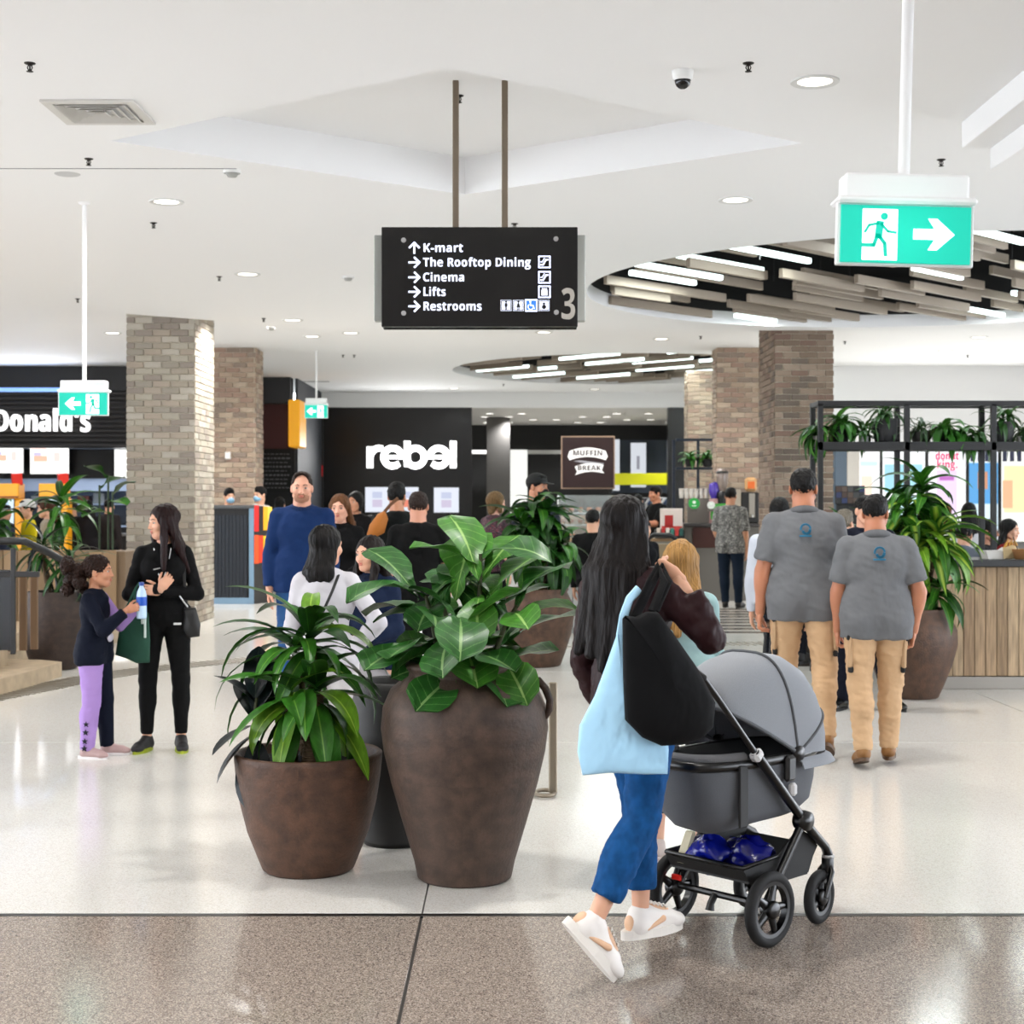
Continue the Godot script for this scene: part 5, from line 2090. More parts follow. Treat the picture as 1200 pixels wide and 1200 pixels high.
func far_shops() -> void:
	var blk := mat(Color(0.01, 0.01, 0.014), 0.25)
	var D := 37.3
	# black sports shop front: two wall pieces beside the opening
	wallbox("wall_shopfront", X(380, D), X(553, D), 0, 3.93, -D - 0.15, -D + 0.15, blk)
	wallbox("wall_shopfront", X(782, D), X(1000, D), 0, 3.93, -D - 0.15, -D + 0.15, blk)
	# inside the shop
	var gw := plain(Color(0.55, 0.55, 0.54), 0.7)
	wallbox("ceiling_002", -4.0, 8.0, 3.95, 4.1, -46.2, -D - 0.15, plain(Color(0.8, 0.79, 0.77), 0.8))
	wallbox("wall_shop_back", -4.0, 8.0, 0, 3.95, -46.3, -46.0, plain(Color(0.1, 0.1, 0.1), 0.7))
	wallbox("wall_shop_left", -4.1, -4.0, 0, 3.95, -46.2, -D - 0.15, gw)
	wallbox("wall_shop_right", 8.0, 8.1, 0, 3.95, -46.2, -D - 0.15, gw)
	wallbox("trim_6", X(553, 45.0), X(790, 45.0), 3.05, 3.16, -45.1, -44.9, plain(Color(0.75, 0.75, 0.74), 0.6))
	tag(put("shop_column", mb().box(Vector3(X(584, 42), 1.975, -42.0), Vector3(0.64, 3.95, 0.6), 0.01), plain(Color(0.32, 0.31, 0.3), 0.7)), "plain grey square column inside the sports shop", "column")
	var k := 0
	for r in [[40.0, 4], [41.5, 5], [43.0, 5], [44.5, 5]]:
		for j in r[1]:
			k += 1
			var p := Vector3(-1.4 + 6.6 * (j + 0.5 * (k % 2)) / r[1], 3.95, -float(r[0]))
			var t := thing("ceiling_light", "small recessed lamp in the ceiling inside the sports shop", "light", p, 0, "lamps inside the sports shop")
			put("bezel", mb().lathe([Vector2(0.1, 0.0), Vector2(0.1, -0.008), Vector2(0.13, -0.008), Vector2(0.13, 0)], 14), gw, t)
			put("lamp_lens", mb().lathe([Vector2(0.001, -0.01), Vector2(0.11, -0.008), Vector2(0.11, 0)], 14), glow(Color(1, 0.98, 0.95), 3.0), t)
			if k % 3 == 0:
				var l := SpotLight3D.new()
				l.name = "lamp"
				l.light_energy = 9.0
				l.spot_angle = 70.0
				l.spot_range = 20.0
				l.spot_attenuation = 2.0
				l.light_size = 0.1
				l.shadow_enabled = true
				l.position.y = -0.04
				l.rotation_degrees.x = -90
				t.add_child(l)
	# lit letters of the shop name, one by one
	var t := thing("shop_sign", "lit white shop name rebel with mirrored letter e on black wall", "sign", Vector3(X(483, D), Y(535, D), -D + 0.18))
	var u := D / F
	var lit := glow(Color(1, 1, 1), 1.5)
	var w := 7.6 * u
	var L := func(px: float, py: float) -> Vector2: return Vector2((px - 483) * u, (535 - py) * u)
	var zz := 0.04
	var th := 0.08
	var c: Vector2
	put("letter", stroke(stroke(mb(), [L.call(434.5, 546.5), L.call(434.5, 526)], w, zz, th), arc_pts(L.call(446, 536.5), 11.0 * u, PI * 0.95, PI * 0.45, 6), w * 0.9, zz, th), lit, t)
	c = L.call(461, 536)
	put("letter", stroke(stroke(mb(), arc_pts(c, 10.3 * u, -0.95, -TAU + 0.0, 20), w * 0.92, zz, th), [c + Vector2(-9, 0.0) * u, c + Vector2(10, 0.0) * u], w * 0.6, zz, th), lit, t)
	c = L.call(487.5, 536)
	put("letter", stroke(stroke(mb(), arc_pts(c, 10.3 * u, 0, TAU, 22), w * 0.92, zz, th), [L.call(478, 519.5), L.call(478, 545)], w, zz, th), lit, t)
	c = L.call(514.5, 536)
	put("letter", stroke(stroke(mb(), arc_pts(c, 10.3 * u, PI + 0.95, PI * 3.0, 20), w * 0.92, zz, th), [c + Vector2(-10, 0.0) * u, c + Vector2(9, 0.0) * u], w * 0.6, zz, th), lit, t)
	put("letter", stroke(mb(), [L.call(531.5, 519.5), L.call(531.5, 546.5)], w, zz, th), lit, t)
	area_lamp(t, Vector3(0, 0, 0.3), Vector2(2.2, 0.7), 6.0, Color.WHITE)
	# screens in the window
	var sc := [[443, 585.5, 28, 29, "left"], [476, 585.5, 30, 29, "middle"], [523.5, 586, 29, 29, "right"]]
	for s in sc:
		var q := thing("display_screen", {"left": "white lit display screen on the black wall, behind the man with the yellow bag", "middle": "white display screen with a red figure, between two other screens", "right": "white lit display screen nearest the shop opening, under the letter l"}[s[4]], "screen", Vector3(X(s[0], D), Y(s[1], D), -D + 0.19))
		poster(q, Vector3.ZERO, s[2] * u, s[3] * u, Color(0.93, 0.95, 1.0), [[0.3, 0.2, 0.42, 0.25, Color(0.8, 0.83, 0.93)], [0.3, 0.5, 0.42, 0.3, Color(0.84, 0.8, 0.9) if s[4] != "middle" else Color(0.95, 0.55, 0.45)]], 0.95)
	# fire point
	var fp := thing("fire_hose_sign", "small red fire equipment sign at the corner of the black shop wall", "sign", Vector3(X(375, D), Y(552, D), -D + 0.2))
	put("plate", boxm(Vector3(0.19, 0.26, 0.02), 0.004), plain(Color(0.75, 0.05, 0.07), 0.4), fp)
	put("mark", stroke(disc(mb(), Vector2(0, 0.03), 0.05, 0.012), [Vector2(-0.05, -0.06), Vector2(0.05, -0.06)], 0.02, 0.012), plain(Color(0.9, 0.85, 0.85), 0.4), fp)
	# lit panels and the yellow rail inside
	var a := thing("lit_wall_panel", "tall white lit panel inside the sports shop beside the grey column", "panel", Vector3(X(608, 44), Y(568, 44), -44.0))
	poster(a, Vector3.ZERO, 0.49, 2.0, Color(0.95, 0.95, 0.93), [], 1.1, 0.08)
	for p in [[722, 545, 8, 60, "narrow white lit poster at the left of the yellow rail"], [748, 545, 18, 52, "wide white lit poster with a small figure above the yellow rail"]]:
		a = thing("lit_wall_panel", p[4], "panel", Vector3(X(p[0], 43.0), Y(p[1], 43.0), -43.0))
		poster(a, Vector3.ZERO, p[2] * 43 / F, p[3] * 43 / F, Color(0.9, 0.92, 0.95), [[0.4, 0.3, 0.2, 0.3, Color(0.6, 0.6, 0.65)]] if p[2] > 10 else [], 0.85, 0.08)
	wallbox("trim_7", X(718, 43.6), X(800, 43.6), 1.9, 3.4, -43.8, -43.5, plain(Color(0.2, 0.24, 0.3), 0.6))
	var yb := thing("display_beam", "bright yellow horizontal band above clothes racks in the sports shop", "beam", Vector3(X(757, 42.6), Y(561.5, 42.6), -42.6))
	put("beam", boxm(Vector3(2.1, 0.32, 0.2), 0.01), plain(Color(0.85, 0.85, 0.06), 0.5), yb)
	for sx in [-0.98, 0.98]:
		put("post", mb().box(Vector3(sx, -Y(561.5, 42.6) / 2 - 0.08, 0), Vector3(0.08, Y(561.5, 42.6) - 0.16, 0.08), 0.004), plain(Color(0.1, 0.1, 0.1), 0.5), yb)
	var rk := thing("clothes_rack", "clothes rack with hanging garments under the yellow band", "rack", Vector3(X(755, 42.2), 0, -42.2))
	put("rail", mb().tube([Vector3(-0.95, 1.75, 0), Vector3(0.95, 1.75, 0)], 0.02, 8), metal(Color(0.6, 0.6, 0.6)), rk)
	for s in [-0.95, 0.95]:
		put("leg", mb().tube([Vector3(s, 0, 0), Vector3(s, 1.75, 0)], 0.02, 8), metal(Color(0.6, 0.6, 0.6)), rk)
	for i in 22:
		var cc: Color = [Color(0.05, 0.05, 0.06), Color(0.15, 0.15, 0.18), Color(0.6, 0.6, 0.6), Color(0.1, 0.18, 0.3), Color(0.35, 0.35, 0.36)][i % 5]
		put("garment", mb().prism(PackedVector2Array([Vector2(-0.22, 0), Vector2(0.22, 0), Vector2(0.24, 0.62), Vector2(0.04, 0.74), Vector2(-0.04, 0.74), Vector2(-0.24, 0.62)]), 0.05, Transform3D(Basis(Vector3.UP, 1.0), Vector3(-0.9 + i * 0.085, 1.0, 0))), plain(cc, 0.9), rk)

	# the shop with the red wall and chalkboard
	D = 33.0
	wallbox("wall_red", X(306, D), X(346, D), Y(526, D), Y(472, D), -D - 0.1, -D + 0.1, plain(Color(0.24, 0.02, 0.03), 0.6))
	wallbox("wall_board", X(306, D), X(346, D), 0, Y(526, D), -D - 0.1, -D + 0.1, plain(Color(0.03, 0.03, 0.035), 0.8))
	wallbox("trim_8", X(306, D), X(343, D), Y(474, D), C2, -D - 0.1, -D + 0.35, plain(Color(0.02, 0.025, 0.04), 0.5))
	var cb := thing("chalkboard", "black chalkboard with pale hand-lettered rows below the red wall", "board", Vector3(X(324, D), Y(552, D), -D + 0.13))
	put("board", boxm(Vector3(0.66, 0.9, 0.03), 0.004), plain(Color(0.02, 0.02, 0.022), 0.85), cb)
	var rg := RandomNumberGenerator.new()
	rg.seed = 9
	for r in 9:
		var mm := mb()
		var x := -0.28
		while x < 0.26:
			var ww := rg.randf_range(0.03, 0.09)
			mm.box(Vector3(x + ww / 2, 0.36 - r * 0.09, 0.017), Vector3(ww, 0.018 + 0.014 * (r % 2), 0.002))
			x += ww + 0.025
		put("chalk_row", mm, plain(Color(0.35, 0.35, 0.36), 0.9), cb)
	var ys := thing("shop_sign", "projecting yellow lit box sign at the edge of the red wall", "sign", Vector3(X(353, D), Y(499, D), -D + 0.6))
	put("box", boxm(Vector3(0.24, 0.98, 1.0), 0.02), mat(Color(0.85, 0.6, 0.02), 0.4, {"emit": Color(0.9, 0.6, 0.02), "e": 0.45}), ys)
	wallbox("wall_corner", X(346, D) , X(380, 37.3), 0, 3.93, -37.4, -37.1, plain(Color(0.05, 0.05, 0.055), 0.6))
	wallbox("wall_return", X(346, D), X(349, D), 0, C2, -37.2, -D, plain(Color(0.16, 0.17, 0.19), 0.6))
	# dim shop behind, to close the gap left of the red wall
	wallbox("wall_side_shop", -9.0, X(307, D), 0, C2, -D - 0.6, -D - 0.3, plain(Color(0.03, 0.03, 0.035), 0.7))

# ------------------------------------------------------------------ left: burger shop, raised seating
func left_side() -> void:
	var D := 30.0
	var u := D / F
	var dark := plain(Color(0.014, 0.013, 0.015), 0.5)
	wallbox("wall_burger_top", -13.4, -6.2, Y(458, D), C2, -D - 0.3, -D, dark)
	wallbox("wall_burger_band", -13.4, -6.2, Y(560, D), Y(525, D), -D - 0.9, -D - 0.6, plain(Color(0.008, 0.008, 0.01), 0.6))
	wallbox("wall_burger_end", -6.5, -6.2, 0, C2, -D - 2.0, -D, dark)
	wallbox("wall_burger_back", -13.4, -6.2, 0, C2, -D - 2.6, -D - 2.3, plain(Color(0.16, 0.19, 0.24), 0.5))
	# ribbed fascia: each rib a piece
	var rb := struct("wall_burger_fascia", mb().box(Vector3(-9.8, (Y(458, D) + Y(525, D)) / 2, -D - 0.15), Vector3(7.2, 67 * u, 0.2)), plain(Color(0.025, 0.016, 0.014), 0.6))
	for i in 12:
		put("slat", mb().box(Vector3(-9.8, Y(461 + i * 5.5, D), -D - 0.03), Vector3(7.2, 3.2 * u, 0.05), 0.01), plain(Color(0.085, 0.06, 0.052), 0.5), rb)
	var bl := thing("linear_light", "blue-white strip light above the ribbed burger shop front", "light", Vector3(X(20, D), Y(457, D), -D + 0.05))
	put("lamp_tube", boxm(Vector3(1.9, 0.08, 0.06), 0.01), glow(Color(0.55, 0.72, 1.0), 0.8), bl)
	area_lamp(bl, Vector3(0, -0.02, 0.1), Vector2(1.9, 0.06), 1.5, Color(0.6, 0.75, 1.0))
	var t := thing("shop_sign", "lit white burger shop name on dark ribs, cut by the picture's edge", "sign", Vector3(X(104, D), Y(493.5, D), -D + 0.06))
	var lit := glow(Color(1, 1, 1), 1.5)
	var x := 0.0
	var name_parts := ["McDonald", "'", "s"]
	text("letters", "McDonald's", 25 * u, 0.08, lit, t, Vector3(-73 * u, 0, 0), 0, true, true, "Droid Sans", -150.0 * u)
	area_lamp(t, Vector3(-1.0, 0, 0.3), Vector2(2.0, 0.5), 5.0, Color.WHITE)
	# menu screens
	var sc := [[3, 536, 36, 36, "bright menu screen with small pictures, at the picture's left edge"], [52, 537, 46, 36, "bright menu screen with a red banner above the yellow kiosks"], [146, 543, 34, 34, "tilted white menu screen partly behind the pale brick column"]]
	for s in sc:
		var q := thing("menu_screen", s[4], "screen", Vector3(X(s[0], D), Y(s[1], D), -D - 0.35), 0, "menu screens over the burger counter")
		poster(q, Vector3.ZERO, s[2] * u, s[3] * u, Color(0.97, 0.97, 0.96), [[0.1, 0.3, 0.2, 0.3, Color(0.75, 0.72, 0.82)], [0.02, 0.02, 0.4, 0.16, Color(0.95, 0.4, 0.2)], [0.1, 0.42, 0.35, 0.2, Color(0.95, 0.7, 0.6)], [0.62, 0.3, 0.16, 0.3, Color(0.85, 0.8, 0.78)]] if s[0] != 146 else [], 1.4)
		put("bracket", mb().box(Vector3(0, 0, -0.14), Vector3(0.12, 0.12, 0.26), 0.004), dark, q)
		area_lamp(q, Vector3(0, 0, 0.1), Vector2(s[2] * u, s[3] * u), 1.5, Color.WHITE)
	# kitchen behind: steel shelves, hoods
	var kd := D + 1.7
	var st := metal(Color(0.55, 0.6, 0.68), 0.35)
	var kt := thing("kitchen_bench", "steel kitchen bench and hood behind the burger counter", "bench", Vector3(X(90, kd), 0, -kd))
	put("hood", mb().box(Vector3(0, 2.0, 0), Vector3(4.5, 0.3, 0.6), 0.02), st, kt)
	put("bench_top", mb().box(Vector3(0, 1.15, 0.1), Vector3(4.5, 0.05, 0.7), 0.01), st, kt)
	put("shelf", mb().box(Vector3(0, 1.6, -0.1), Vector3(4.5, 0.04, 0.4), 0.01), st, kt)
	for i in 14:
		put("tray", mb().box(Vector3(-2.1 + i * 0.32, 1.66 + 0.03 * (i % 3), -0.1), Vector3(0.24, 0.1 + 0.06 * (i % 3), 0.25), 0.01), plain([Color(0.7, 0.75, 0.8), Color(0.35, 0.4, 0.5), Color(0.75, 0.72, 0.7), Color(0.5, 0.2, 0.12)][i % 4], 0.4), kt)
	put("body", mb().box(Vector3(0, 0.56, 0.1), Vector3(4.5, 1.12, 0.6), 0.01), plain(Color(0.12, 0.12, 0.13), 0.5), kt)
	var kl := thing("kitchen_light", "cool strip light in the burger kitchen", "light", Vector3(X(60, kd), 2.9, -kd - 0.1))
	put("lamp_tube", boxm(Vector3(3.0, 0.06, 0.12), 0.01), glow(Color(0.85, 0.92, 1.0), 2.0), kl)
	for sx in [-1.2, 1.2]:
		put("hanging_rod", mb().tube([Vector3(sx, 0.02, 0), Vector3(sx, C2 - 2.9, 0)], 0.012, 8), dark, kl)
	area_lamp(kl, Vector3(0, -0.06, 0), Vector2(3.0, 0.12), 6.0, Color(0.85, 0.92, 1.0), Vector3.DOWN)
	var ct := thing("service_counter", "long dark service counter of the burger shop", "counter", Vector3(-9.8, 0, -D + 0.4))
	put("body", mb().box(Vector3(0, 0.5, 0), Vector3(7, 1.0, 0.6), 0.01), plain(Color(0.1, 0.08, 0.07), 0.5), ct)
	put("worktop", mb().box(Vector3(0, 1.02, 0), Vector3(7.1, 0.05, 0.7), 0.01), plain(Color(0.5, 0.5, 0.5), 0.3), ct)
	# yellow order kiosks
	for q in [[12, "yellow order kiosk with a lit white screen at the picture's left edge"], [66, "yellow order kiosk with a lit white screen and red cube on its head"]]:
		var kk := 26.0
		var v := kk / F
		t = thing("order_kiosk", q[1], "kiosk", Vector3(X(q[0], kk), 0, -kk), 0, "yellow order kiosks")
		var ye := mat(Color(0.9, 0.62, 0.03), 0.4)
		put("body", mb().box(Vector3(0.02, 0.85, 0), Vector3(0.42, 1.7, 0.3), 0.02), ye, t)
		put("header", mb().box(Vector3(-0.02, 1.83, 0.02), Vector3(0.44, 0.25, 0.34), 0.01), ye, t)
		put("header_band", mb().box(Vector3(-0.02, 1.73, 0.195), Vector3(0.44, 0.03, 0.01), 0.002), plain(Color(0.5, 0.25, 0.02), 0.5), t)
		poster(t, Vector3(-0.02, 1.46, 0.16), 0.27, 0.46, Color(0.85, 0.93, 0.98), [[0.3, 0.1, 0.4, 0.12, Color(0.7, 0.8, 0.9)]], 1.1, 0.03, "display_screen")
		put("cube", mb().box(Vector3(0.13, 2.03, 0.05), Vector3(0.17, 0.2, 0.17), 0.01, Basis(Vector3(0.3, 1, 0.2).normalized(), 0.4)), plain(Color(0.75, 0.12, 0.05), 0.5), t)
	# info bin between the columns
	D = 24.8
	u = D / F
	t = thing("bin_station", "dark blue slatted bin station with aluminium edges beside the pale brick column", "bin", Vector3(X(262, D), 0, -D))
	var w := 70 * u
	var h := 113 * u
	var al := mat(Color(0.42, 0.53, 0.62), 0.4)
	put("body", mb().box(Vector3(0, h / 2, -0.27), Vector3(w, h - 0.02, 0.5), 0.01), plain(Color(0.06, 0.06, 0.07), 0.5), t)
	for i in 13:
		put("slat", mb().box(Vector3(-w / 2 + 0.1 + (w - 0.2) * (i + 0.5) / 13, h / 2 - 0.02, 0.0), Vector3((w - 0.2) / 13 - 0.006, h - 0.2, 0.02), 0.003), plain(Color(0.07, 0.1, 0.14), 0.45), t)
	for s in [-1.0, 1.0]:
		put("edge_post", mb().box(Vector3(s * (w / 2 - 0.03), h / 2, 0.0), Vector3(0.08, h, 0.05), 0.008), al, t)
	put("top", mb().box(Vector3(0, h + 0.01, -0.25), Vector3(w + 0.04, 0.06, 0.56), 0.01), mat(Color(0.3, 0.31, 0.32), 0.4, {"metal": 0.4}), t)
	put("foot_rail", mb().box(Vector3(0, 0.05, 0.0), Vector3(w, 0.1, 0.04), 0.005), al, t)
	# the right flank with its posters turns towards the hall
	var fl := node("side_panel", t, Vector3(w / 2 + 0.01, 0, 0))
	put("flank", mb().box(Vector3(0.11, h / 2 - 0.01, -0.21), Vector3(0.02, h - 0.03, 0.5), 0.004, Basis(Vector3.UP, -0.5)), plain(Color(0.13, 0.12, 0.115), 0.6), fl)
	for r in [[1.38, 0.42, [Color(0.85, 0.1, 0.08), Color(0.1, 0.02, 0.02), Color(0.95, 0.65, 0.05), Color(0.95, 0.8, 0.3)]], [0.88, 0.46, [Color(0.9, 0.3, 0.06), Color(0.85, 0.2, 0.05), Color(0.95, 0.75, 0.1), Color(0.9, 0.85, 0.7)]]]:
		for i in 4:
			put("poster_strip", mb().box(Vector3(0.0325 + 0.0555 * i, r[0], -0.038 - 0.1 * i), Vector3(0.012, r[1] * (1.0 - 0.04 * i), 0.108), 0.001, Basis(Vector3.UP, -0.5)), plain(r[2][i], 0.5), fl)
	var wb := thing("wall_box", "small white square box fixed on the rear left brick column", "box", Vector3(X(267, 26.35), Y(534, 26.35), -26.35))
	put("housing", boxm(Vector3(0.1, 0.13, 0.05), 0.01), plain(Color(0.82, 0.8, 0.78), 0.5), wb)
	put("cover", mb().box(Vector3(0, 0, 0.028), Vector3(0.08, 0.1, 0.01), 0.003), plain(Color(0.9, 0.88, 0.86), 0.4), wb)
	# raised floor with two curved steps
	var stone := mat(Color(0.74, 0.66, 0.55), 0.5, {"tex": noise_tex("stone", 0.02, 3, 0.85, 1.0), "uv": Vector3(1, 1, 1), "world": true})
	var stp := func(pts: Array, y0: float, y1: float) -> MB:
		var pl := PackedVector2Array()
		for q in pts:
			pl.append(Vector2(q[0], q[1]))
		return mb().prism(pl, y1 - y0, Transform3D(Basis(Vector3(1, 0, 0), Vector3(0, 0, -1), Vector3(0, 1, 0)), Vector3(0, y0, 0)))
	struct("floor_step", stp.call([[-13, 10.5], [-6, 10.8], [-4.95, 11.6], [-4.55, 12.4], [-4.36, 13.1], [-4.28, 13.8], [-4.25, 14.5], [-4.5, 14.68], [-5.0, 14.8], [-5.0, 16.0], [-4.65, 16.6], [-4.6, 19.4], [-13, 19.4]], 0.0, 0.14), stone)
	struct("floor_step", stp.call([[-13, 11], [-6.3, 11.3], [-5.3, 12.1], [-4.85, 12.9], [-4.68, 13.6], [-4.66, 14.2], [-4.8, 14.5], [-5.1, 14.75], [-5.1, 16.1], [-4.75, 16.8], [-4.7, 19.3], [-13, 19.3]], 0.14, 0.3), stone)
	# rail round the platform: handrail, posts, timber and dark panels
	t = thing("stair_railing", "dark curved handrail with timber panels at the raised seating", "railing")
	var dk := plain(Color(0.05, 0.05, 0.06), 0.4)
	var hp := [Vector3(-6.2, 1.28, -13.2), P(-8, 634, 13.6), P(28, 634, 13.9), P(52, 645, 14.1), P(72, 656, 14.3), P(76, 662, 14.32)]
	put("handrail", mb().tube(hp, 0.035, 10), dk, t)
	for px in [-4.0, 15.5]:
		put("post", mb().box(Vector3(X(px, 13.75), 0.76, -13.75), Vector3(0.04, 0.95, 0.04), 0.004), dk, t)
	put("panel", mb().box(Vector3(X(3, 13.75), 0.68, -13.76), Vector3(0.2, 0.72, 0.02), 0.003), plain(Color(0.05, 0.065, 0.09), 0.25), t)
	put("cross_rail", mb().box(Vector3(X(18, 13.75), 1.0, -13.76), Vector3(0.42, 0.05, 0.05), 0.004), plain(Color(0.09, 0.08, 0.08), 0.5), t)
	for i in 3:
		put("timber_board", mb().box(Vector3(X(12 + i * 9, 13.8), 0.64, -13.85 - i * 0.1), Vector3(0.065, 0.68, 0.04), 0.004), mat(Color(0.42, 0.32, 0.22), 0.6), t)
	# low timber wall of the seating
	t = thing("planter_box", "long timber planter wall behind the handrail, full of leafy plants", "planter", Vector3(-6.1, 0.3, -17.6))
	for i in 22:
		put("timber_board", mb().box(Vector3(-1.8 + i * 0.16, 0.4, 0.26), Vector3(0.15, 0.8, 0.03), 0.004), mat([Color(0.5, 0.4, 0.28), Color(0.45, 0.36, 0.25), Color(0.54, 0.44, 0.32)][i % 3], 0.65), t)
	put("box", mb().box(Vector3(-0.05, 0.4, 0), Vector3(3.55, 0.78, 0.46), 0.01), mat(Color(0.42, 0.34, 0.25), 0.7), t)
	var rg := RandomNumberGenerator.new()
	rg.seed = 31
	var ms := [mats["leafmid"], mats["leafdark"], mats["leafmid"]]
	for i in 4:
		rosette(t, Vector3(-1.3 + i * 0.75, 0.95 + 0.2 * (i % 2), 0.05), 26, 0.52, 0.11, -0.4, 1.2, 1.5, "lance", ms, rg, 0.25)
	for a in [[1.55, 0.55, 0.9, 1.1], [1.5, 1.2, -0.8, 1.0], [1.4, 0.8, 2.2, 1.0]]:
		put("stem", mb().tube([Vector3(a[0], 0.75, 0.1), Vector3(a[0], 1.3 + a[1] * 0.3, 0.1)], 0.012, 6), plain(Color(0.12, 0.2, 0.08), 0.6), t)
		leaf(t, leaf_mesh(0.36, 0.2, 0.9, 0.22, "fiddle", 0.05), ms[1], Vector3(a[0], 1.25 + a[1] * 0.3, 0.1), a[2], 0.9, 0.2, a[3])
		leaf(t, leaf_mesh(0.36, 0.2, 0.9, 0.22, "fiddle", 0.05), ms[0], Vector3(a[0], 1.1 + a[1] * 0.2, 0.1), -a[2], 0.4, 0.2, a[3])

# ------------------------------------------------------------------ right: timber counter, plant shelf, doughnut shop
func right_side() -> void:
	var d := 13.5
	var u := d / F
	var t := thing("timber_counter", "counter clad in upright pale timber boards at the right edge", "counter", Vector3(0, 0, -d))
	var x0 := X(1078, d)
	var x1 := 7.2
	put("core", mb().box(Vector3((x0 + x1) / 2, 0.56, -0.33), Vector3(x1 - x0, 1.04, 0.56), 0.005), plain(Color(0.05, 0.045, 0.04), 0.9), t)
	put("plinth", mb().box(Vector3((x0 + x1) / 2, 0.055, -0.3), Vector3(x1 - x0 - 0.02, 0.11, 0.58), 0.004), mat(Color(0.6, 0.58, 0.55), 0.25, {"metal": 0.3}), t)
	put("worktop", mb().box(Vector3((x0 + x1) / 2 - 0.02, 1.11, -0.3), Vector3(x1 - x0 + 0.06, 0.06, 0.72), 0.006), plain(Color(0.11, 0.115, 0.125), 0.4), t)
	var grain := noise_tex("grain", 0.02, 4, 0.7, 1.0)
	var tim := []
	for c in [Color(0.76, 0.64, 0.5), Color(0.7, 0.58, 0.45), Color(0.8, 0.69, 0.55), Color(0.66, 0.55, 0.42)]:
		tim.append(mat(c, 0.65, {"tex": grain, "uv": Vector3(7, 0.5, 7)}))
	var x := x0
	var i := 0
	while x < x1 - 0.05:
		put("board", mb().box(Vector3(x + 0.0485, 0.595, -0.035), Vector3(0.0925, 0.96, 0.022), 0.003), tim[(i * 7 + i / 3) % 4], t)
		x += 0.0975
		i += 1
	# a lower counter behind, with bushes
	t = thing("planter_box", "low dark planter with bushes under the steel shelf", "planter", Vector3(3.4, 0, -15.6))
	put("box", mb().box(Vector3(0, 0.5, 0), Vector3(1.1, 1.0, 0.4), 0.01), plain(Color(0.16, 0.13, 0.1), 0.7), t)
	var rg := RandomNumberGenerator.new()
	rg.seed = 77
	var gm := [mats["leafdark"], mats["leafmid"]]
	for k in 3:
		rosette(t, Vector3(-0.35 + k * 0.35, 1.05, 0), 24, 0.42, 0.09, -0.2, 1.3, 1.3, "lance", gm, rg, 0.3)
	# steel frame with a shelf of plants
	var fr := plain(Color(0.055, 0.06, 0.065), 0.45)
	t = thing("plant_shelf", "black steel frame holding a high shelf of potted plants", "shelf", Vector3(2.93, 0, -14.6))
	var n := 6
	for k in n:
		for z in [0.0, -0.37]:
			put("post", mb().box(Vector3(k * 0.823, 1.29, z), Vector3(0.05, 2.58, 0.05), 0.003), fr, t)
	for z in [0.0, -0.37]:
		put("top_rail", mb().box(Vector3(0.823 * (n - 1) / 2, 2.585, z), Vector3(0.823 * (n - 1) + 0.05, 0.05, 0.05), 0.003), fr, t)
		put("lower_rail", mb().box(Vector3(0.823 * (n - 1) / 2, 2.18, z), Vector3(0.823 * (n - 1) + 0.05, 0.08, 0.05), 0.003), fr, t)
	for k in n:
		put("cross_rail", mb().box(Vector3(k * 0.823, 2.585, -0.185), Vector3(0.045, 0.045, 0.32), 0.003), fr, t)
	put("shelf_board", mb().box(Vector3(0.823 * (n - 1) / 2, 2.165, -0.185), Vector3(0.823 * (n - 1), 0.03, 0.32), 0.003), plain(Color(0.09, 0.09, 0.09), 0.6), t)
	var gy := Color(0.1, 0.1, 0.11)
	var sp := [[986, 0.085, 0.19, Color(0.04, 0.04, 0.045), 1, "black pot with spreading leaves at the left of the high shelf"], [1038, 0.12, 0.27, gy, 0, "largest dark grey pot on the high shelf, left of the second post"], [1013, 0.05, 0.1, Color(0.55, 0.55, 0.55), 0, "small pale pot with a trailing plant between the two dark pots"], [1080, 0.09, 0.14, Color(0.12, 0.1, 0.08), 2, "brown pot with fine leaves right of the second post"], [1108, 0.07, 0.13, Color(0.05, 0.05, 0.05), 1, "black pot with the tallest round-leaved plant on the high shelf"], [1130, 0.045, 0.06, Color(0.85, 0.85, 0.83), 1, "small white bowl with a leafy plant on the high shelf"], [1146, 0.045, 0.06, Color(0.3, 0.3, 0.3), 0, "little grey pot beside the white bowl on the high shelf"], [1178, 0.095, 0.24, Color(0.17, 0.17, 0.17), 0, "large grey pot on the high shelf right of the third post"], [1199, 0.05, 0.1, Color(0.8, 0.8, 0.8), 2, "white pot at the picture's right edge on the high shelf"]]
	for s in sp:
		shelf_plant(Vector3(X(s[0], 14.75), 2.18, -14.78), s[1], s[2], s[3], s[4], s[5], rg)
	var hang := thing("hanging_fern", "fern trailing over the left end of the steel shelf", "plant", Vector3(2.93, 2.18, -14.75))
	put("pot", mb().lathe([Vector2(0.001, 0), Vector2(0.05, 0), Vector2(0.065, 0.1), Vector2(0.06, 0.1), Vector2(0.001, 0.08)], 16), plain(Color(0.5, 0.5, 0.48), 0.6), hang)
	rosette(hang, Vector3(0, 0.12, 0), 40, 0.34, 0.045, -0.7, 0.6, 1.8, "lance", gm, rg, 0.06)
	# doughnut shop: white bulkhead and a row of lit panels
	var D := 30.0
	u = D / F
	wallbox("trim_9", X(975, D), 13.4, Y(524, D), C2, -D - 0.3, -D, mat(Color(0.88, 0.88, 0.88), 0.75))
	wallbox("wall_doughnut", X(975, D), 13.4, 0, Y(524, D), -D - 0.6, -D - 0.35, plain(Color(0.5, 0.5, 0.5), 0.6))
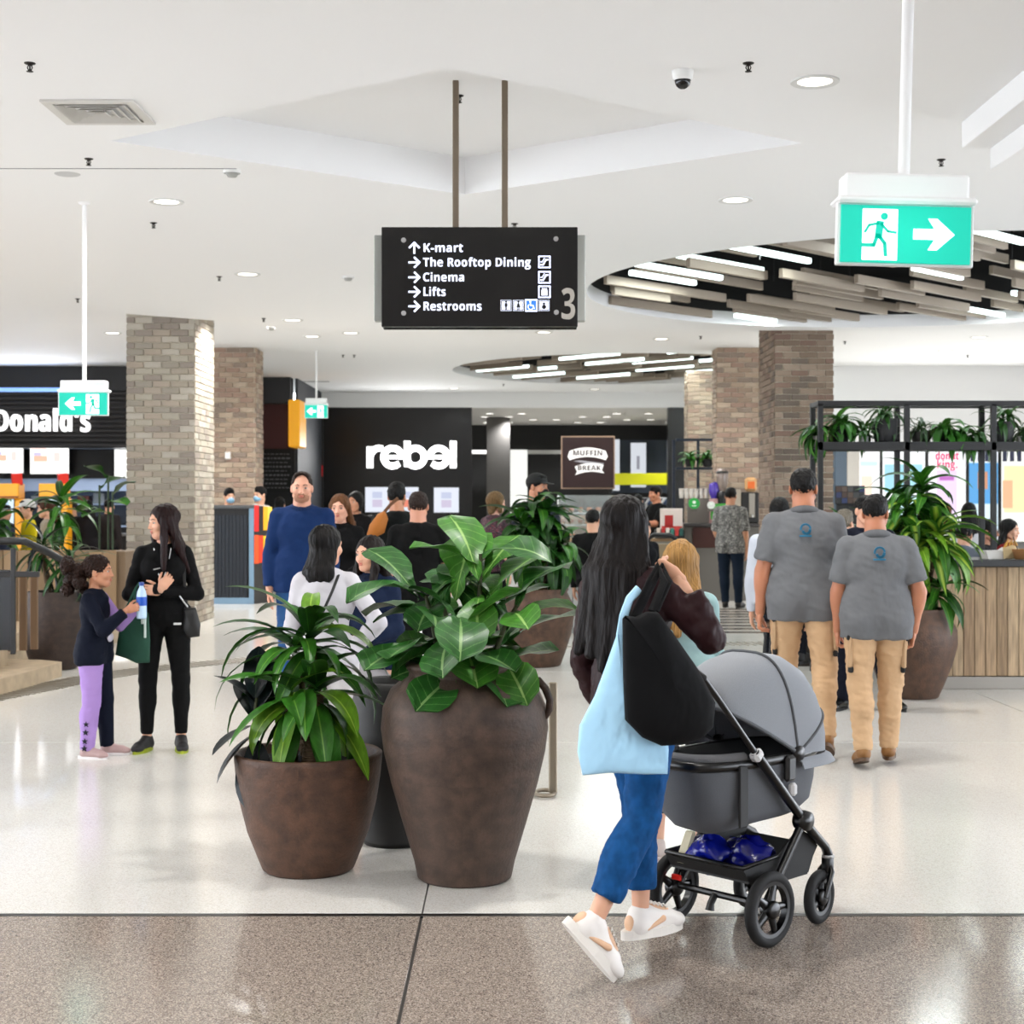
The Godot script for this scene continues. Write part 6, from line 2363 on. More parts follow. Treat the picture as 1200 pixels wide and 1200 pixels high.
	tag(put("pilaster", mb().box(Vector3(X(985, D), 1.35, -D - 0.1), Vector3(14 * u, 2.7, 0.3), 0.01), plain(Color(0.3, 0.36, 0.42), 0.5)), "slim blue-grey pilaster at the left of the doughnut shop", "pilaster")
	tag(put("pilaster", mb().box(Vector3(X(999.5, D), 1.35, -D - 0.1), Vector3(15 * u, 2.7, 0.3), 0.01), plain(Color(0.75, 0.73, 0.7), 0.5)), "slim white pilaster beside the blue-grey one", "pilaster")
	var pn := [[1021, 27, "white lit menu panel with faint orange picture, first of the doughnut shop's row", Color(0.97, 0.97, 0.97), [[0.1, 0.15, 0.8, 0.05, Color(0.8, 0.9, 0.9)], [0.15, 0.3, 0.5, 0.3, Color(1.0, 0.88, 0.8)]]], [1062, 52, "lit menu panel with light blue pictures behind the steel posts", Color(0.97, 0.98, 0.98), [[0.05, 0.18, 0.9, 0.3, Color(0.62, 0.84, 0.9)], [0.3, 0.5, 0.6, 0.3, Color(0.8, 0.93, 0.95)]]], [1113, 46, "lit menu panel with the pink shop name and a lilac poster", Color(0.97, 0.97, 0.98), [[0.22, 0.24, 0.55, 0.75, Color(0.92, 0.82, 0.96)], [0.3, 0.3, 0.4, 0.06, Color(0.75, 0.4, 0.75)]]], [1156, 36, "lit menu panel with a deep blue picture, right of the pink name", Color(0.95, 0.97, 1.0), [[0, 0.16, 1.0, 0.5, Color(0.3, 0.62, 0.86)], [0.3, 0.25, 0.35, 0.2, Color(0.8, 0.55, 0.4)], [0.0, 0.6, 1.0, 0.3, Color(0.85, 0.93, 0.98)]]], [1194, 36, "lit menu panel with orange and yellow drinks at the right edge", Color(0.97, 0.97, 0.95), [[0.1, 0.2, 0.9, 0.5, Color(1.0, 0.92, 0.7)], [0.05, 0.35, 0.35, 0.3, Color(1.0, 0.72, 0.55)]]], [1240, 50, "lit menu panel of the doughnut shop beyond the picture's edge", Color(0.97, 0.97, 0.95), []]]
	for p in pn:
		var q := thing("menu_board", p[2], "panel", Vector3(X(p[0], D), Y(580, D), -D - 0.2), 0, "lit panels of the doughnut shop")
		poster(q, Vector3.ZERO, (p[1] - 2) * u, 110 * u, p[3], p[4], 1.15)
		area_lamp(q, Vector3(0, 0, 0.12), Vector2(p[1] * u, 110 * u), 3.0, Color(1, 1, 1))
		if p[0] == 1113:
			var pink := glow(Color(0.75, 0.03, 0.35), 0.7)
			text("lettering", "donut", 9 * u, 0.02, pink, q, Vector3(0, 46 * u, 0.02), 0, true, true, "Droid Sans", -27 * u)
			text("lettering", "king.", 9 * u, 0.02, pink, q, Vector3(0, 36 * u, 0.02), 0, true, true, "Droid Sans", -24 * u)
		if p[0] in [1156, 1194]:
			for k in 4:
				put("picture", mb().box(Vector3((-13 + k * 8.5) * u, 46 * u, 0.02), Vector3(5 * u, 13 * u, 0.01), 0.002), plain(Color(0.12, 0.14, 0.25), 0.5), q)
	var mo := thing("mosaic_panel", "dark panel of square brown and blue tiles under the doughnut shop's pilasters", "panel", Vector3(X(996, 20.0), Y(580, 20.0), -20.0))
	put("board", boxm(Vector3(0.38, 0.24, 0.04), 0.004), plain(Color(0.06, 0.06, 0.06), 0.7), mo)
	for r in 3:
		for c in 5:
			put("tile", mb().box(Vector3(-0.15 + c * 0.075, 0.075 - r * 0.075, 0.022), Vector3(0.07, 0.07, 0.012), 0.002), plain([Color(0.24, 0.17, 0.13), Color(0.1, 0.1, 0.1), Color(0.3, 0.24, 0.2), Color(0.12, 0.16, 0.3), Color(0.2, 0.2, 0.2)][(r * 3 + c * 2) % 5], 0.4), mo)
	put("stand", mb().box(Vector3(0, -0.9, -0.03), Vector3(0.34, 1.66, 0.04), 0.004), plain(Color(0.07, 0.07, 0.07), 0.7), mo)

# ------------------------------------------------------------------ middle: muffin and coffee counter
func ribbon(c: Vector2, w: float, h: float, bow: float, tail: float) -> PackedVector2Array:
	var p := PackedVector2Array()
	for k in 13:
		var s := k / 6.0 - 1.0
		p.append(c + Vector2(s * w / 2, h / 2 + bow * (1.0 - s * s)))
	p.append(c + Vector2(w / 2 + tail, -h * 0.1))
	for k in 13:
		var s := 1.0 - k / 6.0
		p.append(c + Vector2(s * w / 2, -h / 2 + bow * (1.0 - s * s)))
	p.append(c + Vector2(-w / 2 - tail, -h * 0.1))
	return p

func middle() -> void:
	var D := 26.0
	var u := D / F
	# sign board
	var t := thing("shop_sign", "brown square sign board with a white ribbon reading muffin break", "sign", Vector3(X(689, D), Y(542, D), -D))
	put("board", boxm(Vector3(60 * u, 59 * u, 0.08), 0.006), mat(Color(0.13, 0.03, 0.028), 0.4), t)
	put("frame", mb().box(Vector3(0, 0, -0.02), Vector3(63 * u, 62 * u, 0.06), 0.004), plain(Color(0.6, 0.5, 0.42), 0.5), t)
	put("pillar", mb().box(Vector3(0, -0.46 - 1.0, -0.04), Vector3(62 * u, 1.13, 0.1), 0.01), plain(Color(0.66, 0.58, 0.5), 0.6), t)
	var wh := mat(Color(0.85, 0.84, 0.83), 0.5, {"emit": Color(1, 1, 1), "e": 0.35})
	put("ribbon", mb().prism(ribbon(Vector2(-0.5, 8) * u, 42 * u, 11 * u, 4 * u, 2.5 * u), 0.012, Transform3D(Basis(), Vector3(0, 0, 0.042))), wh, t)
	put("ribbon", mb().prism(ribbon(Vector2(1, -9) * u, 34 * u, 10 * u, 3 * u, -2.5 * u), 0.012, Transform3D(Basis(Vector3(0, 0, 1), 0.06), Vector3(0, 0, 0.042))), wh, t)
	put("ribbon_fold", mb().prism(PackedVector2Array([Vector2(-17, 1.5) * u, Vector2(-9, 2.5) * u, Vector2(19, -1) * u, Vector2(13, -4) * u]), 0.008, Transform3D(Basis(), Vector3(0, 0, 0.042))), plain(Color(0.6, 0.6, 0.62), 0.5), t)
	var ink := plain(Color(0.15, 0.09, 0.09), 0.6)
	text("lettering", "MUFFIN", 6.0 * u, 0.004, ink, t, Vector3(-0.5 * u, 11 * u, 0.058), 0, true, true, "Droid Sans", -34 * u)
	text("lettering", "BREAK", 5.5 * u, 0.004, ink, t, Vector3(1 * u, -6.5 * u, 0.058), 0, true, true, "Droid Sans", -27 * u)
	# counters
	D = 25.6
	u = D / F
	var taupe := plain(Color(0.36, 0.345, 0.325), 0.6)
	t = thing("coffee_counter", "taupe coffee counter with a red-brown panel in front of the brick columns", "counter", Vector3(X(846, D), 0, -D))
	put("body", mb().box(Vector3(0, 0.62, -0.3), Vector3(88 * u, 1.24, 0.6), 0.01), taupe, t)
	put("worktop", mb().box(Vector3(0, 1.265, -0.3), Vector3(90 * u, 0.05, 0.7), 0.008), plain(Color(0.2, 0.19, 0.19), 0.35), t)
	put("back_panel", mb().box(Vector3(-0.1, 1.5, -0.45), Vector3(60 * u, 0.42, 0.05), 0.006), plain(Color(0.42, 0.4, 0.38), 0.5), t)
	put("front_panel", mb().box(Vector3(X(826, D) - X(846, D), Y(630, D), 0.012), Vector3(29 * u, 24 * u, 0.03), 0.006), plain(Color(0.2, 0.06, 0.035), 0.45), t)
	for s in [[814, 590, 6.5, Color(0.12, 0.6, 0.25)], [834, 592, 4.5, Color(0.8, 0.82, 0.8)]]:
		var sg := thing("round_sign", "round green sign on the coffee counter" if s[2] > 5 else "small round white sign beside the green one", "sign", Vector3(X(s[0], D - 0.1), Y(s[1], D - 0.1), -D + 0.02))
		put("plate", disc(mb(), Vector2.ZERO, s[2] * u, 0.0, 0.03), plain(s[3], 0.5), sg)
		put("mark", stroke(disc(mb(), Vector2(0, 0.02), s[2] * u * 0.3, 0.017), [Vector2(-0.03, -0.04), Vector2(0.03, -0.04)], 0.015, 0.017), plain(Color(0.85, 0.9, 0.85), 0.5), sg)
		put("foot", mb().box(Vector3(0, -s[2] * u - 0.02, -0.02), Vector3(0.1, 0.04, 0.06), 0.004), taupe, sg)
	var gs := thing("menu_card", "rectangular green menu card standing on the coffee counter", "card", Vector3(X(842, D), 1.29, -D + 0.0))
	put("card", mb().box(Vector3(0.03, 0.2, 0), Vector3(0.32, 0.26, 0.02), 0.003), plain(Color(0.22, 0.55, 0.2), 0.5), gs)
	put("picture", mb().box(Vector3(0.05, 0.2, 0.012), Vector3(0.12, 0.14, 0.004), 0.001), plain(Color(0.35, 0.2, 0.12), 0.5), gs)
	put("foot", mb().box(Vector3(0.03, 0.03, 0), Vector3(0.2, 0.06, 0.05), 0.003), plain(Color(0.2, 0.2, 0.2), 0.5), gs)
	# takeaway cups in stacks along the back panel
	var cup0: Node3D = null
	for i in 9:
		var pos := Vector3(X(802 + i * 6.0, D), 1.71, -D - 0.45)
		var lab := "stack of white takeaway cups on the coffee counter's back panel"
		if cup0 == null:
			cup0 = thing("cup_stack", lab, "cups", pos, 0, "stacks of takeaway cups")
			put("cup", mb().lathe([Vector2(0.001, 0), Vector2(0.03, 0), Vector2(0.041, 0.1), Vector2(0.044, 0.105), Vector2(0.04, 0.105), Vector2(0.001, 0.1)], 12), plain(Color(0.82, 0.8, 0.77), 0.6), cup0)
			put("cup", mb().lathe([Vector2(0.036, 0.1), Vector2(0.044, 0.16), Vector2(0.047, 0.165), Vector2(0.001, 0.16)], 12), plain(Color(0.78, 0.76, 0.73), 0.6), cup0)
		else:
			dup(cup0, pos, 0.0)
	# coffee machine with its bean hoppers
	t = thing("coffee_grinder", "tall coffee grinder with a purple-lit clear hopper on the counter", "grinder", Vector3(X(849, D), 1.29, -D - 0.25))
	put("body", mb().lathe([Vector2(0.001, 0), Vector2(0.1, 0), Vector2(0.1, 0.04), Vector2(0.075, 0.06), Vector2(0.075, 0.4), Vector2(0.1, 0.44), Vector2(0.1, 0.52), Vector2(0.001, 0.54)], 20), plain(Color(0.1, 0.1, 0.11), 0.3), t)
	put("hopper", mb().lathe([Vector2(0.05, 0.54), Vector2(0.09, 0.66), Vector2(0.1, 0.82), Vector2(0.08, 0.9), Vector2(0.001, 0.92)], 20), mat(Color(0.5, 0.45, 0.42), 0.12), t)
	put("lid", mb().lathe([Vector2(0.105, 0.84), Vector2(0.105, 0.87), Vector2(0.001, 0.9)], 20), plain(Color(0.05, 0.05, 0.05), 0.3), t)
	put("handle", mb().tube([Vector3(0.08, 0.48, 0.05), Vector3(0.26, 0.5, 0.08)], 0.018, 8), plain(Color(0.04, 0.04, 0.04), 0.4), t)
	t = thing("coffee_grinder", "shorter grinder with a violet hopper, left of the tall one", "grinder", Vector3(X(840, D), 1.29, -D - 0.3))
	put("body", mb().lathe([Vector2(0.001, 0), Vector2(0.09, 0), Vector2(0.08, 0.3), Vector2(0.09, 0.4), Vector2(0.001, 0.42)], 18), plain(Color(0.65, 0.5, 0.5), 0.4), t)
	put("hopper", mb().lathe([Vector2(0.06, 0.42), Vector2(0.095, 0.52), Vector2(0.09, 0.66), Vector2(0.001, 0.7)], 18), plain(Color(0.28, 0.2, 0.6), 0.2), t)
	t = thing("coffee_machine", "dark coffee machine at the right end of the counter, beside the brick column", "machine", Vector3(X(879, D), 1.29, -D - 0.2))
	put("body", mb().box(Vector3(0, 0.26, 0), Vector3(0.3, 0.52, 0.4), 0.02), plain(Color(0.05, 0.05, 0.055), 0.3), t)
	put("front", mb().box(Vector3(0.03, 0.3, 0.205), Vector3(0.1, 0.4, 0.02), 0.005), metal(Color(0.6, 0.58, 0.55)), t)
	put("spout", mb().tube([Vector3(0.03, 0.14, 0.2), Vector3(0.03, 0.14, 0.27), Vector3(0.03, 0.1, 0.28)], 0.014, 8), metal(Color(0.7, 0.7, 0.7)), t)
	put("side", mb().box(Vector3(-0.2, 0.28, 0), Vector3(0.1, 0.56, 0.4), 0.01), plain(Color(0.6, 0.56, 0.5), 0.5), t)
	t = thing("bag_of_beans", "orange and cream bean bag on the coffee machine", "bag", Vector3(X(882, D), 1.82, -D - 0.2))
	put("bag", mb().box(Vector3(0, 0.12, 0), Vector3(0.2, 0.24, 0.1), 0.04), plain(Color(0.8, 0.62, 0.42), 0.6), t)
	put("label", mb().box(Vector3(0, 0.11, 0.052), Vector3(0.12, 0.12, 0.004), 0.001), plain(Color(0.85, 0.4, 0.12), 0.5), t)
	# blue shelf frame with plants
	var bl := plain(Color(0.05, 0.1, 0.17), 0.45)
	var bz := 28.6
	t = thing("rack", "slim blue steel shelf frame with dark plants behind the coffee counter", "shelf", Vector3(X(812, bz), 0, -bz))
	for px in [789.5, 818.0, 836.0]:
		put("post", mb().box(Vector3(X(px, bz) - X(812, bz), 1.4, 0), Vector3(0.05, 2.8, 0.05), 0.004), bl, t)
	for py in [515.5, 549.0]:
		put("rail", mb().box(Vector3(X(815, bz) - X(812, bz), Y(py, bz), 0), Vector3(46 * bz / F, 0.05, 0.05), 0.004), bl, t)
	var rg := RandomNumberGenerator.new()
	rg.seed = 5
	for q in [[809, 545, "dark leafy plant at the left of the blue shelf"], [829, 548, "dark leafy plant at the right of the blue shelf"]]:
		shelf_plant(Vector3(X(q[0], bz), Y(549, bz) + 0.03, -bz - 0.02), 0.1, 0.14, Color(0.06, 0.06, 0.07), 1, q[2], rg)
	# pastry cabinet and display stands
	D = 25.4
	u = D / F
	t = thing("display_cabinet", "glass pastry cabinet under the muffin sign", "cabinet", Vector3(X(722, D), 0, -D))
	put("body", mb().box(Vector3(0, 0.5, -0.3), Vector3(160 * u, 1.0, 0.6), 0.01), plain(Color(0.5, 0.49, 0.46), 0.6), t)
	put("worktop", mb().box(Vector3(0, 1.02, -0.3), Vector3(162 * u, 0.05, 0.66), 0.008), plain(Color(0.56, 0.46, 0.34), 0.4), t)
	for s in [0.22, 0.42]:
		put("shelf", mb().box(Vector3(-0.35, 1.04 + s, -0.3), Vector3(1.2, 0.02, 0.4), 0.003), plain(Color(0.7, 0.72, 0.72), 0.2), t)
	for s in [-0.95, 0.25]:
		put("glass_end", mb().box(Vector3(s, 1.4, -0.3), Vector3(0.015, 0.72, 0.42), 0.002), mat(Color(0.8, 0.85, 0.85), 0.05, {"alpha": 0.3}), t)
	put("glass_front", mb().box(Vector3(-0.35, 1.4, -0.09), Vector3(1.2, 0.72, 0.01), 0.001), mat(Color(0.85, 0.9, 0.9), 0.05, {"alpha": 0.12}), t)
	var bun0: Node3D = null
	for i in 16:
		var pos := Vector3(X(722, D) - 0.88 + (i % 8) * 0.15, 1.27 + 0.2 * (i / 8), -D - 0.25)
		if bun0 == null:
			bun0 = thing("muffin", "golden muffin behind the cabinet's glass", "muffin", pos, 0, "muffins in the glass cabinet")
			put("case", mb().lathe([Vector2(0.001, 0), Vector2(0.03, 0), Vector2(0.04, 0.05)], 12), plain(Color(0.6, 0.5, 0.38), 0.7), bun0)
			put("crown", mb().ball(Vector3(0, 0.055, 0), Vector3(0.048, 0.035, 0.048), Basis.IDENTITY, 12), plain(Color(0.6, 0.33, 0.1), 0.7), bun0)
		else:
			dup(bun0, pos, i * 0.7)
	for q in [[735, 586, 3.5, 44, "clear tall tube of pale sticks left on the cabinet"], [742, 588, 4.0, 40, "second clear tube of straws on the cabinet"], [750, 586, 3.0, 36, "third clear tube of straws on the cabinet"]]:
		var cu := thing("straw_tube", q[4], "tube", Vector3(X(q[0] - 15, D), 1.045, -D + 0.0))
		put("tube", mb().lathe([Vector2(0.001, 0), Vector2(q[2] * u, 0), Vector2(q[2] * u, q[3] * u * 0.9), Vector2(q[2] * u * 0.9, q[3] * u * 0.9), Vector2(q[2] * u * 0.9, 0.01)], 14), mat(Color(0.75, 0.76, 0.78), 0.1), cu)
		for k in 5:
			put("straw", mb().tube([Vector3(cos(k * 1.3) * 0.03, 0.4, sin(k * 1.3) * 0.03), Vector3(cos(k * 1.3) * 0.035, q[3] * u + 0.04 * (k % 3), sin(k * 1.3) * 0.035)], 0.007, 6), plain(Color(0.85, 0.75, 0.5), 0.6), cu)
	var bx := thing("gift_box", "white box with red print on the counter before the barista", "box", Vector3(X(787, D), 1.2, -D - 0.05))
	put("box", mb().box(Vector3(0, 0.17, 0), Vector3(25 * u, 24 * u, 0.2), 0.004), plain(Color(0.8, 0.76, 0.73), 0.5), bx)
	put("print", mb().box(Vector3(-0.05, 0.13, 0.102), Vector3(10 * u, 14 * u, 0.004), 0.001), plain(Color(0.62, 0.12, 0.1), 0.5), bx)
	put("band", mb().box(Vector3(0.0, 0.02, 0.102), Vector3(24 * u, 4 * u, 0.004), 0.001), plain(Color(0.75, 0.2, 0.16), 0.5), bx)
	var tr := thing("drinks_tray", "black two-tier tray of small red and white packs below the white box", "tray", Vector3(X(784, D), 1.045, -D + 0.05))
	put("tray", mb().box(Vector3(0, 0.075, 0), Vector3(34 * u, 0.14, 0.22), 0.006), plain(Color(0.03, 0.03, 0.03), 0.5), tr)
	for k in 6:
		put("pack", mb().box(Vector3(-0.19 + k * 0.075, 0.11, 0.12), Vector3(0.055, 0.13, 0.05), 0.006), plain([Color(0.75, 0.7, 0.65), Color(0.65, 0.12, 0.1), Color(0.8, 0.78, 0.74), Color(0.2, 0.45, 0.4), Color(0.7, 0.2, 0.18), Color(0.1, 0.3, 0.28)][k], 0.5), tr)
	# cafe seating in front: slatted white divider and bent rails
	D = 19.0
	u = D / F
	t = thing("seat_divider", "white slatted divider with a dark curled rail behind the drooping plant", "divider", Vector3(X(664, D), 0, -D))
	for k in 10:
		put("slat", mb().box(Vector3(-0.32 + k * 0.072, 0.42, 0), Vector3(0.062, 0.8, 0.03), 0.004), plain(Color(0.72, 0.73, 0.72), 0.5), t)
	put("backing", mb().box(Vector3(0, 0.42, -0.03), Vector3(0.74, 0.8, 0.03), 0.004), plain(Color(0.35, 0.36, 0.36), 0.7), t)
	put("rail", mb().tube([P(690, 655, D) - t.position, P(664, 655, D) - t.position, P(656, 658, D) - t.position, P(652.5, 666, D) - t.position, P(655, 672, D) - t.position, P(661, 673, D) - t.position], 0.03, 8), plain(Color(0.03, 0.03, 0.035), 0.4), t)
	t = thing("seat_divider", "timber booth back with a black bent rail above it, behind the fair-haired girl", "divider", Vector3(X(775, D), 0, -D))
	put("panel", mb().box(Vector3(0, 0.58, 0), Vector3(0.62, 1.1, 0.06), 0.008), mat(Color(0.5, 0.43, 0.33), 0.6), t)
	put("rail", mb().tube([P(758, 640, D) - t.position, P(760, 631, D) - t.position, P(766, 627, D) - t.position, P(785, 627, D) - t.position, P(791, 631, D) - t.position, P(793, 640, D) - t.position], 0.03, 8), plain(Color(0.03, 0.03, 0.035), 0.4), t)
	# flat steel post by the tall jar
	D = 8.6
	t = thing("steel_post", "flat brushed steel post with a curled foot right of the tall jar", "post", Vector3(X(648, D), 0, -D))
	var sm := mat(Color(0.5, 0.46, 0.4), 0.4, {"metal": 0.7})
	put("upright", mb().box(Vector3(0, 0.33, 0), Vector3(0.048, 0.62, 0.03), 0.006), sm, t)
	var ring := []
	for k in 14:
		ring.append(Vector3(-0.045 + cos(TAU * k / 14) * 0.055, 0.02, sin(TAU * k / 14) * 0.09))
	put("foot", mb().tube(ring, 0.012, 8, false, Vector3.ZERO, 1.0, true), sm, t)

# ------------------------------------------------------------------ the pram (local +z ahead, +x its left)
func wheel(t: Node3D, at: Vector3, r: float, w: float, turn: float = 0.0) -> void:
	var n := node("wheel", t, at)
	n.rotation.y = turn
	var black := plain(Color(0.018, 0.018, 0.02), 0.75)
	var rim := plain(Color(0.03, 0.03, 0.033), 0.3)
	var prof := []
	for k in 17:
		var a := TAU * k / 16
		prof.append(Vector2(r - 0.022 + cos(a) * 0.022, sin(a) * w))
	put("tyre", mb().lathe(prof, 44, Transform3D(Basis(Vector3(0, 0, 1), PI / 2), Vector3.ZERO)), black, n)
	put("rim", mb().lathe([Vector2(r - 0.05, -w * 0.7), Vector2(r - 0.03, -w * 0.8), Vector2(r - 0.03, w * 0.8), Vector2(r - 0.05, w * 0.7), Vector2(r - 0.05, -w * 0.7)], 40, Transform3D(Basis(Vector3(0, 0, 1), PI / 2), Vector3.ZERO), true), rim, n)
	for k in 5:
		var a := TAU * k / 5 + 0.3
		var d := Vector3(0, cos(a), sin(a))
		put("spoke", mb().tube([d * 0.02, d * (r - 0.04)], [0.02, 0.012], 8, true, Vector3(1, 0, 0), 0.7), rim, n)
	put("hub", mb().lathe([Vector2(0.001, -w * 1.5), Vector2(0.026, -w * 1.4), Vector2(0.034, -w), Vector2(0.034, w), Vector2(0.026, w * 1.4), Vector2(0.001, w * 1.5)], 20, Transform3D(Basis(Vector3(0, 0, 1), PI / 2), Vector3.ZERO)), rim, n)

func stroller() -> void:
	var O := Vector3(0.796, 0, -5.86)
	var t := thing("pram", "grey pram with a hooded carrycot on a black wheeled frame, pushed by the dark-haired woman", "pram", O, atan2(0.728, -0.685))
	var frame := plain(Color(0.02, 0.02, 0.022), 0.32)
	var grey := mat(Color(0.62, 0.635, 0.66), 0.9, {"tex": noise_tex("weave", 0.35, 2, 0.68, 1.0), "uv": Vector3(4, 4, 4), "rim": 0.3})
	var lining := plain(Color(0.035, 0.042, 0.06), 0.9)
	# wheels
	wheel(t, Vector3(-0.232, 0.14, 0.0), 0.14, 0.02)
	wheel(t, Vector3(0.232, 0.14, 0.0), 0.14, 0.02)
	wheel(t, Vector3(-0.172, 0.106, 0.394), 0.106, 0.019, 0.12)
	wheel(t, Vector3(0.172, 0.106, 0.394), 0.106, 0.019, 0.12)
	# frame sides
	for s in [-1.0, 1.0]:
		var x: float = 0.215 * s
		put("side_tube", mb().tube([Vector3(x, 1.02, -0.36), Vector3(x, 0.933, -0.27), Vector3(x, 0.716, -0.057)], 0.012, 12), frame, t)
		put("side_tube", mb().tube([Vector3(x, 0.73, -0.07), Vector3(x, 0.434, 0.231)], 0.0185, 12), frame, t)
		put("rear_leg", mb().tube([Vector3(x, 0.434, 0.231), Vector3(x * 1.0, 0.3, 0.12), Vector3(x * 0.98, 0.16, 0.01)], 0.0165, 12, true), frame, t)
		put("front_leg", mb().tube([Vector3(x, 0.44, 0.22), Vector3(x * 0.92, 0.345, 0.35), Vector3(x * 0.82, 0.3, 0.425), Vector3(x * 0.8, 0.265, 0.452), Vector3(x * 0.8, 0.235, 0.455)], [0.019, 0.018, 0.018, 0.019, 0.02], 12), frame, t)
		put("pivot", mb().lathe([Vector2(0.001, -0.03), Vector2(0.036, -0.026), Vector2(0.04, 0.0), Vector2(0.036, 0.026), Vector2(0.001, 0.03)], 24, Transform3D(Basis(Vector3(0, 0, 1), PI / 2), Vector3(x, 0.434, 0.231))), frame, t)
		# white clips
		put("clip", mb().box(Vector3(x, 0.716, -0.057), Vector3(0.044, 0.05, 0.044), 0.012, Basis(Vector3(1, 0, 0), PI / 4)), plain(Color(0.82, 0.82, 0.82), 0.4), t)
		put("clip", mb().box(Vector3(x * 0.98, 0.56, 0.17), Vector3(0.03, 0.05, 0.035), 0.01), plain(Color(0.8, 0.8, 0.8), 0.4), t)
		# swivel fork of the front wheel
		put("fork", mb().tube([Vector3(x * 0.8, 0.24, 0.455), Vector3(x * 0.8 - 0.027, 0.2, 0.44), Vector3(x * 0.8 - 0.029, 0.106, 0.394)], 0.012, 8).tube([Vector3(x * 0.8, 0.24, 0.455), Vector3(x * 0.8 + 0.027, 0.2, 0.44), Vector3(x * 0.8 + 0.029, 0.106, 0.394)], 0.012, 8).lathe([Vector2(0.001, 0.19), Vector2(0.024, 0.195), Vector2(0.024, 0.25), Vector2(0.001, 0.255)], 14, Transform3D(Basis(), Vector3(x * 0.8, 0, 0.45))), frame, t)
		put("fork_collar", mb().lathe([Vector2(0.001, 0.25), Vector2(0.025, 0.251), Vector2(0.025, 0.262), Vector2(0.001, 0.263)], 14, Transform3D(Basis(), Vector3(x * 0.8, 0, 0.453))), plain(Color(0.75, 0.75, 0.75), 0.35), t)
		put("cot_joint", mb().box(Vector3(x * 0.95, 0.64, 0.16), Vector3(0.03, 0.1, 0.06), 0.012), frame, t)
		put("hood_joint", mb().lathe([Vector2(0.001, -0.014), Vector2(0.03, -0.012), Vector2(0.03, 0.012), Vector2(0.001, 0.014)], 18, Transform3D(Basis(Vector3(0, 0, 1), PI / 2), Vector3(x * 0.92, 0.69, 0.22))), frame, t)
	put("handlebar", mb().tube([Vector3(-0.215, 1.02, -0.36), Vector3(-0.2, 1.045, -0.388), Vector3(0.2, 1.045, -0.388), Vector3(0.215, 1.02, -0.36)], 0.016, 12), plain(Color(0.025, 0.022, 0.02), 0.6), t)
	put("axle", mb().tube([Vector3(-0.22, 0.15, 0.0), Vector3(0.22, 0.15, 0.0)], 0.014, 10), frame, t)
	put("brake", mb().tube([Vector3(0.02, 0.15, -0.01), Vector3(0.02, 0.12, -0.035), Vector3(0.02, 0.095, -0.04)], [0.014, 0.014, 0.018], 8), frame, t)
	put("reflector", mb().box(Vector3(0.19, 0.19, -0.035), Vector3(0.05, 0.022, 0.012), 0.004), plain(Color(0.75, 0.12, 0.08), 0.3), t)
	# shopping basket: floor, sides and the sloping front
	var mesh_c := plain(Color(0.02, 0.02, 0.022), 0.7)
	var bas := node("basket", t)
	put("floor", mb().sheet([[Vector3(0.19, 0.245, -0.07), Vector3(-0.19, 0.245, -0.07)], [Vector3(0.19, 0.22, 0.12), Vector3(-0.19, 0.22, 0.12)], [Vector3(0.17, 0.215, 0.32), Vector3(-0.17, 0.215, 0.32)]], 0.008), mesh_c, bas)
	for s in [-1.0, 1.0]:
		var x: float = 0.19 * s
		var rows := [[Vector3(x, 0.31, -0.1), Vector3(x, 0.315, 0.1), Vector3(x, 0.4, 0.24), Vector3(x * 0.92, 0.33, 0.38)], [Vector3(x, 0.245, -0.07), Vector3(x, 0.22, 0.1), Vector3(x, 0.215, 0.22), Vector3(x * 0.92, 0.215, 0.32)]]
		if s < 0:
			rows.reverse()
		put("side", mb().sheet(rows, 0.006), mesh_c, bas)
	put("front", mb().sheet([[Vector3(0.175, 0.31, 0.38), Vector3(-0.175, 0.31, 0.38)], [Vector3(0.165, 0.215, 0.32), Vector3(-0.165, 0.215, 0.32)]], 0.008), mesh_c, bas)
	put("back", mb().sheet([[Vector3(-0.19, 0.29, -0.1), Vector3(0.19, 0.29, -0.1)], [Vector3(-0.19, 0.245, -0.07), Vector3(0.19, 0.245, -0.07)]], 0.008), mesh_c, bas)
	put("rim", mb().tube([Vector3(0.19, 0.3, -0.1), Vector3(-0.19, 0.3, -0.1), Vector3(-0.19, 0.315, 0.1)], 0.008, 8), frame, bas)
	# carrycot: an oval tub with a dark rim
	var tub := []
	var sect := [[0.44, 0.60], [0.452, 0.8], [0.49, 0.93], [0.57, 0.985], [0.64, 1.0], [0.675, 1.0]]
	for q in sect:
		var row := []
		for k in 41:
			var a := TAU * k / 40
			var ca := cos(a)
			var sa := sin(a)
			var ex := signf(ca) * pow(absf(ca), 0.7)
			var ez := signf(sa) * pow(absf(sa), 0.7)
			row.append(Vector3(ex * 0.182 * q[1], q[0] + 0.035 * absf(ez) * ez * (1.0 - q[1]) * 2.0, 0.1 + ez * 0.37 * q[1]))
		row.reverse()
		tub.append(row)
	tub.reverse()
	var cot := node("carrycot", t)
	put("tub", mb().sheet(tub, 0.006), mat(Color(0.4, 0.41, 0.43), 0.9, {"tex": noise_tex("weave", 0.35, 2, 0.68, 1.0), "uv": Vector3(4, 4, 4), "rim": 0.15}), cot)  # same cloth as the hood; its shade is mixed into this darker grey
	var base_ring := []
	for k in 40:
		var a := TAU * k / 40
		base_ring.append(Vector2(signf(cos(a)) * pow(absf(cos(a)), 0.7) * 0.115, signf(sin(a)) * pow(absf(sin(a)), 0.7) * 0.225))
	put("bottom", mb().prism(base_ring, 0.012, Transform3D(Basis(Vector3(1, 0, 0), Vector3(0, 0, 1), Vector3(0, -1, 0)), Vector3(0, 0.448, 0.1))), lining, cot)
	var ring := []
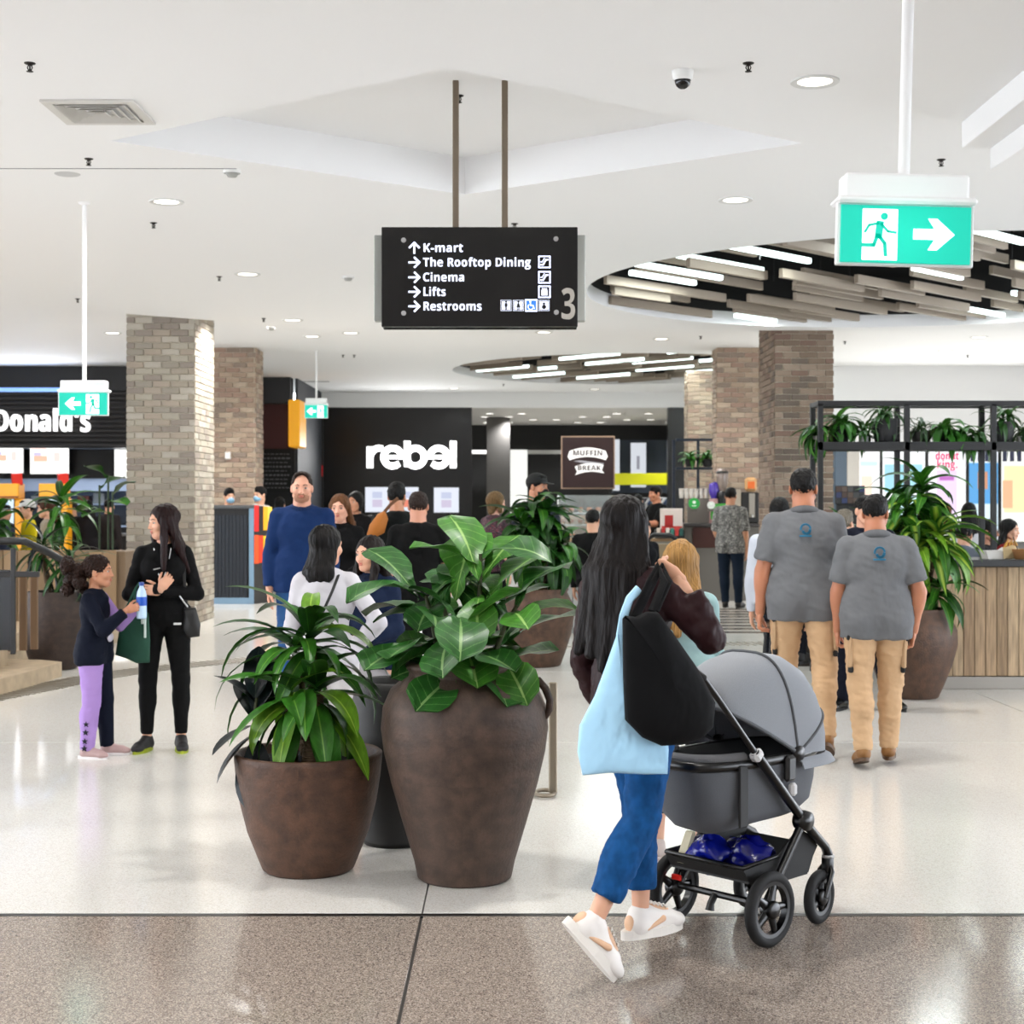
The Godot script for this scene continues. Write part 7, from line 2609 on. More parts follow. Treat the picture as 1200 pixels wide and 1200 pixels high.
	for k in 40:
		var a := TAU * k / 40
		ring.append(Vector3(signf(cos(a)) * pow(absf(cos(a)), 0.7) * 0.188, 0.678, 0.1 + signf(sin(a)) * pow(absf(sin(a)), 0.7) * 0.377))
	put("rim", mb().tube(ring, 0.014, 8, false, Vector3.UP, 1.4, true), frame, cot)
	var pad := PackedVector2Array()
	for q in ring:
		pad.append(Vector2(q.x * 0.93, q.z))
	put("cover", mb().prism(pad, 0.03, Transform3D(Basis(Vector3(1, 0, 0), Vector3(0, 0, 1), Vector3(0, -1, 0)), Vector3(0, 0.692, 0))), lining, cot)
	# fleece edge at the open end
	var fl := []
	for k in 15:
		var a := PI + PI * (k + 2.0) / 18.0
		fl.append(Vector3(signf(cos(a)) * pow(absf(cos(a)), 0.7) * 0.175, 0.703, 0.1 + signf(sin(a)) * pow(absf(sin(a)), 0.7) * 0.36))
	put("fleece_edge", mb().tube(fl, 0.02, 8), mat(Color(0.45, 0.45, 0.46), 0.95, {"bump": noise_tex("fleece", 0.2, 2, 0, 1), "bs": 1.0, "uv": Vector3(6, 6, 6)}), cot)
	for s in [-1.0, 1.0]:
		put("strap", mb().box(Vector3(0.187 * s, 0.565, -0.1), Vector3(0.012, 0.23, 0.05), 0.004), plain(Color(0.015, 0.015, 0.017), 0.6), cot)
	# hood: ribs fanned about the side joints
	var hood := node("hood", t)
	var rows := []
	var c0 := Vector3(0, 0.69, 0.22)
	var fan := [[153.0, 0.46], [146.0, 0.458], [134.0, 0.435], [118.0, 0.405], [101.0, 0.385], [84.0, 0.368], [66.0, 0.345], [48.0, 0.318], [30.0, 0.3], [12.0, 0.29], [-4.0, 0.285]]
	for q in fan:
		var row := []
		var an := deg_to_rad(q[0])
		for k in 25:
			var a := PI * k / 24.0
			var sx := signf(cos(a)) * pow(absf(cos(a)), 0.62)
			var sr := pow(maxf(sin(a), 0.0), 0.62)
			row.append(c0 + Vector3(sx * 0.2, sin(an) * q[1] * sr, cos(an) * q[1] * sr))
		rows.append(row)
	put("fabric", mb().sheet(rows, 0.006), grey, hood)
	for k in [0, 4, 8]:
		var rib := []
		for p in rows[k]:
			rib.append(c0 + (p - c0) * 1.008)
		put("seam", mb().tube(rib, 0.008 if k == 0 else 0.006, 6), plain(Color(0.32, 0.33, 0.345), 0.8), hood)
	# small visor at the front foot of the hood
	var vis := []
	for q in [[-4.0, 0.287, 0.0], [-6.0, 0.31, 0.02], [-10.0, 0.33, 0.03]]:
		var row := []
		for k in 17:
			var a := PI * k / 16.0
			var an := deg_to_rad(q[0])
			row.append(c0 + Vector3(signf(cos(a)) * pow(absf(cos(a)), 0.62) * (0.2 + q[2]), sin(an) * q[1], cos(an) * q[1] * pow(maxf(sin(a), 0.0), 0.62)))
		vis.append(row)
	put("visor", mb().sheet(vis, 0.006), grey, hood)
	# what lies in the basket
	var B := Transform3D(Basis(Vector3.UP, t.rotation.y), O)
	var rg := RandomNumberGenerator.new()
	rg.seed = 3
	for q in [[Vector3(-0.05, 0.3, 0.09), Vector3(0.12, 0.07, 0.1), Color(0.03, 0.05, 0.42), "crinkled dark blue plastic bag in the pram's basket"], [Vector3(0.06, 0.3, 0.0), Vector3(0.1, 0.07, 0.08), Color(0.04, 0.09, 0.5), "bright blue packet at the open end of the pram's basket"]]:
		var m := mb().ball(Vector3.ZERO, q[1], Basis.IDENTITY, 28)
		ruffle(m, 0.03, 16.0, Vector3.ONE, 2)
		var o := put("plastic_bag", m, mat(q[2], 0.22))
		o.transform = B * Transform3D(Basis(), q[0])
		tag(o, q[3], "bag")
	var cl := put("folded_cloth", mb().box(Vector3.ZERO, Vector3(0.05, 0.13, 0.02), 0.008, Basis(Vector3(1, 0, 0), 0.5)), plain(Color(0.75, 0.72, 0.62), 0.8))
	cl.transform = B * Transform3D(Basis(), Vector3(0.13, 0.32, -0.05))
	tag(cl, "cream folded cloth standing at the rear of the pram's basket", "cloth")

# ------------------------------------------------------------------ everyone in the hall
func tall(py: float, d: float) -> float:
	return EYE - (py - HZ) / F * d

func place(px: float, d: float) -> Vector3:
	return Vector3(X(px, d), 0, -d)

func world_of(t: Node3D, p: Vector3) -> Vector3:
	return Transform3D(Basis(Vector3.UP, t.rotation.y), t.position) * p

func strap(called: String, pts: Array, w: float, m: Material, parent: Node, nrm: Vector3 = Vector3(0, 0, 1)) -> void:
	put(called, mb().tube(pts, w, 8, true, nrm, 0.35), m, parent)

# a soft bag: front outline in the xy plane, puffed along z
func soft_bag(outline: Array, thick: float, amp: float, sd: int) -> MB:
	var pts := PackedVector2Array(outline)
	var c := Vector2.ZERO
	for p in pts:
		c += p
	c /= pts.size()
	var rows := []
	for side in 2:
		var steps := [0.0, 0.25, 0.5, 0.72, 0.88, 0.97, 1.0]
		if side == 1:
			steps = [1.0, 0.97, 0.88, 0.72, 0.5, 0.25, 0.0]
		for s in steps:
			if side == 1 and s == 1.0:
				continue
			var row := []
			for k in pts.size() + 1:
				var p := c.lerp(pts[k % pts.size()], maxf(s, 0.001))
				var z: float = thick * 0.5 * sqrt(maxf(0.0, 1.0 - s * s)) * (1.0 if side == 0 else -1.0)
				row.append(Vector3(p.x, p.y, z))
			rows.append(row)
	var m := mb().sheet(rows)
	ruffle(m, amp, 6.0, Vector3(2.0, 0.6, 1), sd, 0, true)
	return m

func crowd() -> void:
	var navy := Color(0.03, 0.05, 0.11)
	var jeans := Color(0.16, 0.3, 0.5)
	var blackish := Color(0.022, 0.022, 0.026)
	var dkhair := Color(0.045, 0.03, 0.024)
	var skin1 := Color(0.82, 0.62, 0.51)
	var skin2 := Color(0.72, 0.5, 0.38)

	# ---- the woman with the pram
	var w := person({"at": Vector3(0.445, 0, -5.41), "yaw": atan2(0.85, -0.53), "twist": 16.0, "h": 1.61, "sex": "f", "w": 0.95, "lod": 2, "back": true, "skin": skin1, "label": "woman with long dark hair and two shoulder bags, pushing the grey pram", "spine": Vector3(0.1, 1, -0.08), "head": Vector3(0, 26, 0),
		"hair": {"style": "long", "c": Color(0.085, 0.05, 0.04), "len": 0.46, "wide": 1.15},
		"th_l": Vector3(0.02, -1, 0.2), "sh_l": Vector3(0.0, -1, 0.0), "foot_l": Vector2(4, 0), "th_r": Vector3(0.03, -1, -0.1), "sh_r": Vector3(0.08, -1, -0.55), "foot_r": Vector2(-10, 50),
		"ua_r": Vector3(-0.66, -0.8, 0.45).rotated(Vector3.UP, 0.28), "fa_r": Vector3(0.5, 1.0, -0.22).rotated(Vector3.UP, 0.28), "hd_r": Vector3(0.9, 0.55, -0.3).rotated(Vector3.UP, 0.28), "thumb_r": Vector3(0, -1, 0.3), "curl_r": 1.0, "ua_l": Vector3(0.3, -1, 0.05), "fa_l": Vector3(0.05, -0.85, 0.5), "curl_l": 0.9,
		"top": {"c": Color(0.075, 0.028, 0.032), "mat": mat(Color(0.14, 0.045, 0.055), 0.55, {"spec": 0.3, "bump": noise_tex("fold", 0.012, 3, 0, 1), "bs": 1.6, "uv": Vector3(3, 2, 3), "rim": 0.15}), "name": "jacket", "hem": 0.07, "sleeve": 1.72, "flare": 0.02, "off": 0.015, "fold": 0.007},
		"legs": {"name": "jeans", "c": Color(0.13, 0.27, 0.45), "off": 0.01, "len": 1.74, "hem": 0.012, "fold": 0.004, "mat": mat(Color(0.1, 0.33, 0.56), 0.8, {"spec": 0.25, "tex": noise_tex("denim", 0.03, 3, 0.7, 1.0), "bump": noise_tex("fold", 0.012, 3, 0, 1), "bs": 1.0, "uv": Vector3(3, 2, 3)})},
		"shoes": {"c": Color(0.88, 0.86, 0.84), "trim": Color(0.84, 0.68, 0.55), "sole": Color(0.88, 0.86, 0.83), "sole_h": 0.018, "size": 1.1}})
	var J: Dictionary = joints[w]
	# black tote hanging from her right shoulder
	var d := 5.12
	var c := P(785, 795, d)
	var bag := thing("tote_bag", "large black tote bag on the shoulder of the woman pushing the pram", "bag", c, 0.35)
	var ol := []
	for q in [[731, 722], [744, 724], [756, 716], [768, 718], [790, 745], [815, 785], [838, 826], [836, 856], [822, 868], [800, 874], [775, 873], [752, 862], [733, 842], [731, 790]]:
		var p := P(q[0], q[1], d) - c
		ol.append(Vector2(p.x / cos(0.35), p.y))
	put("body", soft_bag(ol, 0.15, 0.008, 4), fabric(Color(0.02, 0.021, 0.027)), bag)
	var seam := []
	for q in [[732, 822], [760, 826], [800, 832], [836, 838]]:
		var p := P(q[0], q[1], d) - c
		seam.append(Vector3(p.x / cos(0.35), p.y, 0.05 if q[0] > 735 and q[0] < 830 else 0.01))
	put("seam", mb().tube(seam, 0.004, 6), fabric(Color(0.012, 0.012, 0.014)), bag)
	var sh: Vector3 = J.sr + Vector3(0, 0.05, 0)
	var shw := world_of(w, sh) - c
	for k in 2:
		var a := P(742 + k * 3, 724, d) - c
		var b := P(764 + k * 4, 716, d) - c
		var back := Basis(Vector3.UP, -0.35)
		var top := back * (shw + Vector3(0.01 + 0.02 * k, 0.012, 0.01 - 0.03 * k))
		strap("handle", [back * a, (back * a).lerp(top, 0.55) + Vector3(-0.006, 0.02, 0.03), top, (back * b).lerp(top, 0.5) + Vector3(0.02, 0.02, 0.03), back * b], 0.014, fabric(Color(0.02, 0.02, 0.025)), bag)
	# light blue shopper, lower and to the left
	d = 5.16
	c = P(730, 840, d)
	bag = thing("shopping_bag", "pale blue cloth shopper hanging beside the black tote", "bag", c, 0.1)
	ol = []
	for q in [[724, 742], [731, 745], [736, 775], [752, 800], [783, 862], [784, 880], [783, 908], [755, 906], [715, 904], [682, 908], [677, 880], [681, 850], [697, 815], [712, 780]]:
		var p := P(q[0], q[1], d) - c
		ol.append(Vector2(p.x, p.y))
	put("body", soft_bag(ol, 0.07, 0.008, 9), mat(Color(0.66, 0.84, 0.95), 0.8, {"bump": noise_tex("fold", 0.012, 3, 0, 1), "bs": 1.2, "uv": Vector3(3, 2, 3)}), bag)
	var h0 := P(727, 745, d) - c
	strap("handle", [h0, P(730, 722, d - 0.02) - c, P(738, 702, d) - c, P(750, 690, d + 0.03) - c], 0.015, mat(Color(0.68, 0.85, 0.95), 0.8), bag)

	# ---- fair-haired girl on the pram's far side
	person({"at": place(797, 7.1), "yaw": PI - 0.25, "h": tall(628, 7.1), "sex": "f", "w": 0.95, "lod": 2, "back": true, "skin": Color(0.86, 0.68, 0.58), "label": "girl with straight fair hair and a pale mint top, beyond the pram",
		"hair": {"style": "long", "c": Color(0.8, 0.6, 0.34), "len": 0.3, "wide": 0.9}, "ua_r": Vector3(-0.1, -1, 0.35), "fa_r": Vector3(0.02, -0.6, 0.8), "ua_l": Vector3(0.1, -1, 0.3), "fa_l": Vector3(0, -0.6, 0.8),
		"top": {"c": Color(0.55, 0.66, 0.66), "hem": 0.06, "sleeve": 1.95}, "legs": {"c": Color(0.1, 0.1, 0.12), "len": 1.55, "off": 0.008}, "shoes": {"c": Color(0.75, 0.7, 0.68)}})

	# ---- two men in grey shirts and tan work trousers, from behind
	var polo := Color(0.4, 0.405, 0.415)
	var tanc := Color(0.74, 0.61, 0.47)
	var man := {"lod": 2, "back": true, "sex": "m", "skin": Color(0.70, 0.46, 0.34), "curl_l": 0.95, "curl_r": 0.95,
		"hair": {"style": "short", "c": Color(0.05, 0.035, 0.03), "fade": 0.03},
		"top": {"c": polo, "sleeve": 0.78, "hem": 0.075, "off": 0.02, "belly": 0.008, "flare": 0.012, "name": "polo_shirt", "fold": 0.0045, "collar": Color(0.36, 0.365, 0.375), "mat": fabric(polo)},
		"legs": {"c": tanc, "off": 0.014, "hem": 0.006, "fold": 0.007, "name": "work_trousers"}, "shoes": {"c": Color(0.5, 0.34, 0.16), "sole": Color(0.3, 0.2, 0.1), "high": 0.03}}
	var m1 := man.duplicate(true)
	m1.merge({"at": place(942, 9.9), "yaw": PI - 0.12, "h": 1.83, "w": 1.08, "label": "taller man in a grey polo shirt and tan work trousers, seen from behind", "th_l": Vector3(0.04, -1, 0.16), "sh_l": Vector3(0, -1, 0.02), "th_r": Vector3(-0.06, -1, -0.08), "sh_r": Vector3(0, -1, -0.3), "foot_r": Vector2(-6, 24), "ua_l": Vector3(0.24, -1, -0.02), "fa_l": Vector3(0.05, -1, 0.16), "ua_r": Vector3(-0.16, -1, 0.12), "fa_r": Vector3(0, -1, 0.3), "head": Vector3(0, -8, 0)})
	var a1 := person(m1)
	var m2 := man.duplicate(true)
	m2.merge({"at": place(1027, 9.6), "yaw": PI - 0.1, "h": 1.685, "w": 1.1, "label": "shorter man in a grey polo shirt and tan boots, walking away from behind", "th_l": Vector3(0.03, -1, -0.1), "sh_l": Vector3(-0.03, -1, -0.2), "foot_l": Vector2(3, 14), "th_r": Vector3(-0.0, -1, 0.14), "sh_r": Vector3(0.04, -1, -0.02), "ua_l": Vector3(0.2, -1, 0.1), "fa_l": Vector3(-0.02, -1, 0.22), "ua_r": Vector3(-0.3, -1, -0.02), "fa_r": Vector3(0.12, -1, 0.12), "head": Vector3(4, -22, 0)})
	var a2 := person(m2)
	for a in [a1, a2]:
		var Ja: Dictionary = joints[a]
		var H: float = Ja.H
		var bk: Vector3 = -Ja.fw
		var at: Vector3 = Ja.P + Ja.sp * 0.245 * H + bk * 0.082 * H
		var bs := Basis(-Ja.ax, Ja.sp, bk).orthonormalized()
		var lg := mb()
		lg.t = Transform3D(bs * Basis(Vector3(1, 0, 0), 0.12), at)
		stroke(lg, arc_pts(Vector2(0, 0), 0.03, 0.2, PI * 1.05, 10), 0.012, 0.012, 0.006)
		stroke(lg, arc_pts(Vector2(0.005, -0.008), 0.022, PI * 1.1, TAU * 1.02, 10), 0.016, 0.012, 0.006)
		stroke(lg, [Vector2(-0.035, -0.045), Vector2(0.035, -0.045)], 0.01, 0.012, 0.006)
		put("back_emblem", lg, plain(Color(0.12, 0.42, 0.55), 0.6), a)
		# dark patches: pocket flaps and knee pieces on the side of the trousers
		for s in [1, -1]:
			var hp: Vector3 = Ja.hl if s > 0 else Ja.hr
			var kn: Vector3 = Ja.kl if s > 0 else Ja.kr
			var ox: Vector3 = Ja.ax * s
			var dn := (kn - hp).normalized()
			put("pocket", mb().box(hp.lerp(kn, 0.52) + ox * 0.04 * H + bk * 0.02 * H, Vector3(0.03, 0.2, 0.11), 0.012, Basis(Quaternion(Vector3.UP, -dn))), fabric(tanc.darkened(0.08)), a)
			put("pocket_tab", mb().box(hp.lerp(kn, 0.3) + ox * 0.045 * H + bk * 0.03 * H, Vector3(0.03, 0.035, 0.07), 0.008, Basis(Quaternion(Vector3.UP, -dn))), plain(Color(0.04, 0.04, 0.045), 0.8), a)
			put("pocket_tab", mb().box(hp.lerp(kn, 0.78) + ox * 0.037 * H + bk * 0.026 * H, Vector3(0.03, 0.04, 0.08), 0.008, Basis(Quaternion(Vector3.UP, -dn))), plain(Color(0.05, 0.05, 0.05), 0.8), a)
		put("waistband", mb().box(Ja.P + Ja.sp * 0.0 * H + bk * 0.062 * H + Ja.ax * -0.06 * H, Vector3(0.06, 0.02, 0.03), 0.004, bs), plain(Color(0.05, 0.05, 0.05), 0.7), a)

	# ---- man in navy uniform facing them
	person({"at": place(1014, 12.2), "yaw": -0.06, "h": 1.73, "lod": 1, "skin": Color(0.8, 0.6, 0.5), "label": "young man in a navy jacket, half hidden behind the shorter grey-shirted man", "hair": {"style": "short", "c": dkhair}, "head": Vector3(0, 18, 0), "th_l": Vector3(0.16, -1, 0.0), "sh_l": Vector3(0.06, -1, -0.05), "th_r": Vector3(-0.14, -1, 0.0), "sh_r": Vector3(-0.06, -1, -0.05), "foot_l": Vector2(30, 0), "foot_r": Vector2(-30, 0),
		"top": {"c": navy, "sleeve": 1.95, "hem": 0.03, "off": 0.02, "name": "jacket", "collar": navy}, "legs": {"c": Color(0.025, 0.035, 0.09), "off": 0.018, "hem": 0.015}, "shoes": {"c": Color(0.02, 0.02, 0.02), "rough": 0.25}})

	# ---- woman in black with crossed arms
	var g := person({"at": place(192, 10.2), "yaw": 0.12, "h": 1.655, "sex": "f", "w": 0.93, "lod": 2, "skin": skin1, "label": "woman in black with long dark red hair and crossed arms", "head": Vector3(2, -62, 0), "hair": {"style": "long", "c": Color(0.15, 0.034, 0.03), "len": 0.36, "front": 0.2, "wide": 0.95},
		"ua_l": Vector3(0.3, -1, 0.16), "fa_l": Vector3(-0.95, 0.12, 0.42), "thumb_l": Vector3(0, 1, 0), "ua_r": Vector3(-0.3, -1, 0.12), "fa_r": Vector3(0.95, 0.2, 0.5), "thumb_r": Vector3(0, 1, 0), "hd_r": Vector3(0.6, 0.75, -0.1), "curl_r": 0.6, "curl_l": 0.5, "twist": 4.0,
		"th_l": Vector3(0.07, -1, 0.0), "sh_l": Vector3(0.0, -1, -0.03), "th_r": Vector3(-0.05, -1, 0.02), "foot_l": Vector2(6, 0), "foot_r": Vector2(-16, 0),
		"top": {"c": blackish, "hem": 0.05, "sleeve": 1.96, "off": 0.01, "name": "jumper"}, "legs": {"c": Color(0.012, 0.012, 0.014), "len": 1.9, "off": 0.005, "name": "leggings", "fold": 0.002}, "shoes": {"c": Color(0.05, 0.035, 0.05), "sole": Color(0.55, 0.6, 0.08), "sole_h": 0.016}})
	var Jg: Dictionary = joints[g]
	put("leggings_mark", mb().box(Jg.hl + Vector3(0.015, -0.03, 0.098), Vector3(0.05, 0.014, 0.01), 0.001), plain(Color(0.8, 0.8, 0.8), 0.6), g)
	put("jumper_mark", stroke(mb(), [Jg2(Jg, -0.05, 0.2), Jg2(Jg, -0.01, 0.205)], 0.008, 0.14, 0.012), plain(Color(0.6, 0.6, 0.6), 0.6), g)
	var neckl := []
	for k in 9:
		var u := k / 8.0 * 2.0 - 1.0
		neckl.append(Jg.neck + Vector3(u * 0.055, -0.02 - 0.2 * (1.0 - u * u), 0.085 + 0.05 * (1.0 - u * u)))
	put("necklace", mb().tube(neckl, 0.0035, 6).ball(Jg.neck + Vector3(0, -0.24, 0.15), Vector3(0.012, 0.022, 0.008)), metal(Color(0.8, 0.8, 0.8), 0.3), g)
	# her small black bag
	d = 10.15
	c = P(224, 728, d)
	bag = thing("shoulder_bag", "small black shoulder bag at the hip of the woman in black", "bag", c)
	put("body", soft_bag([Vector2(-0.05, 0.09), Vector2(0.03, 0.09), Vector2(0.06, -0.02), Vector2(0.055, -0.1), Vector2(-0.02, -0.11), Vector2(-0.06, -0.06)], 0.08, 0.004, 3), plain(Color(0.015, 0.015, 0.018), 0.5), bag)
	strap("strap", [Vector3(-0.03, 0.08, 0.0), Vector3(-0.04, 0.3, 0.03), world_of(g, Jg.sl + Vector3(0.0, 0.055, 0.0)) - c], 0.01, plain(Color(0.02, 0.02, 0.022), 0.6), bag)
	put("chain", mb().tube([Vector3(-0.06, 0.17, 0.07), Vector3(-0.03, 0.13, 0.08), Vector3(-0.01, 0.1, 0.06)], 0.006, 6), metal(Color(0.7, 0.7, 0.7), 0.3), bag)
	# green shopper held at her right
	d = 10.04
	c = P(160, 735, d)
	bag = thing("shopping_bag", "green cloth shopping bag between the girl and the woman in black", "bag", c, -0.2)
	ol = []
	for q in [[142, 716], [150, 712], [162, 714], [175, 718], [177, 750], [176, 776], [160, 777], [147, 772], [134, 768], [138, 740]]:
		var p := P(q[0], q[1], d) - c
		ol.append(Vector2(p.x, p.y))
	put("body", soft_bag(ol, 0.07, 0.005, 5), mat(Color(0.02, 0.24, 0.17), 0.75), bag)
	put("print", mb().box(Vector3(0.075, 0.01, 0.033), Vector3(0.014, 0.15, 0.01), 0.002).box(Vector3(0.06, 0.04, 0.036), Vector3(0.02, 0.03, 0.01), 0.002), plain(Color(0.75, 0.8, 0.78), 0.6), bag)
	for q in [[146, 166], [156, 172]]:
		strap("handle", [P(q[0], 715, d) - c, P(159, 690, d - 0.01) - c, P(163, 683, d) - c, P(165, 690, d - 0.01) - c, P(q[1], 716, d) - c], 0.008, mat(Color(0.02, 0.26, 0.19), 0.75), bag)

	# ---- girl in navy jumper with half lilac joggers
	var gh := tall(652, 10.05)
	var k1 := person({"at": place(111, 9.95), "yaw": PI / 2 - 0.12, "h": gh, "sex": "c", "w": 0.95, "lod": 2, "skin": skin2, "label": "curly-haired girl in a navy jumper and lilac joggers holding a bottle", "head": Vector3(-4, 6, 0), "hair": {"style": "puff", "c": Color(0.2, 0.11, 0.07)},
		"ua_l": Vector3(0.05, -0.8, 0.6), "fa_l": Vector3(-0.3, 0.75, 0.7), "ua_r": Vector3(-0.08, -0.9, 0.5), "fa_r": Vector3(0.32, 0.68, 0.7), "hd_l": Vector3(-0.25, 0.3, 1), "hd_r": Vector3(0.25, 0.3, 1), "thumb_l": Vector3(0, 1, 0), "thumb_r": Vector3(0, 1, 0), "curl_l": 0.9, "curl_r": 0.9,
		"th_l": Vector3(0.03, -1, 0.12), "sh_l": Vector3(0.0, -1, 0.05), "th_r": Vector3(-0.03, -1, 0.03), "sh_r": Vector3(0.0, -1, -0.1),
		"top": {"c": Color(0.022, 0.045, 0.11), "hem": 0.06, "sleeve": 1.9, "off": 0.016, "name": "jumper", "skip": 1}, "legs": {"c": Color(0.62, 0.5, 0.74), "off": 0.014, "hem": 0.004, "name": "joggers", "skip": 1}, "shoes": {"c": Color(0.66, 0.55, 0.54), "sole": Color(0.82, 0.8, 0.8)}})
	var Jk: Dictionary = joints[k1]
	var nl := mb()
	var nf := field()
	leg_prims(nf, Jk, 1, 0.0145, 2.0, 0.004)
	nf.mesh(nl, 0.012)
	put("navy_trouser_leg", nl, fabric(Color(0.022, 0.045, 0.11)), k1)
	var lf := field()
	arm_prims(lf, Jk, 1, 0.014, 0.0, 1.9, 0.004)
	var lm := mb()
	lf.mesh(lm, 0.012)
	put("lilac_sleeve", lm, fabric(Color(0.62, 0.5, 0.74)), k1)
	for q in [0.45, 0.62, 0.8, 0.95]:
		var pp: Vector3 = (Jk.kr as Vector3).lerp(Jk.ar, q) + Vector3(-0.048 + 0.008 * q, 0, 0.0)
		var star := PackedVector2Array()
		for k in 10:
			var r := 0.021 if k % 2 == 0 else 0.009
			star.append(Vector2(sin(TAU * k / 10.0), cos(TAU * k / 10.0)) * r)
		put("star_print", mb().prism(star, 0.012, Transform3D(Basis(Vector3.UP, -PI / 2), pp)), plain(Color(0.03, 0.04, 0.1), 0.8), k1)
	var prt := mb().ball(Jk.P + Vector3(0.0, 0.09, 0.105), Vector3(0.05, 0.03, 0.012), Basis.IDENTITY, 12).ball(Jk.P + Vector3(0.03, 0.15, 0.1), Vector3(0.025, 0.025, 0.012), Basis.IDENTITY, 12)
	put("jumper_print", prt, plain(Color(0.72, 0.7, 0.75), 0.8), k1)
	put("hair_tie", mb().ball(Jk.head + Jk.hb * Vector3(0.05, 0.06, -0.07), Vector3(0.018, 0.012, 0.018)), plain(Color(0.8, 0.78, 0.76), 0.7), k1)
	# bottle in her hands
	var hw := world_of(k1, (Jk.wl + Jk.wr) * 0.5 + Vector3(0, 0.02, 0.065))
	bag = thing("water_bottle", "clear water bottle with a blue label and cap in the girl's hands", "bottle", hw + Vector3(0.0, -0.06, 0.0))
	put("bottle", mb().lathe([Vector2(0.001, -0.03), Vector2(0.03, -0.03), Vector2(0.033, -0.02), Vector2(0.033, 0.12), Vector2(0.026, 0.15), Vector2(0.014, 0.175), Vector2(0.014, 0.185), Vector2(0.001, 0.186)], 20), mat(Color(0.7, 0.8, 0.9), 0.08), bag)
	put("cap", mb().lathe([Vector2(0.017, 0.183), Vector2(0.017, 0.205), Vector2(0.001, 0.207)], 16), plain(Color(0.04, 0.2, 0.5), 0.4), bag)
	put("label", mb().lathe([Vector2(0.0335, 0.055), Vector2(0.0345, 0.056), Vector2(0.0345, 0.11), Vector2(0.0335, 0.111)], 20), plain(Color(0.06, 0.3, 0.7), 0.4), bag)

	# ---- two girls behind the plants
	var p1 := person({"at": place(382, 8.2), "yaw": PI, "h": tall(611, 8.2), "sex": "f", "w": 0.97, "lod": 2, "back": true, "skin": skin1, "label": "dark-haired girl in a white long-sleeved top, hand on hip, seen from behind", "head": Vector3(0, -38, 0), "hair": {"style": "long", "c": Color(0.05, 0.028, 0.022), "len": 0.2, "wide": 0.95},
		"ua_r": Vector3(-0.72, -1, -0.25), "fa_r": Vector3(0.75, -0.75, 0.35), "ua_l": Vector3(0.22, -1, 0.1), "fa_l": Vector3(-0.1, -0.8, 0.6), "thumb_r": Vector3(0, 0.3, 1),
		"top": {"c": Color(0.74, 0.73, 0.75), "hem": 0.05, "sleeve": 1.9, "off": 0.012}, "legs": {"c": Color(0.75, 0.74, 0.74), "off": 0.01, "len": 1.3, "name": "shorts"}, "shoes": {"c": Color(0.7, 0.7, 0.7)}})
	var Jp: Dictionary = joints[p1]
	strap("bag_strap", [Jp.neck + Vector3(-0.075, 0.012, 0.0), Jp.neck + Vector3(-0.07, -0.03, -0.09), Jp.P + Vector3(-0.05, 0.36, -0.155), Jp.P + Vector3(-0.01, 0.27, -0.16), Jp.P + Vector3(0.045, 0.17, -0.16), Jp.P + Vector3(0.11, 0.07, -0.155), Jp.P + Vector3(0.17, 0.02, -0.08)], 0.008, plain(Color(0.02, 0.02, 0.022), 0.6), p1)
	person({"at": place(436, 8.9), "yaw": -0.45, "h": tall(624, 8.9), "sex": "f", "w": 0.97, "lod": 2, "skin": skin1, "label": "girl with long brown hair and a denim jacket, facing the girl in white", "head": Vector3(0, -14, 2), "hair": {"style": "long", "c": Color(0.1, 0.05, 0.03), "len": 0.4, "front": 0.12},
		"ua_l": Vector3(0.2, -1, 0.1), "fa_l": Vector3(-0.5, -0.2, 0.8), "ua_r": Vector3(-0.2, -1, 0.1), "fa_r": Vector3(0.3, -0.2, 0.9),
		"top": {"c": Color(0.06, 0.11, 0.21), "hem": 0.06, "sleeve": 1.8, "off": 0.018, "name": "denim_jacket", "collar": Color(0.05, 0.09, 0.17)}, "skirt": {"c": Color(0.6, 0.59, 0.6), "len": 0.17, "r": 0.11}, "shoes": {"c": Color(0.3, 0.3, 0.3), "high": 0.03}})

	# ---- walkers coming towards the camera
	person({"at": place(354, 12.6), "yaw": 0.08, "h": 1.865, "w": 1.06, "lod": 1, "skin": Color(0.82, 0.6, 0.5), "label": "tall balding man in a blue shirt and jeans walking towards the camera", "hair": {"style": "short", "c": Color(0.2, 0.13, 0.09), "fade": 0.045, "bald": 0.045}, "beard": Color(0.6, 0.43, 0.34), "ua_r": Vector3(-0.2, -1, -0.05), "fa_r": Vector3(-0.03, -1, 0.15), "th_l": Vector3(0.05, -1, 0.2), "sh_l": Vector3(0, -1, 0.02), "th_r": Vector3(-0.05, -1, -0.1), "sh_r": Vector3(0, -1, -0.3), "foot_r": Vector2(-6, 22),
		"top": {"c": Color(0.06, 0.16, 0.33), "hem": 0.07, "sleeve": 1.92, "off": 0.019, "collar": Color(0.06, 0.14, 0.28)}, "legs": {"c": Color(0.16, 0.3, 0.48), "off": 0.014, "name": "jeans"}, "shoes": {"c": Color(0.1, 0.08, 0.06)}})
	person({"at": place(399, 13.6), "yaw": -0.1, "h": 1.74, "sex": "f", "lod": 1, "skin": Color(0.85, 0.63, 0.53), "label": "fair-haired woman in a black jacket walking beside the man in blue", "hair": {"style": "long", "c": Color(0.5, 0.32, 0.18), "len": 0.16}, "ua_l": Vector3(0.2, -1, 0.0), "fa_l": Vector3(-0.4, -0.3, 0.8), "top": {"c": blackish, "hem": 0.06, "sleeve": 1.8, "off": 0.018, "name": "jacket", "collar": blackish}, "legs": {"c": Color(0.03, 0.03, 0.035), "off": 0.012}})
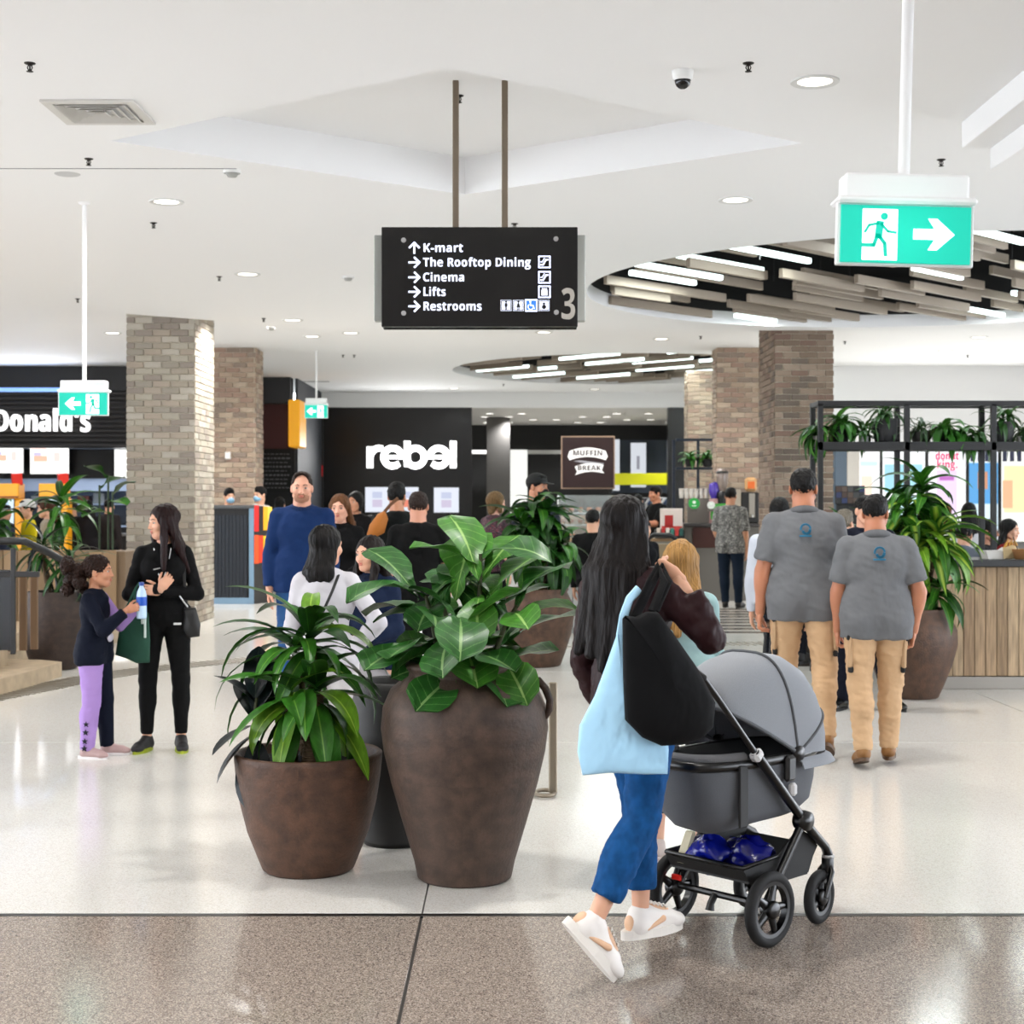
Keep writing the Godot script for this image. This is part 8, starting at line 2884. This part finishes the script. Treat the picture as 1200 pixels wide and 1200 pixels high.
	person({"at": place(418, 19.0), "yaw": -0.5, "h": 1.8, "sex": "f", "lod": 0, "skin": skin2, "label": "woman in dark clothes with short dark hair, before the first display screen", "hair": {"style": "bob", "c": dkhair}, "top": {"c": Color(0.04, 0.03, 0.035), "hem": 0.06, "sleeve": 0.8}, "legs": {"c": blackish}})
	person({"at": place(438, 22.0), "yaw": -1.2, "h": 1.45, "sex": "c", "lod": 0, "skin": skin2, "label": "child with black hair near the first lit display screen", "hair": {"style": "short", "c": dkhair}, "top": {"c": Color(0.45, 0.42, 0.38), "hem": 0.05, "sleeve": 1.8}, "legs": {"c": blackish}})

	# ---- backs in front of the sports shop
	person({"at": place(490, 12.8), "yaw": PI, "h": 1.76, "w": 1.06, "lod": 1, "back": true, "skin": Color(0.78, 0.56, 0.46), "label": "man in a black T-shirt and cap, standing with his back turned", "cap": Color(0.03, 0.03, 0.032), "hair": {"style": "short", "c": Color(0.2, 0.13, 0.1)}, "ua_r": Vector3(-0.2, -1, 0.1), "fa_r": Vector3(0.0, -0.9, 0.4), "top": {"c": Color(0.013, 0.013, 0.015), "hem": 0.09, "sleeve": 0.8, "off": 0.018}, "legs": {"c": Color(0.02, 0.02, 0.022), "off": 0.014}})
	var nn := person({"at": place(466, 15.0), "yaw": PI + 0.25, "h": 1.86, "lod": 1, "back": true, "skin": skin2, "label": "dark-haired man in a green-grey jumper with a yellow bag on his back", "hair": {"style": "short", "c": dkhair, "tall": 0.012}, "head": Vector3(0, -30, 0), "top": {"c": Color(0.035, 0.05, 0.05), "hem": 0.06, "sleeve": 1.9, "off": 0.016}, "legs": {"c": blackish, "off": 0.014}})
	c = P(443, 612, 14.75)
	bag = thing("sling_bag", "mustard yellow sling bag on the back of the dark-haired man", "bag", c, 0.2)
	put("body", soft_bag([Vector2(0.07, 0.12), Vector2(0.1, 0.03), Vector2(0.06, -0.1), Vector2(-0.05, -0.16), Vector2(-0.11, -0.12), Vector2(-0.08, -0.02), Vector2(0.0, 0.08)], 0.13, 0.006, 2), mat(Color(0.62, 0.36, 0.07), 0.7), bag)
	strap("strap", [Vector3(0.06, 0.1, 0.02), Vector3(0.12, 0.17, 0.0), Vector3(0.2, 0.23, -0.06)], 0.016, mat(Color(0.35, 0.2, 0.06), 0.7), bag)
	# ---- people by the bin station
	var st := person({"at": place(303, 26.0), "yaw": 0.9, "h": 1.93, "lod": 0, "skin": skin1, "mask": Color(0.5, 0.68, 0.8), "label": "masked student in a white shirt with a cream tote, behind the bin station", "head": Vector3(0, -90, 0), "hair": {"style": "short", "c": dkhair, "tall": 0.01}, "top": {"c": Color(0.75, 0.74, 0.72), "hem": 0.08, "sleeve": 1.8}, "legs": {"c": blackish}})
	c = P(317, 628, 25.5)
	bag = thing("tote_bag", "cream tote bag with a green print, carried by the masked student", "bag", c, 0.2)
	put("body", soft_bag([Vector2(-0.12, 0.15), Vector2(0.12, 0.17), Vector2(0.15, -0.13), Vector2(-0.13, -0.17)], 0.08, 0.005, 6), plain(Color(0.78, 0.75, 0.68), 0.8), bag)
	put("print", mb().box(Vector3(-0.07, 0.03, 0.036), Vector3(0.07, 0.16, 0.012), 0.002), plain(Color(0.05, 0.28, 0.12), 0.8), bag)
	strap("handle", [Vector3(-0.06, 0.16, 0), Vector3(-0.02, 0.4, 0.0), Vector3(0.06, 0.16, 0)], 0.015, plain(Color(0.75, 0.72, 0.65), 0.8), bag)
	person({"at": place(268, 25.85), "yaw": 0.5, "h": 1.9, "lod": 0, "skin": skin1, "mask": Color(0.55, 0.72, 0.84), "label": "masked person with black hair looking over the top of the bin station", "hair": {"style": "short", "c": dkhair, "tall": 0.01}, "top": {"c": Color(0.7, 0.64, 0.58), "hem": 0.05}, "legs": {"c": blackish}})
	person({"at": place(327, 28.5), "yaw": PI - 0.5, "h": 1.76, "sex": "f", "lod": 0, "back": true, "skin": skin1, "label": "woman with black hair and a short dark skirt, below the chalkboard", "hair": {"style": "long", "c": dkhair, "len": 0.3}, "top": {"c": Color(0.1, 0.09, 0.09), "hem": 0.03}, "skirt": {"c": Color(0.03, 0.03, 0.035), "len": 0.14, "r": 0.11}, "shoes": {"c": Color(0.02, 0.02, 0.02), "high": 0.06}})
	# ---- couple by the sports shop opening
	person({"at": place(628, 16.8), "yaw": 0.5, "h": 1.98, "lod": 1, "skin": Color(0.75, 0.52, 0.4), "mask": Color(0.02, 0.02, 0.024), "label": "tall man with a black face mask and cap, above the drooping plant", "cap": Color(0.02, 0.02, 0.022), "head": Vector3(0, 30, 0), "hair": {"style": "short", "c": dkhair}, "top": {"c": Color(0.1, 0.12, 0.15), "hem": 0.06, "sleeve": 1.8, "off": 0.02}, "legs": {"c": blackish}, "ua_l": Vector3(0.1, -1, 0.2), "fa_l": Vector3(-0.3, 0.2, 1)})
	person({"at": place(579, 17.5), "yaw": PI - 0.9, "h": 1.79, "sex": "f", "lod": 1, "skin": Color(0.85, 0.65, 0.56), "label": "woman with short blonde hair and a dark flowered blouse", "hair": {"style": "bob", "c": Color(0.55, 0.43, 0.28)}, "ua_l": Vector3(0.1, -1, 0.4), "fa_l": Vector3(-0.1, 0.1, 1),
		"top": {"c": Color(0.1, 0.05, 0.08), "hem": 0.05, "sleeve": 1.0, "off": 0.016, "mat": mat(Color.WHITE, 0.8, {"tex": terrazzo("floral", Color(0.1, 0.05, 0.09), [Color(0.55, 0.2, 0.25), Color(0.5, 0.35, 0.4), Color(0.05, 0.04, 0.08), Color(0.3, 0.1, 0.15)], 1.6, 64), "uv": Vector3(3, 3, 3)})}, "legs": {"c": blackish}})
	# ---- at the coffee counter
	person({"at": place(856, 23.9), "yaw": PI - 0.35, "h": 1.9, "lod": 1, "back": true, "skin": Color(0.76, 0.55, 0.43), "label": "man in a black and white patterned shirt and jeans at the coffee counter", "hair": {"style": "short", "c": Color(0.02, 0.016, 0.014)}, "th_l": Vector3(0.02, -1, 0.1), "sh_l": Vector3(-0.06, -1, -0.1), "ua_l": Vector3(0.15, -1, 0.15), "fa_l": Vector3(0, -0.5, 0.8),
		"top": {"c": Color.WHITE, "hem": 0.08, "sleeve": 0.95, "off": 0.022, "flare": 0.015, "mat": mat(Color.WHITE, 0.8, {"tex": terrazzo("shirt", Color(0.5, 0.5, 0.49), [Color(0.1, 0.1, 0.11), Color(0.78, 0.78, 0.76), Color(0.2, 0.2, 0.2)], 2.4, 64), "uv": Vector3(3, 3, 3)})}, "legs": {"c": Color(0.06, 0.11, 0.17), "off": 0.018, "name": "jeans"}, "shoes": {"c": Color(0.02, 0.02, 0.02)}})
	person({"at": place(770, 26.6), "yaw": -1.1, "h": 1.95, "lod": 1, "skin": Color(0.74, 0.5, 0.38), "label": "counter worker in a black T-shirt reaching out an arm over the display", "head": Vector3(0, 0, 0), "hair": {"style": "short", "c": dkhair, "tall": 0.01}, "ua_r": Vector3(-0.1, -0.75, 0.5), "fa_r": Vector3(0.0, 0.1, 1), "ua_l": Vector3(0.1, -0.7, 0.5), "fa_l": Vector3(0.0, 0.05, 1), "top": {"c": Color(0.03, 0.032, 0.04), "hem": 0.06, "sleeve": 0.85}, "legs": {"c": blackish}})
	person({"at": place(748, 29.5), "yaw": PI, "h": 1.82, "lod": 0, "back": true, "skin": skin1, "label": "person in an orange and yellow top behind the counter worker", "hair": {"style": "short", "c": dkhair}, "top": {"c": Color(0.75, 0.4, 0.04), "hem": 0.05, "sleeve": 1.8}, "legs": {"c": blackish}})
	# ---- seated in front of the counter
	var sit := {"th_l": Vector3(0.08, -0.12, 1), "sh_l": Vector3(0, -1, -0.05), "th_r": Vector3(-0.08, -0.12, 1), "sh_r": Vector3(0, -1, -0.05)}
	for q in [{"px": 754, "d": 18.2, "yaw": 0.3, "h": 1.62, "sex": "f", "label": "seated girl with tied dark hair in the cafe booth", "hair": {"style": "pony", "c": dkhair}, "top": {"c": Color(0.03, 0.03, 0.05), "hem": 0.02}}, {"px": 694, "d": 18.6, "yaw": PI - 0.3, "h": 1.85, "sex": "m", "label": "person in black seated in the cafe with back turned", "hair": {"style": "short", "c": dkhair}, "back": true, "top": {"c": blackish, "hem": 0.02}}]:
		var o: Dictionary = q
		o.merge(sit)
		o.merge({"at": place(q.px, q.d), "seat": 0.62, "skin": skin1, "legs": {"c": blackish}, "lod": 0})
		person(o)
		var sx := place(q.px, q.d)
		bench_seat(sx, 0.52, q.yaw, "round dark stool under the %s in the cafe" % ("seated girl" if q.sex == "f" else "person in black"))
	# ---- right side: seated behind the timber counter
	for q in [
		{"px": 913, "d": 12.6, "yaw": PI - 0.3, "seat": 0.76, "h": 1.8, "label": "dark-haired person in a white top seated beyond the taller grey-shirted man", "hair": {"style": "short", "c": Color(0.02, 0.016, 0.015), "tall": 0.015}, "top": {"c": Color(0.72, 0.74, 0.78), "hem": 0.02}, "back": true},
		{"px": 988, "d": 14.2, "yaw": PI - 0.7, "seat": 0.72, "h": 1.68, "label": "white-haired person in a grey-green jacket seated between the two men in grey", "hair": {"style": "short", "c": Color(0.62, 0.58, 0.52), "tall": 0.01, "rough": 1.6}, "top": {"c": Color(0.3, 0.31, 0.27), "hem": 0.02}, "back": true},
		{"px": 1154, "d": 15.75, "yaw": 1.2, "seat": 0.62, "h": 1.66, "label": "man with black hair, beard and glasses seated behind the timber counter", "glasses": true, "beard": Color(0.06, 0.045, 0.04), "skin": skin2, "hair": {"style": "short", "c": dkhair, "tall": 0.01}, "top": {"c": Color(0.03, 0.045, 0.07), "hem": 0.02}, "ua_r": Vector3(-0.1, -0.6, 0.7), "fa_r": Vector3(0.2, 0.1, 1)},
		{"px": 1129, "d": 14.9, "yaw": PI - 0.6, "seat": 0.62, "h": 1.62, "label": "person with black hair in a pale grey hoodie seated behind the timber counter", "back": true, "hair": {"style": "short", "c": dkhair, "rough": 1.5}, "top": {"c": Color(0.4, 0.43, 0.48), "hem": 0.02, "off": 0.022, "collar": Color(0.4, 0.43, 0.48)}},
		{"px": 1180, "d": 16.6, "yaw": 0.9, "seat": 0.62, "h": 1.66, "sex": "f", "label": "woman with long dark hair in a red top behind the timber counter", "hair": {"style": "long", "c": dkhair, "len": 0.24}, "top": {"c": Color(0.42, 0.025, 0.04), "hem": 0.02}},
		{"px": 1136, "d": 21.0, "yaw": PI, "seat": 0.7, "h": 1.85, "sex": "f", "label": "person with long black hair seated far behind the timber counter", "back": true, "hair": {"style": "long", "c": Color(0.02, 0.016, 0.015), "len": 0.3}, "top": {"c": Color(0.65, 0.65, 0.66), "hem": 0.02}},
		{"px": 1108, "d": 21.6, "yaw": PI + 0.4, "seat": 0.7, "h": 1.85, "sex": "f", "label": "fair-haired person seated beside the one with long black hair", "back": true, "hair": {"style": "long", "c": Color(0.5, 0.35, 0.18), "len": 0.26}, "top": {"c": Color(0.8, 0.78, 0.76), "hem": 0.02}}]:
		var o: Dictionary = q
		o.merge(sit)
		o.merge({"at": place(q.px, q.d), "skin": skin1, "legs": {"c": Color(0.05, 0.06, 0.09)}, "lod": 1 if q.px > 1125 and q.d < 17 else 0})
		person(o)
		bench_seat(place(q.px, q.d), float(q.seat) - 0.1, q.yaw, "dark stool under the %s" % ("person in the white top" if q.px == 913 else "white-haired person" if q.px == 986 else "man with glasses" if q.px == 1154 else "person in the grey hoodie" if q.d == 14.9 else "woman in red" if q.px == 1180 else "person with long black hair" if q.d == 21.0 else "fair-haired person at the far table"))
	# food on the timber counter
	c = Vector3(X(1163, 13.75), 1.14, -13.75)
	var bx := thing("takeaway_box", "white takeaway box on the timber counter before the man with glasses", "box", c, 0.2)
	put("box", mb().prism(PackedVector2Array([Vector2(-0.07, 0), Vector2(0.07, 0), Vector2(0.095, 0.075), Vector2(-0.095, 0.075)]), 0.12, Transform3D(Basis(), Vector3(0, 0, -0.06))), plain(Color(0.8, 0.79, 0.77), 0.6), bx)
	put("flap", mb().box(Vector3(0.1, 0.085, 0), Vector3(0.06, 0.004, 0.12), 0.001, Basis(Vector3(0, 0, 1), 0.5)), plain(Color(0.82, 0.81, 0.79), 0.6), bx)
	bx = thing("paper_bag", "crumpled cream paper bag of chips on the timber counter", "bag", Vector3(X(1184, 13.7), 1.14, -13.7))
	put("bag", soft_bag([Vector2(-0.06, 0.0), Vector2(0.06, 0.0), Vector2(0.08, 0.09), Vector2(0.02, 0.13), Vector2(-0.07, 0.1)], 0.09, 0.012, 8), plain(Color(0.75, 0.66, 0.5), 0.7), bx)
	for k in 9:
		put("chip", mb().box(Vector3(-0.05 + k * 0.0125, 0.12 + 0.012 * (k % 3), 0.01 * (k % 2)), Vector3(0.009, 0.06, 0.009), 0.001, Basis(Vector3(0, 0, 1), (k - 4) * 0.12)), plain(Color(0.8, 0.6, 0.25), 0.6), bx)
	bx = thing("paper_bowl", "brown round takeaway bowl at the right edge of the timber counter", "bowl", Vector3(X(1199, 13.65), 1.14, -13.65))
	put("bowl", mb().lathe([Vector2(0.001, 0), Vector2(0.07, 0), Vector2(0.1, 0.09), Vector2(0.095, 0.09), Vector2(0.001, 0.05)], 24), plain(Color(0.6, 0.42, 0.25), 0.7), bx)
	put("straw", mb().tube([Vector3(-0.04, 0.06, 0), Vector3(-0.09, 0.2, 0)], 0.004, 6), plain(Color(0.1, 0.06, 0.05), 0.5), bx)
	# ---- burger shop crowd on the raised floor
	for q in [
		{"px": 50, "d": 24.0, "yaw": PI, "h": 1.75, "label": "man in black standing at the yellow order kiosk with the red cube", "back": true, "hair": {"style": "short", "c": dkhair}, "top": {"c": blackish, "hem": 0.06}, "y": 0.0},
		{"px": 34, "d": 18.4, "yaw": -1.0, "h": 1.36, "sex": "c", "label": "child in a white and black cap and yellow shirt near the order kiosks", "cap": Color(0.75, 0.75, 0.74), "hair": {"style": "short", "c": dkhair}, "top": {"c": Color(0.75, 0.68, 0.05), "hem": 0.05}, "y": 0.3},
		{"px": 56, "d": 18.8, "yaw": -1.3, "h": 1.36, "sex": "c", "label": "child with a fair ponytail beside the child in the cap", "hair": {"style": "pony", "c": Color(0.36, 0.2, 0.1)}, "top": {"c": Color(0.6, 0.56, 0.5), "hem": 0.05}, "y": 0.3},
		{"px": 4, "d": 18.2, "yaw": 1.2, "h": 1.33, "label": "person facing right at the picture's left edge, behind the handrail", "hair": {"style": "short", "c": dkhair}, "top": {"c": Color(0.2, 0.22, 0.3), "hem": 0.05}, "y": 0.3},
		{"px": 103, "d": 26.4, "yaw": PI + 0.5, "h": 1.7, "sex": "f", "label": "woman with dark hair queueing at the burger counter", "back": true, "hair": {"style": "long", "c": dkhair, "len": 0.2}, "top": {"c": Color(0.06, 0.05, 0.06), "hem": 0.05}, "y": 0.0},
		{"px": 127, "d": 27.0, "yaw": PI - 0.3, "h": 1.72, "label": "man with dark hair queueing next to the pale brick column", "back": true, "hair": {"style": "short", "c": dkhair}, "top": {"c": Color(0.14, 0.12, 0.12), "hem": 0.05}, "y": 0.0},
		{"px": 86, "d": 28.2, "yaw": 0.0, "h": 1.66, "label": "burger shop worker in dark grey behind the queue", "cap": Color(0.05, 0.05, 0.06), "hair": {"style": "short", "c": dkhair}, "top": {"c": Color(0.1, 0.1, 0.12), "hem": 0.05}, "y": 0.0}]:
		var o: Dictionary = q
		var at := place(q.px, q.d)
		at.y = q.y
		o.merge({"at": at, "skin": skin1, "legs": {"c": Color(0.04, 0.05, 0.07)}, "lod": 0})
		person(o)

func Jg2(J: Dictionary, x: float, y: float) -> Vector2:
	var p: Vector3 = J.P + J.sp * y * J.H
	return Vector2(p.x + x, p.y)

func bench_seat(at: Vector3, h: float, yaw: float, label: String) -> void:
	var t := thing("stool", label, "stool", at + Vector3(0, 0, 0), yaw, "stools in the cafe")
	var dk := plain(Color(0.05, 0.05, 0.055), 0.5)
	put("seat", mb().lathe([Vector2(0.001, h - 0.045), Vector2(0.16, h - 0.045), Vector2(0.175, h - 0.025), Vector2(0.165, h), Vector2(0.001, h)], 24), plain(Color(0.3, 0.2, 0.12), 0.6), t)
	for k in 4:
		var a := TAU * k / 4 + 0.4
		put("leg", mb().tube([Vector3(cos(a) * 0.12, h - 0.03, sin(a) * 0.12), Vector3(cos(a) * 0.18, 0, sin(a) * 0.18)], 0.012, 8), dk, t)
